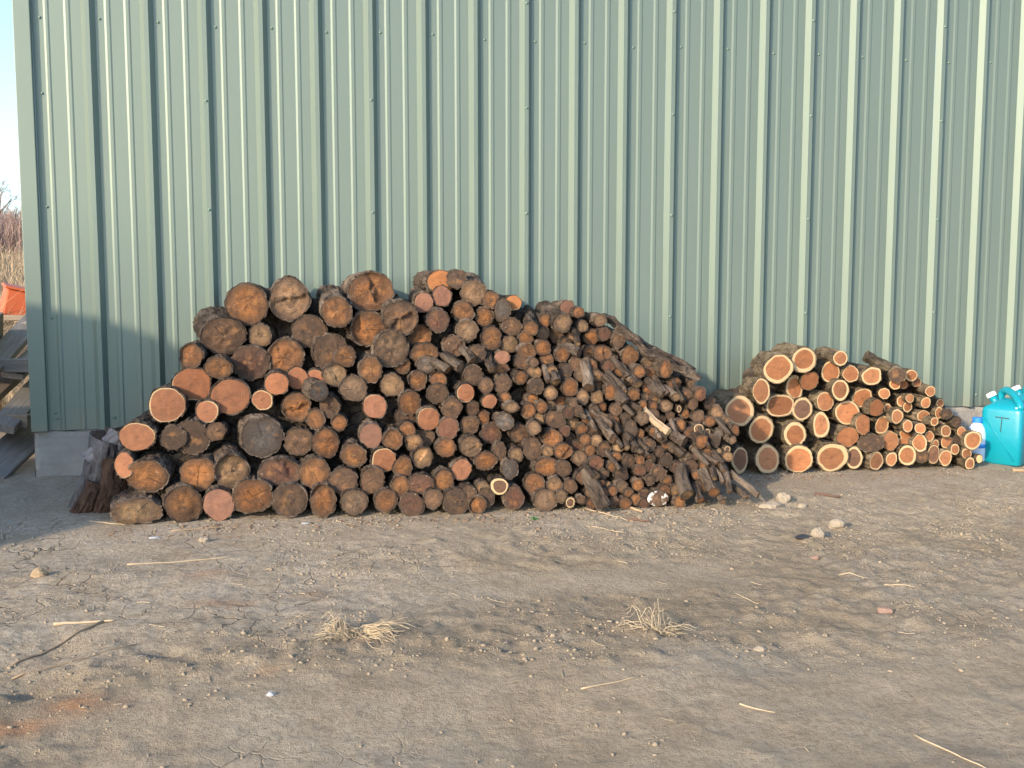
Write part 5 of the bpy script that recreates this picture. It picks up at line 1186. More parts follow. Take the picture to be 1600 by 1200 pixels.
FILL = [(-0.476,-0.531,0.730,0.074,0.40), (0.242,-0.831,0.113,0.072,0.40), (0.777,-0.817,0.274,0.074,0.40), (1.134,-0.884,0.158,0.074,0.40), (1.031,-0.630,0.584,0.077,0.40), (0.757,-0.588,0.662,0.076,0.40), (0.621,-0.516,0.904,0.077,0.40), (0.005,-0.814,0.185,0.072,0.40), (1.509,-0.620,0.717,0.078,0.40), (-0.616,-0.839,0.069,0.070,0.40), (-0.711,-0.769,0.221,0.071,0.40), (0.902,-0.766,0.380,0.075,0.40), (1.255,-0.653,0.674,0.077,0.40), (1.327,-0.916,0.061,0.074,0.40), (0.933,-0.669,0.492,0.076,0.40), (1.982,-0.834,0.269,0.077,0.40), (-0.055,-0.520,0.840,0.075,0.40), (0.660,-0.779,0.245,0.074,0.40), (-0.048,-0.847,0.100,0.071,0.40), (0.053,-0.845,0.036,0.072,0.40), (0.474,-0.709,0.486,0.074,0.40), (0.449,-0.746,0.328,0.074,0.40), (1.272,-0.546,0.794,0.078,0.40), (0.415,-0.621,0.574,0.075,0.40), (0.259,-0.859,0.038,0.072,0.40), (0.316,-0.595,0.676,0.075,0.40), (2.030,-0.777,0.452,0.078,0.40), (0.782,-0.516,0.853,0.077,0.40), (2.015,-0.695,0.558,0.043,0.40), (0.705,-0.460,0.951,0.078,0.40), (-0.383,-0.714,0.353,0.072,0.40), (1.853,-0.957,0.021,0.075,0.40), (0.033,-0.761,0.308,0.073,0.40), (0.963,-0.538,0.832,0.077,0.40), (0.241,-0.504,0.809,0.076,0.40), (1.082,-0.556,0.832,0.077,0.40), (1.687,-0.869,0.206,0.076,0.40), (-0.001,-0.646,0.530,0.074,0.40), (0.628,-0.863,0.111,0.073,0.40), (-0.820,-0.727,0.231,0.071,0.40), (1.187,-0.700,0.518,0.076,0.40), (0.140,-0.514,0.852,0.075,0.40), (-0.532,-0.826,0.043,0.070,0.40), (-0.738,-0.730,0.301,0.071,0.40), (-0.415,-0.765,0.211,0.071,0.40), (0.451,-0.734,0.408,0.074,0.40), (-0.604,-0.806,0.172,0.070,0.40), (2.204,-0.911,0.196,0.077,0.40), (0.856,-0.912,0.071,0.073,0.40), (1.455,-0.910,0.110,0.075,0.40), (2.057,-0.853,0.234,0.077,0.40), (1.021,-0.612,0.723,0.077,0.40), (0.980,-0.899,0.111,0.074,0.40), (1.491,-0.718,0.514,0.077,0.40), (0.047,-0.449,0.926,0.076,0.39), (-0.585,-0.679,0.440,0.072,0.40), (0.786,-0.627,0.574,0.076,0.40), (0.605,-0.742,0.425,0.074,0.40), (0.187,-0.785,0.234,0.073,0.40), (0.859,-0.437,0.999,0.078,0.38), (-0.109,-0.733,0.302,0.073,0.40), (0.702,-0.722,0.407,0.075,0.40), (1.134,-0.617,0.708,0.077,0.40), (1.301,-0.673,0.534,0.077,0.40), (1.929,-0.927,0.075,0.076,0.40), (1.479,-0.567,0.879,0.078,0.40), (0.688,-0.872,0.144,0.073,0.40), (-0.263,-0.817,0.116,0.071,0.40), (2.055,-0.748,0.520,0.028,0.40), (-0.621,-0.752,0.235,0.071,0.40), (1.168,-0.486,0.921,0.043,0.40), (1.699,-0.728,0.510,0.077,0.40), (2.137,-0.975,0.041,0.041,0.40), (-0.210,-0.713,0.415,0.072,0.40), (1.121,-0.815,0.236,0.075,0.40), (0.252,-0.715,0.397,0.074,0.40), (0.607,-0.667,0.485,0.075,0.40), (1.685,-0.946,0.046,0.075,0.40), (-0.480,-0.609,0.602,0.073,0.40), (-0.130,-0.477,0.811,0.075,0.40), (1.039,-0.517,0.894,0.078,0.40), (0.594,-0.617,0.653,0.076,0.40), (0.261,-0.775,0.284,0.073,0.40), (1.171,-0.544,0.795,0.078,0.40), (0.278,-0.571,0.750,0.075,0.40), (-0.120,-0.725,0.394,0.072,0.40), (1.221,-0.740,0.368,0.076,0.40), (1.083,-0.898,0.053,0.074,0.40), (-0.787,-0.667,0.378,0.026,0.40), (1.535,-0.689,0.581,0.077,0.40), (0.147,-0.810,0.186,0.072,0.40), (0.273,-0.446,0.924,0.077,0.39), (1.149,-0.745,0.447,0.076,0.40), (0.965,-0.795,0.348,0.075,0.40), (0.827,-0.636,0.665,0.076,0.40), (1.103,-0.627,0.625,0.077,0.40), (0.807,-0.837,0.168,0.074,0.40), (1.242,-0.806,0.293,0.075,0.40), (-0.204,-0.589,0.569,0.074,0.40), (0.489,-0.806,0.194,0.073,0.40), (1.361,-0.600,0.718,0.078,0.40), (0.427,-0.884,0.029,0.072,0.40), (-0.158,-0.677,0.489,0.073,0.40), (2.201,-0.943,0.068,0.059,0.40), (1.992,-0.804,0.335,0.077,0.40), (0.268,-0.674,0.459,0.074,0.40), (1.826,-0.721,0.536,0.078,0.40), (0.984,-0.734,0.408,0.075,0.40), (1.820,-0.814,0.285,0.077,0.40), (2.086,-0.936,0.078,0.076,0.40), (0.907,-0.852,0.221,0.074,0.40), (-0.037,-0.706,0.370,0.073,0.40), (0.022,-0.546,0.697,0.075,0.40), (0.330,-0.668,0.552,0.074,0.40), (1.985,-0.716,0.489,0.078,0.40), (0.725,-0.571,0.752,0.076,0.40), (-0.261,-0.652,0.529,0.073,0.40), (-0.264,-0.778,0.175,0.072,0.40), (2.175,-0.772,0.441,0.028,0.40), (1.429,-0.561,0.807,0.078,0.40), (1.646,-0.859,0.261,0.076,0.40), (1.712,-0.611,0.700,0.079,0.40), (1.368,-0.693,0.521,0.077,0.40), (0.131,-0.647,0.534,0.074,0.40), (0.860,-0.808,0.277,0.074,0.40), (-0.283,-0.654,0.430,0.073,0.40), (0.411,-0.858,0.111,0.073,0.40), (1.559,-0.732,0.500,0.077,0.40), (1.902,-0.916,0.172,0.076,0.40), (0.508,-0.815,0.262,0.073,0.40), (1.615,-0.943,0.034,0.075,0.40), (-0.065,-0.820,0.195,0.072,0.40), (0.220,-0.612,0.590,0.075,0.40), (-0.333,-0.738,0.289,0.072,0.40), (-0.183,-0.508,0.745,0.075,0.40), (0.437,-0.475,0.917,0.077,0.40), (0.668,-0.525,0.848,0.077,0.40), (0.200,-0.706,0.444,0.074,0.40), (-0.632,-0.662,0.380,0.072,0.40), (0.584,-0.735,0.323,0.074,0.40), (0.936,-0.491,0.957,0.078,0.40), (-0.372,-0.478,0.908,0.041,0.40), (-0.494,-0.772,0.247,0.071,0.40), (1.066,-0.812,0.292,0.075,0.40), (-0.425,-0.842,0.068,0.071,0.40), (-0.169,-0.883,0.020,0.071,0.40), (1.414,-0.709,0.465,0.077,0.40), (1.754,-0.881,0.227,0.076,0.40), (1.685,-0.729,0.440,0.077,0.40), (1.002,-0.597,0.652,0.077,0.40), (1.283,-0.747,0.451,0.076,0.40), (1.958,-0.685,0.558,0.079,0.40), (0.526,-0.888,0.086,0.072,0.40), (1.724,-0.791,0.390,0.077,0.40), (1.804,-0.747,0.432,0.077,0.40), (-0.326,-0.775,0.223,0.071,0.40), (1.617,-0.656,0.626,0.078,0.40), (1.481,-0.758,0.427,0.076,0.40), (-0.732,-0.715,0.376,0.071,0.40), (1.109,-0.670,0.517,0.076,0.40), (1.234,-0.868,0.172,0.075,0.40), (-0.161,-0.470,0.914,0.075,0.40), (0.978,-0.838,0.237,0.074,0.40), (2.194,-0.861,0.267,0.077,0.40), (1.432,-0.833,0.264,0.075,0.40), (-0.315,-0.584,0.584,0.074,0.40), (1.829,-0.689,0.639,0.043,0.40), (1.132,-0.763,0.332,0.076,0.40), (0.780,-0.711,0.479,0.075,0.40), (-0.399,-0.545,0.696,0.074,0.40), (1.241,-0.898,0.054,0.074,0.40), (0.832,-0.771,0.375,0.075,0.40), (1.921,-0.753,0.409,0.078,0.40), (1.753,-0.694,0.620,0.078,0.40), (0.557,-0.518,0.786,0.077,0.40), (1.395,-0.870,0.126,0.075,0.40), (-0.396,-0.741,0.285,0.072,0.40), (-0.280,-0.521,0.828,0.074,0.40), (0.655,-0.671,0.553,0.075,0.40), (-0.678,-0.803,0.168,0.070,0.40), (-0.087,-0.628,0.516,0.074,0.40), (0.062,-0.704,0.434,0.073,0.40), (-0.434,-0.690,0.405,0.072,0.40), (0.054,-0.589,0.632,0.074,0.40), (0.363,-0.734,0.363,0.074,0.40), (1.362,-0.628,0.628,0.078,0.40), (2.126,-0.743,0.453,0.061,0.40), (-0.301,-0.707,0.364,0.072,0.40), (2.286,-0.890,0.254,0.028,0.40), (1.164,-0.903,0.085,0.074,0.40), (0.551,-0.847,0.145,0.073,0.40), (0.317,-0.805,0.186,0.073,0.40), (1.666,-0.870,0.130,0.076,0.40), (1.781,-0.893,0.109,0.076,0.40), (2.071,-0.790,0.396,0.078,0.40), (1.602,-0.549,0.848,0.061,0.40), (-0.188,-0.398,1.015,0.028,0.34), (0.307,-0.846,0.127,0.072,0.40), (0.133,-0.707,0.379,0.073,0.40), (2.180,-0.799,0.365,0.078,0.40), (-0.517,-0.656,0.475,0.072,0.40), (1.510,-0.889,0.167,0.075,0.40), (1.904,-0.825,0.319,0.077,0.40), (-0.491,-0.697,0.367,0.072,0.40), (2.053,-0.886,0.162,0.077,0.40), (1.624,-0.579,0.764,0.079,0.40), (0.082,-0.789,0.191,0.072,0.40), (1.442,-0.771,0.360,0.076,0.40), (-0.674,-0.799,0.102,0.070,0.40), (1.536,-0.816,0.342,0.076,0.40), (1.230,-0.538,0.879,0.028,0.40), (1.611,-0.758,0.382,0.077,0.40), (0.773,-0.482,0.944,0.077,0.40), (2.146,-0.894,0.125,0.077,0.40), (1.457,-0.684,0.567,0.077,0.40), (-0.282,-0.505,0.760,0.075,0.40), (1.686,-0.799,0.322,0.077,0.40), (0.776,-0.906,0.033,0.073,0.40), (2.065,-0.847,0.311,0.077,0.40), (1.536,-0.924,0.047,0.075,0.40), (-0.214,-0.492,0.874,0.075,0.40), (-0.524,-0.525,0.670,0.074,0.40), (1.579,-0.898,0.103,0.075,0.40), (-0.148,-0.801,0.221,0.072,0.40), (-0.560,-0.747,0.219,0.071,0.40), (-0.711,-0.858,0.057,0.070,0.40), (0.423,-0.610,0.641,0.075,0.40), (0.210,-0.744,0.321,0.073,0.40), (2.009,-0.946,0.069,0.076,0.40), (1.208,-0.540,0.901,0.028,0.40), (1.051,-0.848,0.203,0.074,0.40), (1.852,-0.891,0.218,0.076,0.40), (-0.454,-0.766,0.160,0.071,0.40), (0.997,-0.699,0.501,0.076,0.40), (0.880,-0.564,0.722,0.077,0.40), (1.540,-0.561,0.799,0.079,0.40), (0.119,-0.814,0.108,0.072,0.40), (1.349,-0.856,0.235,0.075,0.40), (1.371,-0.739,0.399,0.076,0.40), (1.906,-0.730,0.499,0.078,0.40), (0.438,-0.537,0.850,0.076,0.40), (1.304,-0.895,0.147,0.074,0.40), (0.401,-0.751,0.276,0.074,0.40), (0.943,-0.877,0.055,0.074,0.40), (1.261,-0.530,0.872,0.028,0.40), (1.337,-0.576,0.844,0.060,0.40), (-0.175,-0.395,0.994,0.059,0.33), (0.364,-0.592,0.730,0.075,0.40), (0.925,-0.632,0.642,0.076,0.40), (0.873,-0.851,0.141,0.074,0.40), (0.524,-0.620,0.592,0.075,0.40), (1.558,-0.740,0.423,0.077,0.40), (2.272,-0.870,0.273,0.060,0.40), (-0.387,-0.570,0.591,0.074,0.40), (2.094,-0.724,0.516,0.029,0.40), (0.859,-0.735,0.453,0.075,0.40), (-0.011,-0.877,0.052,0.071,0.40), (0.480,-0.465,0.994,0.042,0.40), (0.693,-0.447,1.035,0.028,0.39), (1.976,-0.914,0.134,0.076,0.40), (1.130,-0.494,0.893,0.078,0.40), (1.844,-0.919,0.104,0.076,0.40), (0.109,-0.435,0.960,0.028,0.37), (1.696,-0.667,0.576,0.078,0.40), (0.925,-0.515,0.888,0.078,0.40), (1.434,-0.630,0.662,0.078,0.40), (0.552,-0.678,0.535,0.075,0.40), (1.985,-0.870,0.197,0.077,0.40), (-0.858,-0.817,0.138,0.025,0.40), (-0.780,-0.839,0.037,0.070,0.40), (1.572,-0.869,0.237,0.075,0.40), (1.320,-0.828,0.308,0.075,0.40), (1.202,-0.631,0.610,0.077,0.40), (0.245,-0.467,0.994,0.028,0.40), (1.277,-0.681,0.605,0.077,0.40), (0.557,-0.788,0.202,0.074,0.40), (1.504,-0.832,0.262,0.076,0.40), (0.997,-0.950,-0.015,0.040,0.40), (1.057,-0.717,0.432,0.076,0.40), (-0.177,-0.595,0.636,0.074,0.40), (0.590,-0.479,0.965,0.028,0.40), (1.840,-0.794,0.380,0.077,0.40), (0.674,-0.780,0.320,0.074,0.40), (1.201,-0.535,0.872,0.060,0.40), (1.923,-0.655,0.621,0.029,0.40), (0.404,-0.661,0.503,0.075,0.40), (-0.482,-0.614,0.523,0.073,0.40), (1.335,-0.588,0.788,0.078,0.40), (0.943,-0.571,0.763,0.077,0.40), (0.847,-0.679,0.550,0.076,0.40), (1.854,-0.704,0.612,0.060,0.40), (-0.024,-0.509,0.750,0.075,0.40), (1.393,-0.934,0.048,0.074,0.40), (0.747,-0.878,0.103,0.073,0.40), (1.762,-0.810,0.328,0.077,0.40), (1.410,-0.546,0.914,0.029,0.40), (0.819,-0.418,1.056,0.078,0.36), (-0.193,-0.867,0.083,0.071,0.40), (-0.012,-0.600,0.641,0.074,0.40), (0.959,-0.642,0.580,0.076,0.40), (0.824,-0.566,0.799,0.077,0.40), (0.032,-0.763,0.242,0.073,0.40), (-0.092,-0.595,0.594,0.074,0.40), (1.509,-0.677,0.650,0.077,0.40), (0.692,-0.654,0.627,0.075,0.40), (0.292,-0.634,0.604,0.075,0.40), (-0.832,-0.846,0.072,0.025,0.40), (1.281,-0.786,0.386,0.076,0.40), (-0.200,-0.792,0.175,0.072,0.40), (0.584,-0.580,0.726,0.076,0.40), (0.296,-0.749,0.339,0.073,0.40), (1.607,-0.820,0.320,0.076,0.40), (0.855,-0.500,0.866,0.078,0.40), (-0.601,-0.531,0.651,0.027,0.40), (1.462,-0.856,0.204,0.075,0.40), (0.763,-0.776,0.371,0.074,0.40), (1.559,-0.545,0.884,0.029,0.40), (1.694,-0.592,0.785,0.029,0.40), (2.780,-0.373,0.134,0.086,0.31), (3.441,-0.364,0.432,0.087,0.30), (3.557,-0.401,0.234,0.087,0.34), (3.827,-0.410,0.373,0.032,0.35), (2.808,-0.346,0.223,0.086,0.29), (3.211,-0.377,0.137,0.087,0.32), (3.459,-0.359,0.271,0.087,0.30), (2.633,-0.385,0.148,0.046,0.33), (3.831,-0.435,0.111,0.088,0.38), (2.747,-0.360,0.360,0.085,0.30), (3.243,-0.339,0.576,0.047,0.28), (2.685,-0.383,0.099,0.085,0.32), (3.519,-0.399,0.354,0.087,0.34), (2.877,-0.328,0.463,0.086,0.27), (3.663,-0.362,0.395,0.088,0.30), (3.103,-0.347,0.539,0.086,0.29), (4.026,-0.450,0.099,0.068,0.39), (3.068,-0.363,0.297,0.086,0.30), (3.106,-0.382,0.093,0.086,0.32), (2.984,-0.347,0.242,0.086,0.29), (3.927,-0.442,0.238,0.048,0.38), (2.998,-0.409,0.101,0.086,0.35), (3.389,-0.405,0.008,0.032,0.35), (3.514,-0.405,0.156,0.087,0.34), (2.872,-0.385,0.235,0.085,0.32), (3.999,-0.407,0.175,0.048,0.35), (3.281,-0.370,0.459,0.087,0.31), (3.036,-0.335,0.429,0.086,0.27), (3.781,-0.356,0.408,0.048,0.30), (3.813,-0.412,0.253,0.088,0.35), (3.332,-0.379,0.078,0.087,0.32), (3.191,-0.369,0.343,0.086,0.31), (3.700,-0.402,0.150,0.088,0.34), (2.773,-0.370,0.493,0.066,0.31), (3.161,-0.324,0.457,0.087,0.26), (3.730,-0.370,0.346,0.088,0.31), (2.973,-0.338,0.502,0.086,0.28), (3.581,-0.332,0.498,0.032,0.27), (2.920,-0.338,0.565,0.066,0.28), (3.724,-0.345,0.456,0.048,0.29), (3.196,-0.349,0.261,0.087,0.29), (3.817,-0.384,0.386,0.048,0.32), (3.533,-0.352,0.509,0.032,0.29), (3.677,-0.420,0.233,0.087,0.36), (3.610,-0.410,0.082,0.087,0.35), (2.690,-0.379,0.286,0.085,0.32), (3.520,-0.390,0.473,0.067,0.33), (3.286,-0.408,0.203,0.086,0.35), (3.427,-0.403,0.174,0.087,0.34), (2.616,-0.381,0.241,0.066,0.32), (3.647,-0.380,0.293,0.088,0.32), (3.345,-0.375,0.522,0.031,0.32), (2.873,-0.393,0.071,0.086,0.33), (3.369,-0.379,0.498,0.067,0.32), (2.931,-0.344,0.369,0.086,0.28), (2.595,-0.379,0.086,0.031,0.32), (3.703,-0.404,0.070,0.088,0.34), (3.372,-0.356,0.305,0.087,0.30), (3.046,-0.363,0.172,0.086,0.30), (3.910,-0.427,0.043,0.068,0.37), (3.287,-0.380,0.365,0.087,0.32), (3.799,-0.399,0.171,0.088,0.34), (3.852,-0.403,0.331,0.048,0.34), (2.649,-0.373,0.379,0.046,0.31), (3.218,-0.356,0.515,0.086,0.30), (3.601,-0.419,0.171,0.087,0.36), (3.965,-0.434,0.123,0.088,0.37), (3.674,-0.353,0.482,0.048,0.29), (2.647,-0.415,0.019,0.031,0.36), (3.450,-0.354,0.351,0.087,0.29), (2.815,-0.320,0.417,0.086,0.26), (3.893,-0.409,0.307,0.032,0.35), (3.173,-0.356,0.602,0.031,0.30), (2.868,-0.364,0.145,0.086,0.30)]

HEART = {  # heartwood colour and where the sapwood starts
    'o': ((0.28, 0.125, 0.048), 1.2), 'd': ((0.155, 0.093, 0.057), 1.2), 'g': ((0.135, 0.122, 0.110), 1.2), 'p': ((0.37, 0.165, 0.086), 0.97),
    'q': ((0.28, 0.140, 0.090), 1.03), 't': ((0.34, 0.215, 0.115), 1.2), 'r': ((0.17, 0.105, 0.070), 0.74), 'k': ((0.085, 0.058, 0.042), 1.2),
    'm': ((0.15, 0.070, 0.043), 1.2), 'b': ((0.27, 0.175, 0.105), 1.2), 's': ((0.36, 0.16, 0.065), 0.95), 'f': ((0.36, 0.160, 0.075), 0.81),
    'n': ((0.31, 0.135, 0.062), 1.0), 'v': ((0.20, 0.110, 0.070), 0.84), 'c': ((0.62, 0.46, 0.25), 0.9), 'w': ((0.20, 0.12, 0.075), 1.2)}
GROUPS = {1: "weathered logs in the big dark woodpile", 2: "fresh logs in the small bright woodpile"}


def log_parts(L, rx, rz, seed, branch, bend, taper, fresh, jag=0.0, path=None):
    """bark body (along local +Y, sawn end at y=0) and sawn end disc"""
    r = 0.5 * (rx + rz)
    n = int(np.clip(12 + r * 460, 12, 60))
    m = int(np.clip(L / max(0.016, r * 0.16), 5, 34))
    th = np.linspace(0, 2 * np.pi, n, endpoint=False)
    amp = 0.06 + 0.07 * rng.uniform()
    out = 1 + amp * noise3(np.cos(th) * 1.2, np.sin(th) * 1.2, seed * 7.1, 3) + 0.035 * noise3(np.cos(th) * 3, np.sin(th) * 3, seed * 3.3, 4)
    ph0, ph1 = rng.uniform(0, 6.28, 2)
    ys = np.concatenate([[0.0], np.linspace(0, 1, m + 1)[1:] * L])
    V = []
    face_z = []
    slant = (rng.normal(0, 0.07), rng.normal(0, 0.07)) if not branch else (rng.normal(0, 0.2), rng.normal(0, 0.2))
    if path is not None:
        pp = np.array(path)
        seg = np.concatenate([[0], np.cumsum(np.linalg.norm(np.diff(pp, axis=0), axis=1))])
        seg = seg / seg[-1] * L
    for j, y in enumerate(ys):
        k = y / L
        if path is not None:
            c = np.array([np.interp(y, seg, pp[:, 0]), np.interp(y, seg, pp[:, 1]), np.interp(y, seg, pp[:, 2])])
        else:
            c = np.array([bend * math.sin(k * 3.0 + ph0) - bend * math.sin(ph0), y, bend * math.sin(k * 2.6 + ph1) - bend * math.sin(ph1)])
        s = 1 + taper * k
        bk = out.copy()
        fu = 0.7 - 2.4 * np.abs(fbm(np.cos(th) * r * 42 + seed * 5, np.sin(th) * r * 42, y * 13 + seed, 9, 3))
        lump = noise3(np.cos(th) * 1.3 + seed, np.sin(th) * 1.3, y * 7, 21)
        bamp = (0.0022 if r < 0.02 else 0.0062 if not fresh else 0.0055) * (0.9 if j == 0 else 1)
        bk = bk * (1 + 0.05 * lump * min(1, k * 6)) + bamp * fu / r
        x = np.cos(th) * bk * rx * s
        z = np.sin(th) * bk * rz * s
        yy = np.full(n, c[1])
        if j < 3:
            yy = yy + (x * slant[0] + z * slant[1]) * (1 - j / 3.0)
        V.append(np.stack([x + c[0], yy, z + c[2]], -1))
    V = np.array(V)
    # rim of the bark at the sawn end, then a short return inwards
    front = V[0]
    c0 = front.mean(0)
    sm_ = np.stack([np.cos(th) * out * rx, front[:, 1] - c0[1], np.sin(th) * out * rz], -1)
    inner = c0 + sm_ * ((0.915 if not fresh else 0.93) if r > 0.03 else 0.89)
    inner[:, 1] += 0.002
    verts = [tuple(v) for v in inner] + [tuple(v) for v in V.reshape(-1, 3)]
    faces = []
    rows = len(ys) + 1
    for j in range(rows - 1):
        for i in range(n):
            i2 = (i + 1) % n
            faces.append((j * n + i, j * n + i2, (j + 1) * n + i2, (j + 1) * n + i))
    faces.append(tuple((rows - 1) * n + i for i in range(n)))
    # sawn end
    fv, ff, rad = [tuple(c0 - np.array([0, 0.0015, 0]))], [], [0.0]
    rings = 3 if r < 0.02 else 6 if r < 0.045 else 12
    offc, offa = rng.uniform(0, 0.09), rng.uniform(0, 6.28)
    step = rng.uniform(0.10, 0.24) * r * (1 if (jag > 0.5 and r > 0.04 and rng.uniform() < 0.2) else 0)
    sa, so = rng.uniform(0, 6.28), rng.uniform(-0.2, 0.45)
    for q in range(1, rings + 1):
        t = q / rings
        e = c0 + (inner - c0) * t * 1.006
        dz = (0.05 * r * jag) * fbm(e[:, 0] * 30 + seed, e[:, 2] * 30, seed, 13, 3) + 0.0012 * noise3(e[:, 0] * 70, e[:, 2] * 70, seed, 14)
        e[:, 1] += -0.0022 + dz * (1 if q < rings else 0.3)
        if step:
            sd_ = (np.cos(sa) * (e[:, 0] - c0[0]) + np.sin(sa) * (e[:, 2] - c0[2])) / r - so + 0.25 * noise3(e[:, 0] * 40, e[:, 2] * 40, seed, 19)
            e[:, 1] += step * sstep(-0.04, 0.10, sd_) * min(1, (1 - t) * 6)
        fv += [tuple(v) for v in e]
        rad += list(t * (1 + offc * np.cos(th - offa)))
    for i in range(n):
        i2 = (i + 1) % n
        ff.append((0, 1 + i, 1 + i2))
        for q in range(rings - 1):
            a = 1 + q * n
            ff.append((a + i, a + n + i, a + n + i2, a + i2))
    return verts, faces, fv, ff, rad


def build_log(loc, axis, L, rx, rz, typ, branch, label, pile, seed, path=None, name=None):
    fresh = pile == 2
    root = empty(name or ("branch" if branch else "log"), loc)
    ax = Vector(axis).normalized()
    side = ax.cross(Vector((0, 0, 1))).normalized()
    up = side.cross(ax)
    root.matrix_world = Matrix.Translation(loc) @ Matrix((side, ax, up)).transposed().to_4x4()
    bend = (0.02 if branch else 0.006) * (L / 0.4) * random.uniform(0.4, 1.3)
    jag = 1.0 if typ in 'omdbt' else 0.3
    lp = path
    if path is not None:
        inv = root.matrix_world.inverted()
        lp = [inv @ Vector(p) for p in path]
    v, fq, fv, ff, rad = log_parts(L, rx, rz, seed, branch, bend, random.uniform(-0.10, 0.06), fresh, jag, lp)
    obj("bark", mesh_from("bark", v, fq, M_BARK2 if fresh else (M_BARK if typ != 'c' else M_PALEWOOD), False), root)
    fm = M_FACE_FUNGUS if typ == 'w' else M_FACE_NEW if typ in 'fnpqsvc' else M_FACE_OLD
    me = mesh_from("cut_face", fv, ff, fm, True)
    a = me.attributes.new("rad", 'FLOAT', 'POINT')
    a.data.foreach_set("value", np.array(rad, dtype=np.float32))
    fo = obj("cut_face", me, root)
    h, sap = HEART[typ]
    j = random.uniform(0.70, 1.10) if typ not in 'fvp' else random.uniform(0.65, 1.15) if typ != 'p' else random.uniform(0.65, 0.95)
    g = random.uniform(-0.06, 0.06)
    fo.color = (min(1, h[0] * j * (1 + g)), h[1] * j, h[2] * j * (1 - g), sap + (random.uniform(-0.06, 0.09) if sap < 1 else 0))
    tag(root, label, "branch" if branch else "log", GROUPS[pile])
    return root


for i, (pile, loc, axis, L, rx, rz, typ, branch, label) in enumerate(LOGS):
    build_log(loc, axis, L, rx, rz, typ, branch, label, pile, i * 1.37 + 0.5)


inner = MB()
for (x, y, z, r, L) in FILL:
    a = random.uniform(-0.06, 0.06)
    pts = [(x + a * L * k / 3, y + L * k / 3, z) for k in range(4)]
    inner.tube(pts, [r * random.uniform(0.95, 1.05) for _ in pts], 14)
tag(inner.build("inner_logs", M_BARK), "dark logs deep inside the woodpiles, glimpsed only through the gaps", "logs", kind="stuff")


def plen(p):
    return sum((Vector(p[i + 1]) - Vector(p[i])).length for i in range(len(p) - 1))


for path, r, typ, label, pile in (
        (LONG_DARK, 0.022, 'k', "long crooked dark branch leaning down the slope of the dark pile by the wall", 1),
        (LONG_PEELED, 0.023, 'b', "long branch with torn pale bark lying under the dark leaning branch", 1),
        (BARK_POLE, 0.034, 'k', "bark-covered pole lying along the top of the bright pile", 2)):
    path = path[::-1]
    # resample finely with a slight crook
    fine = []
    for i in range(len(path) - 1):
        a, b = Vector(path[i]), Vector(path[i + 1])
        for k in range(4):
            fine.append(a.lerp(b, k / 4) + Vector((0, random.uniform(-0.004, 0.004), random.uniform(-0.005, 0.005))))
    fine.append(Vector(path[-1]))
    build_log(fine[0], (fine[2] - fine[0]), plen(fine), r, r, typ, True, label, pile, random.uniform(0, 99), fine)


# ------------------------------------------------------------------ broken stump at the end of the pile
M_SPLIT = simple("split_reddish_wood", (0.12, 0.07, 0.048), 0.9, 0.45, 14, 0.8, 60)
M_GREYBARK = simple("silvered_bark", (0.13, 0.117, 0.112), 0.9, 0.45, 18, 1.0, 70)
stump = tag(empty("broken_stump", (-1.05, -0.62, gh(-1.05, -0.62))), "broken grey stump with split reddish wood and a curled bark slab, by the foundation", "stump")
sx0, sy0, sz0 = stump.location


def rough_lump(pts_rad, seed, flat=1.0, n=22, amp=0.16):
    V, Fq = [], []
    for j, (cx_, cy_, cz_, rx_, ry_) in enumerate(pts_rad):
        for i in range(n):
            a = 2 * math.pi * i / n
            k = 1 + amp * float(fbm(np.array([math.cos(a) * 2.2 + seed]), np.array([math.sin(a) * 2.2]), cz_ * 26 + seed, 3, 4)[0])
            V.append((cx_ + math.cos(a) * rx_ * k, cy_ + math.sin(a) * ry_ * k, cz_ + 0.012 * float(noise3(np.array([i * 0.9]), j, seed, 2)[0])))
    for j in range(len(pts_rad) - 1):
        for i in range(n):
            i2 = (i + 1) % n
            Fq.append((j * n + i, j * n + i2, (j + 1) * n + i2, (j + 1) * n + i))
    Fq.append(tuple(range(n - 1, -1, -1)))
    Fq.append(tuple((len(pts_rad) - 1) * n + i for i in range(n)))
    return V, Fq


M_STUMP = bark_mat("silvered_stump_bark", (0.03, 0.026, 0.026), (0.13, 0.118, 0.115), (0.26, 0.245, 0.24), (0.42, 0.40, 0.39))
M_ROT = bark_mat("rotten_reddish_wood", (0.018, 0.010, 0.007), (0.095, 0.055, 0.037), (0.17, 0.10, 0.065), (0.28, 0.20, 0.14))


def side_piece(name, loc, axis, L, rx, rz, mat, seed):
    ax = Vector(axis).normalized()
    side = ax.cross(Vector((0, 1, 0.1))).normalized()
    up = side.cross(ax)
    v, fq, fv, ff, rad = log_parts(L, rx, rz, seed, False, 0.02, -0.12, False, 1.0)
    o = obj(name, mesh_from(name, v, fq, mat), stump)
    o.matrix_basis = Matrix.Translation(loc) @ Matrix((side, ax, up)).transposed().to_4x4()
    me_ = mesh_from("broken_end", fv, ff, M_ROT)
    e = obj("broken_end", me_, o)
    return o


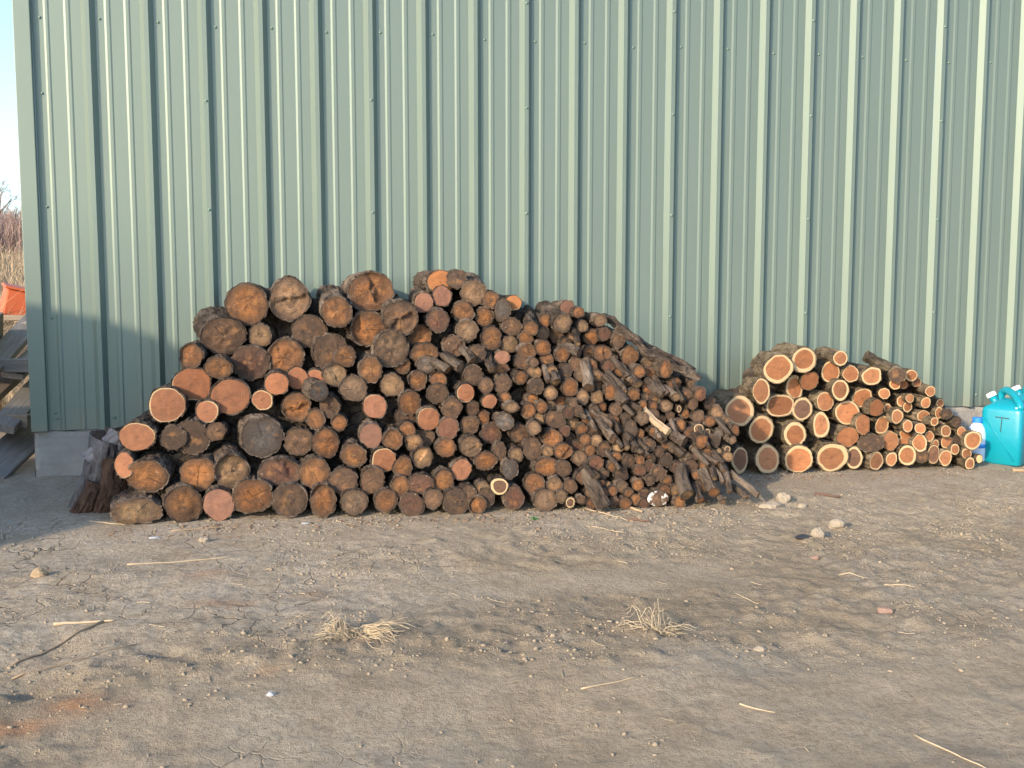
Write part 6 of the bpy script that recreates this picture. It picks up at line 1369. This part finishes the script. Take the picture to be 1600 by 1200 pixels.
side_piece("grey_trunk", (0.10, -0.04, 0.34), (-0.34, -0.02, -1.0), 0.44, 0.105, 0.125, M_STUMP, 301.3)
side_piece("rotten_trunk", (0.14, -0.11, 0.24), (-0.22, -0.05, -1.0), 0.34, 0.085, 0.085, M_ROT, 307.9)
side_piece("rotten_root", (0.04, -0.13, 0.13), (-0.25, -0.12, -0.7), 0.20, 0.055, 0.06, M_ROT, 311.1)
side_piece("bark_slab", (0.16, -0.10, 0.36), (-0.62, -0.25, -0.72), 0.20, 0.075, 0.035, M_STUMP, 317.7)
side_piece("bark_slab", (0.20, -0.02, 0.37), (-0.95, -0.1, -0.25), 0.13, 0.05, 0.03, M_BARK, 321.7)

# ------------------------------------------------------------------ water jugs and bottle
M_JUG = Mat("aqua_plastic")
M_JUG.color((0.003, 0.255, 0.335))
M_JUG.rough(0.32)
M_JUG.b.inputs["Subsurface Weight"].default_value = 0.15
M_JUG.b.inputs["Subsurface Radius"].default_value = (0.01, 0.03, 0.03)
_v = M_JUG.coord()
M_JUG.bump(M_JUG.noise(_v, 25.0, 3), 0.12, 0.006)
M_JUG = M_JUG.m
M_CAP = simple("white_plastic_cap", (0.82, 0.80, 0.76), 0.4, 0.04)
M_MARK = simple("marker_ink", (0.012, 0.03, 0.04), 0.5, 0.1)
M_BOT = simple("pale_blue_plastic", (0.50, 0.66, 0.85), 0.25, 0.08)
M_BLUE = simple("blue_plastic", (0.03, 0.22, 0.70), 0.35, 0.1)


def make_jug(loc, rot, label, mark):
    """square-based water jug: faceted shoulders, loop handle across the top, screw cap"""
    root = tag(empty("water_jug", loc), label, "water jug", "aqua water jugs by the wall")
    root.rotation_euler = (0, 0, rot)
    root.scale = (0.96, 0.96, 0.95)
    w = 0.128
    # rounded square sections up the height, shoulder sloping to a ridge on local +x side
    secs = [(0.0, w * 0.90, w * 0.90, 0, 0), (0.012, w, w, 0, 0), (0.19, w * 1.0, w * 1.0, 0, 0), (0.345, w, w, 0, 0), (0.368, w * 0.965, w * 0.965, 0, 0), (0.395, w * 0.80, w * 0.62, 0.015, 0), (0.415, w * 0.62, w * 0.40, 0.03, 0), (0.425, w * 0.40, w * 0.25, 0.045, 0)]
    n = 48
    V, Fq = [], []
    for (z, hx, hy, ox, oy) in secs:
        for i in range(n):
            a = 2 * math.pi * i / n
            c, s = math.cos(a), math.sin(a)
            pw = 0.24
            x = math.copysign(abs(c) ** pw, c) * hx
            y = math.copysign(abs(s) ** pw, s) * hy
            # cut-in diagonal panel on the two faces that show
            V.append((x + ox, y + oy, z))
    for j in range(len(secs) - 1):
        for i in range(n):
            i2 = (i + 1) % n
            Fq.append((j * n + i, j * n + i2, (j + 1) * n + i2, (j + 1) * n + i))
    Fq.append(tuple(range(n - 1, -1, -1)))
    Fq.append(tuple((len(secs) - 1) * n + i for i in range(n)))
    obj("body", mesh_from("body", V, Fq, M_JUG, True), root)
    hd = MB()
    hp = [(0.085, 0.085, 0.375), (0.085, 0.075, 0.43), (0.078, 0.06, 0.462), (0.05, 0.03, 0.475), (0.0, -0.02, 0.462), (-0.05, -0.065, 0.435), (-0.085, -0.095, 0.40), (-0.095, -0.105, 0.365)]
    fine = []
    for i in range(len(hp) - 1):
        a, b = Vector(hp[i]), Vector(hp[i + 1])
        fine += [a, a.lerp(b, 0.5)]
    fine.append(Vector(hp[-1]))
    hd.tube(fine, [0.024] * len(fine), 12)
    hd.build("handle", M_JUG, root, True)
    rib = MB()
    for sgn in (0, 1):
        if sgn == 0:   # raised crease running down the marked face
            rib.tube([(-w - 0.0005, 0.10, 0.30), (-w - 0.0005, 0.02, 0.19), (-w - 0.0005, -0.09, 0.03)], 0.0035, 6)
        else:
            rib.tube([(-0.10, -w - 0.0005, 0.30), (0.02, -w - 0.0005, 0.16), (0.10, -w - 0.0005, 0.03)], 0.0035, 6)
    rib.build("moulded_crease", M_JUG, root, True)
    cap = MB()
    Mx = Matrix.Translation((0.035, 0.112, 0.425)) @ Matrix.Rotation(math.radians(-32), 4, 'X')
    cap.lathe([(0.024, -0.06), (0.026, 0.0)], 18, Mx)
    nk = cap.build("spout_neck", M_JUG, root, True)
    cap = MB()
    V0 = []
    cap.lathe([(0.031, 0.0), (0.032, 0.004), (0.032, 0.026), (0.028, 0.030)], 28, Mx)
    cap.build("screw_cap", M_CAP, root)
    cap = MB()
    cap.lathe([(0.010, 0.0), (0.010, 0.016)], 12, Matrix.Translation((-0.105, -0.085, 0.365)))
    cap.build("vent_cap", M_CAP, root)
    if mark:
        t = MB()
        R = Matrix.Rotation(math.radians(3), 4, 'X')
        t.box(-w - 0.0022, -w + 0.002, -0.034, 0.052, 0.307, 0.313, R)
        t.box(-w - 0.0024, -w + 0.002, 0.008, 0.013, 0.215, 0.306, R)
        t.build("marker_letter", M_MARK, root)
    return root


make_jug((4.300, -0.50, gh(4.3, -0.5) - 0.004), math.radians(35), "aqua plastic water jug marked with a letter T, beside the bright pile", True)
make_jug((4.62, -0.30, gh(4.62, -0.30) - 0.004), math.radians(28), "aqua plastic water jug standing behind the jug marked T, nearer the wall", False)

bl = tag(empty("plastic_bottle", (4.125, -0.45, gh(4.125, -0.45))), "pale blue plastic bottle with blue cap and label band behind the thin logs", "bottle")
b_ = MB()
b_.lathe([(0.046, 0.0), (0.050, 0.008), (0.050, 0.13), (0.050, 0.155), (0.043, 0.185), (0.030, 0.207), (0.022, 0.213), (0.022, 0.222)], 28)
b_.build("bottle_body", M_BOT, bl, True)
b_ = MB()
b_.lathe([(0.026, 0.218), (0.027, 0.221), (0.027, 0.243), (0.024, 0.246)], 22)
b_.build("cap", M_BLUE, bl)
b_ = MB()
b_.lathe([(0.0512, 0.078), (0.0512, 0.100)], 28)
b_.build("label_band", M_BLUE, bl, True)


bl.scale = (1.12, 1.12, 1.12)


# ------------------------------------------------------------------ straw tufts, twigs, stones, scraps on the dirt
def tuft(cx_, cy_, label, spec, seed, sx_=1.0):
    r = random.Random(seed)
    mb = MB()
    z0 = gh(cx_, cy_)
    for (n, ang0, dang, l0, l1, rise, ox, oy) in spec:
        for k in range(n):
            a = math.radians(r.gauss(ang0, dang))
            L = r.uniform(l0, l1)
            x, y = ox + r.gauss(0, 0.018), oy + r.gauss(0, 0.014)
            pts = []
            h = r.uniform(0.2, 1.0) * rise
            for s in range(6):
                t = s / 5
                px, py = x + math.cos(a) * L * t, y + math.sin(a) * L * t
                zz = gh(cx_ + px, cy_ + py) - z0 + 0.004 + h * L * math.sin(min(1, t * 1.15) * math.pi * 0.80) + r.uniform(0, 0.003)
                pts.append((px + r.uniform(-.003, .003), py + r.uniform(-.003, .003), zz))
                a += r.gauss(0, 0.14)
            w = r.uniform(0.0007, 0.0017)
            mb.tube(pts, [w, w, w, w * 0.9, w * 0.7, w * 0.4], 4)
    o = mb.build("dry_grass_tuft", M_STRAW)
    o.location = (cx_, cy_, z0)
    o.scale = (sx_, 0.95, 1.0)
    return tag(o, label, "grass tuft")


tuft(0.11, -2.73, "wide flattened tuft of pale dry straw with long strands trailing over the dirt",
     [(70, 110, 45, 0.03, 0.09, 0.7, -0.01, 0.0), (80, 260, 45, 0.03, 0.11, 0.35, 0.02, 0.02), (40, -16, 12, 0.10, 0.25, 0.16, 0.07, 0.01), (26, 195, 22, 0.05, 0.13, 0.15, -0.01, -0.03), (34, -30, 12, 0.07, 0.18, 0.12, 0.10, -0.02), (60, 90, 120, 0.02, 0.06, 0.3, 0.02, -0.01)], 3, 0.74)
tuft(1.14, -2.90, "small upright tuft of broken dry grass stalks on the dirt",
     [(8, 100, 45, 0.06, 0.13, 1.2, 0.0, 0.0), (10, 70, 60, 0.04, 0.09, 0.9, 0.02, 0.0), (30, 5, 22, 0.04, 0.13, 0.25, 0.04, 0.02), (8, 170, 20, 0.06, 0.11, 0.4, -0.02, 0.02), (20, 90, 120, 0.02, 0.05, 0.3, 0.03, 0.0)], 11, 0.85)


def twig(pts, r, label, mat=M_TWIG, name="twig", cat="twig", n=7, group=None):
    fine = []
    for i in range(len(pts) - 1):
        for k in range(5):
            t = k / 5
            x = pts[i][0] * (1 - t) + pts[i + 1][0] * t
            y = pts[i][1] * (1 - t) + pts[i + 1][1] * t
            fine.append((x + random.gauss(0, r * 0.4), y + random.gauss(0, r * 0.4), gh(x, y) + r * 0.8))
    x, y = pts[-1]
    fine.append((x, y, gh(x, y) + r * 0.8))
    mx = max(gh(p[0], p[1]) for p in pts)
    mb = MB()
    mb.tube(fine, [r * (1 - 0.5 * i / len(fine)) for i in range(len(fine))], n)
    o = mb.build(name, mat, smooth=True)
    return tag(o, label, cat, group)


twig([(-0.73, -1.71), (-0.52, -1.68), (-0.31, -1.66)], 0.004, "long straight tan stalk lying on the pale crusted dirt", M_STRAW)
twig([(-0.62, -1.17), (-0.40, -1.14), (-0.15, -1.02)], 0.003, "thin curved stem lying along the foot of the dark pile", M_TWIG)
twig([(-0.86, -2.40), (-0.76, -2.41), (-0.66, -2.42)], 0.006, "short pale forked stick on the crusted dirt", M_STRAW)
twig([(-0.70, -2.42), (-0.80, -2.55), (-0.93, -2.71)], 0.005, "dark crooked stick pointing away from the pale forked stick", M_TWIG)
twig([(-0.88, -2.85), (-0.72, -2.77), (-0.55, -2.66)], 0.003, "thin dark straight twig half buried in the rough dirt", M_TWIG)
twig([(1.61, -1.15), (1.66, -1.25)], 0.009, "pale peeled wood splinter in front of the dark pile", M_PALEWOOD, "wood_splinter", "splinter", 5)
twig([(1.54, -1.385), (1.63, -1.455)], 0.008, "dark reddish bark strip on the dirt in front of the dark pile", M_SPLIT, "bark_strip", "bark", 5)
twig([(1.40, -1.12), (1.50, -1.30), (1.56, -1.42)], 0.003, "thin tan stem leading to the reddish bark strip", M_STRAW)
twig([(1.32, -1.42), (1.45, -1.60)], 0.0025, "thin straw on bare dirt beyond the reddish bark strip", M_STRAW)
twig([(2.68, -1.10), (2.80, -1.16)], 0.009, "short dark brown twig piece beyond the two pale stones", M_SPLIT)
twig([(2.10, -2.40), (2.19, -2.47)], 0.0028, "short white straw lying on the clods", M_STRAW)
twig([(2.20, -2.57), (2.31, -2.61)], 0.003, "longer white straw with a bent tip on the clods", M_STRAW)
twig([(1.60, -2.52), (1.63, -2.66)], 0.002, "thin grey straw curved on the clods", M_STRAW)
twig([(0.78, -3.28), (0.98, -3.24)], 0.003, "thin dry stem near the upright grass tuft", M_STRAW)
twig([(1.20, -3.46), (1.28, -3.52)], 0.003, "short white straw on the smooth wheel track", M_STRAW)
twig([(1.60, -3.70), (1.63, -3.86), (1.66, -3.98)], 0.003, "branched tan weed stem on the dark damp dirt", M_STRAW)
twig([(4.17, -0.735), (4.28, -0.76), (4.42, -0.77)], 0.011, "knobbly brown stick lying at the foot of the jug marked T", M_TWIG)
twig([(-1.02, -0.95), (-0.90, -1.02), (-0.80, -1.05)], 0.003, "pale straw at the foot of the broken stump", M_STRAW)
ss = MB()
for k in range(130):
    x, y = random.uniform(-1.6, 4.5), -random.uniform(1.15, 4.0)
    a, L, w = random.uniform(0, 6.28), random.uniform(0.012, 0.06), random.uniform(0.0007, 0.0016)
    pts = []
    for s in range(3):
        px, py = x + math.cos(a) * L * s / 2, y + math.sin(a) * L * s / 2
        pts.append((px, py, gh(px, py) + 0.003))
    ss.tube(pts, w, 4)
tag(ss.build("straw_litter", M_STRAW), "scattered bits of straw and chaff on the dirt", "straw", kind="stuff")
# wood chips and bark crumbs along the foot of the piles
wc = MB()
for k in range(420):
    x = random.uniform(-0.9, 3.9)
    d0 = (1.10 + 0.10 * min(1, max(0, x / 2))) if x < 2.0 else 0.64
    y = -(d0 + abs(random.gauss(0, 0.09)))
    s = random.uniform(0.003, 0.012)
    Mx = Matrix.Translation((x, y, gh(x, y) + s * 0.3)) @ Matrix.Rotation(random.uniform(0, 6.28), 4, 'Z') @ Matrix.Rotation(random.uniform(-0.4, 0.4), 4, 'X')
    wc.box(-s, s, -s * 0.45, s * 0.45, -s * 0.2, s * 0.2, Mx)
tag(wc.build("bark_crumbs", simple("bark_crumb", (0.20, 0.135, 0.085), 0.9, 0.6, 30)), "bark crumbs and wood chips along the foot of the woodpiles", "wood chips", kind="stuff")


def stone(x, y, s, sq, label, mat=M_STONE, seed=0, name="stone", cat="stone"):
    V, Fq = [], []
    nu, nv_ = 14, 9
    for j in range(nv_ + 1):
        t = math.pi * j / nv_
        for i in range(nu):
            a = 2 * math.pi * i / nu
            v = np.array([math.sin(t) * math.cos(a), math.sin(t) * math.sin(a), math.cos(t)])
            k = 1 + 0.28 * float(fbm(np.array([v[0] * 1.4 + seed]), np.array([v[1] * 1.4]), v[2] * 1.4, seed, 3)[0])
            V.append(tuple(v * k * s * np.array(sq)))
    for j in range(nv_):
        for i in range(nu):
            i2 = (i + 1) % nu
            Fq.append((j * nu + i, (j + 1) * nu + i, (j + 1) * nu + i2, j * nu + i2))
    o = obj(name, mesh_from(name, V, Fq, mat))
    o.location = (x, y, gh(x, y) + s * sq[2] * 0.45)
    return tag(o, label, cat)


M_BLACK = simple("dark_plastic_scrap", (0.03, 0.03, 0.035), 0.3, 0.3, 40)
M_PAPER = simple("white_scrap", (0.36, 0.36, 0.37), 0.7, 0.1, 40)
M_RED = simple("reddish_stone", (0.25, 0.16, 0.12), 0.9, 0.2, 20, 0.5)
stone(2.455, -1.19, 0.036, (1, 0.8, 1.0), "upright pale wedge stone at the end of the dark pile", seed=2)
stone(2.35, -1.265, 0.055, (1.15, 0.7, 0.40), "flat pale stone touching the upright wedge stone", seed=3)
stone(2.52, -1.28, 0.022, (1, 0.9, 0.8), "small grey-tan stone beyond the flat pale stone", seed=4)
stone(2.48, -1.71, 0.035, (1.2, 0.9, 0.75), "rounded tan stone alone on the clods", seed=5)
stone(2.30, -1.845, 0.030, (1, 0.9, 1.1), "brown-tan stone with a black scrap beside it", seed=6)
stone(2.215, -1.875, 0.030, (1.3, 0.5, 0.45), "crumpled black scrap against the brown-tan stone", M_BLACK, 7, "plastic_scrap", "scrap")
stone(2.14, -2.13, 0.020, (1.2, 0.8, 0.5), "small reddish stone on the clods", M_RED, 8)
stone(2.02, -2.86, 0.022, (1.2, 0.9, 0.7), "brown clod-like stone near the white straws", M_RED, 9)
stone(1.45, -3.06, 0.018, (1.3, 0.8, 0.5), "flat orange-tan stone beyond the upright grass tuft", seed=10)
stone(-0.11, -3.16, 0.011, (1.1, 0.8, 0.7), "small crumpled white scrap on the smooth dirt", M_PAPER, 11, "paper_scrap", "scrap")
stone(0.0, -1.16, 0.016, (1.4, 0.8, 0.4), "white chip on the dirt at the foot of the dark pile", M_PAPER, 12, "wood_chip", "chip")
stone(-0.68, -1.26, 0.016, (1.6, 0.8, 0.4), "white flake on the dirt below the double-lobed log", M_PAPER, 13, "bark_flake", "flake")
stone(-1.04, -1.83, 0.028, (1.1, 0.8, 0.8), "brown knobbly clump of dirt and roots on the crusted dirt", M_TWIG, 14, "root_clump", "clump")
stone(-0.45, -1.38, 0.020, (1.1, 0.8, 0.8), "small tan clod standing on the pale crust", M_STONE, 15)

# a green weed sprig at the foot of the pile and one leaf in the branches
M_LEAF = simple("green_leaf", (0.06, 0.16, 0.04), 0.6, 0.3, 40)


def sprig(loc, n, s, label):
    mb = MB()
    for k in range(n):
        a, e = random.uniform(0, 6.28), random.uniform(0.2, 1.0)
        d = Vector((math.cos(a) * math.cos(e), math.sin(a) * math.cos(e), math.sin(e)))
        q = d.orthogonal().normalized() * s * 0.35
        tip = d * s
        mb.add([(0, 0, 0), tuple(tip * 0.5 + q), tuple(tip), tuple(tip * 0.5 - q)], [(0, 1, 2, 3)])
    o = mb.build("weed_sprig", M_LEAF)
    o.location = loc
    return tag(o, label, "weed")


sprig((1.10, -1.27, gh(1.10, -1.27)), 9, 0.022, "tiny green weed sprouting from the dirt in front of the dark pile")

# ------------------------------------------------------------------ left of the barn: lumber heap, dry field, thicket
M_BOARD = wood_mat("weathered_board", (0.17, 0.150, 0.130), (0.33, 0.295, 0.26))
M_BOARD2 = wood_mat("brown_board", (0.14, 0.105, 0.075), (0.27, 0.21, 0.15))
BOARDS = [  # centre x y z, length, width, thickness, heading deg, roll deg, pitch deg, material, label
    (-1.63, 0.62, 0.16, 1.3, 0.20, 0.04, -3, 22, 13, 0, "wide pale plank leaning at the bottom of the lumber heap, end on the dirt"),
    (-1.95, 0.55, 0.27, 0.8, 0.14, 0.08, 74, 4, 1, 1, "dark brown beam lying crosswise low in the lumber heap"),
    (-1.67, 1.05, 0.42, 1.6, 0.14, 0.05, 1, 14, 13, 0, "grey board above the leaning plank in the lumber heap"),
    (-1.86, 0.95, 0.46, 1.6, 0.15, 0.05, -2, 12, 13, 1, "brown board beside the crosswise squared timber"),
    (-1.92, 0.72, 0.58, 0.7, 0.09, 0.08, 80, 0, 0, 0, "squared grey timber lying crosswise in the middle of the lumber heap"),
    (-1.70, 1.45, 0.68, 1.6, 0.12, 0.04, 0, 10, 12, 0, "narrow grey board resting on the squared timber"),
    (-1.84, 1.15, 0.70, 1.3, 0.14, 0.05, 2, 12, 14, 0, "pale board near the top of the lumber heap"),
    (-1.93, 0.80, 0.72, 0.9, 0.05, 0.20, 3, 5, 10, 1, "brown plank standing on edge near the top of the lumber heap"),
    (-1.92, 1.75, 0.84, 0.8, 0.12, 0.04, 70, 3, 0, 1, "brown board lying crosswise on top of the lumber heap"),
    (-1.74, 2.05, 0.90, 1.2, 0.13, 0.03, -8, -8, 9, 0, "topmost grey board of the lumber heap"),
]
for (x, y, z, L, w, t, hd_, ro, pi_, mt, label) in BOARDS:
    mb = MB()
    mb.box(-w / 2, w / 2, -L / 2, L / 2, -t / 2, t / 2)
    o = mb.build("board", (M_BOARD, M_BOARD2)[mt], bevel=0.004)
    o.location = (x - 0.02, y, z)
    o.rotation_euler = (math.radians(pi_), math.radians(ro), math.radians(hd_))
    tag(o, label, "board", "boards in the lumber heap")

M_ORANGE = simple("orange_plastic", (0.55, 0.12, 0.045), 0.6, 0.15, 10)
ob = tag(empty("orange_bin", (-2.62, 4.1, gh(-2.62, 4.1))), "orange plastic bin tipped over in the dry grass", "bin")
mb = MB()
Mx = Matrix.Translation((0.1, 0, 0.92)) @ Matrix.Rotation(math.radians(14), 4, 'Y') @ Matrix.Rotation(math.radians(20), 4, 'Z')
mb.box(-0.17, 0.17, -0.15, 0.15, -0.15, 0.10, Mx)
mb.build("bin_body", M_ORANGE, ob, bevel=0.02)
mb = MB()
mb.box(-0.19, 0.19, -0.17, 0.17, 0.101, 0.125, Mx)
mb.build("rim", M_ORANGE, ob, bevel=0.008)
mound = MB()
Vm, Fm = rough_lump([(0, 0, z, r, r * 1.2) for z, r in ((-0.1, 1.3), (0.2, 1.1), (0.45, 0.85), (0.64, 0.55), (0.72, 0.2))], 4.0)
mo = obj("dirt_mound", mesh_from("dirt_mound", Vm, Fm, M_DIRT, True))
mo.location = (-2.8, 4.2, gh(-2.8, 4.2))
tag(mo, "low mound of dirt under the dry grass beyond the lumber heap", "mound")


def blades(name, n, xr, yr, hr, wr, mat, label, cat, lean=0.5, seg=3, base=None):
    V, Fq = [], []
    for k in range(n):
        x, y = random.uniform(*xr), random.uniform(*yr)
        z = gh(x, y) if base is None else base(x, y)
        h, w = random.uniform(*hr), random.uniform(*wr)
        a = random.uniform(0, 6.28)
        lx, ly = random.gauss(0, lean) * h, random.gauss(0, lean) * h
        sx, sy = math.cos(a) * w, math.sin(a) * w
        b = len(V)
        for s in range(seg + 1):
            t = s / seg
            q = 1 - 0.85 * t
            cx_, cy_, cz_ = x + lx * t * t, y + ly * t * t, z + h * t * (1 - 0.25 * t)
            V.append((cx_ - sx * q, cy_ - sy * q, cz_))
            V.append((cx_ + sx * q, cy_ + sy * q, cz_))
        for s in range(seg):
            Fq.append((b + 2 * s, b + 2 * s + 1, b + 2 * s + 3, b + 2 * s + 2))
    o = obj(name, mesh_from(name, V, Fq, mat))
    return tag(o, label, cat, kind="stuff")


M_FIELD = simple("dead_field_grass", (0.36, 0.27, 0.17), 0.9, 0.35, 3)
M_BRUSH = simple("bare_brush", (0.27, 0.185, 0.150), 0.9, 0.35, 1)
blades("dry_grass", 5000, (-4.6, -1.75), (2.3, 6.5), (0.25, 0.75), (0.003, 0.007), M_FIELD, "tall dead grass beyond the lumber heap", "grass", 0.45,
       base=lambda x, y: gh(x, y) + 0.68 * max(0.0, 1 - math.hypot(x + 2.8, (y - 4.2) / 1.2) / 1.2))
blades("field_grass", 9000, (-16, -2.0), (6.5, 34), (0.3, 0.9), (0.006, 0.015), M_FIELD, "dead grass across the rising field", "grass", 0.35)
blades("thicket", 16000, (-26, -4), (34, 58), (0.9, 2.6), (0.012, 0.035), M_BRUSH, "brown leafless thicket along the top of the field", "thicket", 0.3, 4)


def bare_tree(x, y, h, seed, label):
    r = random.Random(seed)
    root = tag(empty("bare_tree", (x, y, gh(x, y))), label, "tree", "bare trees behind the thicket")
    trunk, crown = MB(), MB()
    trunk.tube([(0, 0, -0.2), (0.05, 0, h * 0.2), (0.0, 0.1, h * 0.45)], [h * 0.022, h * 0.018, h * 0.012], 7)

    def grow(p, d, L, rad, lev):
        q = p + d * L
        mid = p.lerp(q, 0.5) + Vector((r.gauss(0, .05), r.gauss(0, .05), r.gauss(0, .05))) * L
        crown.tube([p, mid, q], [rad, rad * 0.8, rad * 0.55], 5 if lev < 2 else 3, False)
        if lev < 5:
            for _ in range(3 if lev < 4 else 4):
                nd = (d + Vector((r.gauss(0, .55), r.gauss(0, .55), r.gauss(0.08, .35)))).normalized()
                grow(p.lerp(q, r.uniform(0.5, 1)), nd, L * r.uniform(0.55, 0.8), max(rad * 0.5, 0.008), lev + 1)
    for _ in range(4):
        grow(Vector((0.0, 0.1, h * r.uniform(0.25, 0.45))), Vector((r.gauss(0, .5), r.gauss(0, .5), 1)).normalized(), h * 0.22, h * 0.010, 1)
    trunk.build("trunk", M_BRUSH, root)
    crown.build("crown", M_BRUSH, root)


for i, (x, y, h, lb) in enumerate(((-19.0, 62, 4.6, "low bare tree behind the thicket, next to the barn corner"), (-23.5, 66, 5.8, "taller bare tree behind the thicket, away from the barn corner"), (-21.4, 75, 5.2, "bare tree farthest behind the thicket"))):
    bare_tree(x, y, h, 20 + i, lb)

# ------------------------------------------------------------------ bale added out of frame only to cast the shade on the barn corner
M_HAY = simple("hay", (0.36, 0.27, 0.14), 0.9, 0.4, 12, 1.0, 80)
BALE_R = 0.86
bx_, by_ = -3.12, -1.68
bale = MB()
bale.lathe([(0.05, -0.6), (BALE_R * 0.6, -0.61), (BALE_R * 0.96, -0.6), (BALE_R, -0.56), (BALE_R, 0.0), (BALE_R, 0.56), (BALE_R * 0.96, 0.6), (BALE_R * 0.6, 0.61), (0.05, 0.6)], 48,
           Matrix.Rotation(math.radians(90), 4, 'X'))
bo = bale.build("added_shade_bale", M_HAY, smooth=True)
bo.location = (bx_, by_, gh(bx_, by_) + BALE_R - 0.01)
bo.rotation_euler = (0, 0, -SUN_AZ)
tag(bo, "added out-of-frame round bale that casts the shadow on the barn corner", "hay bale")
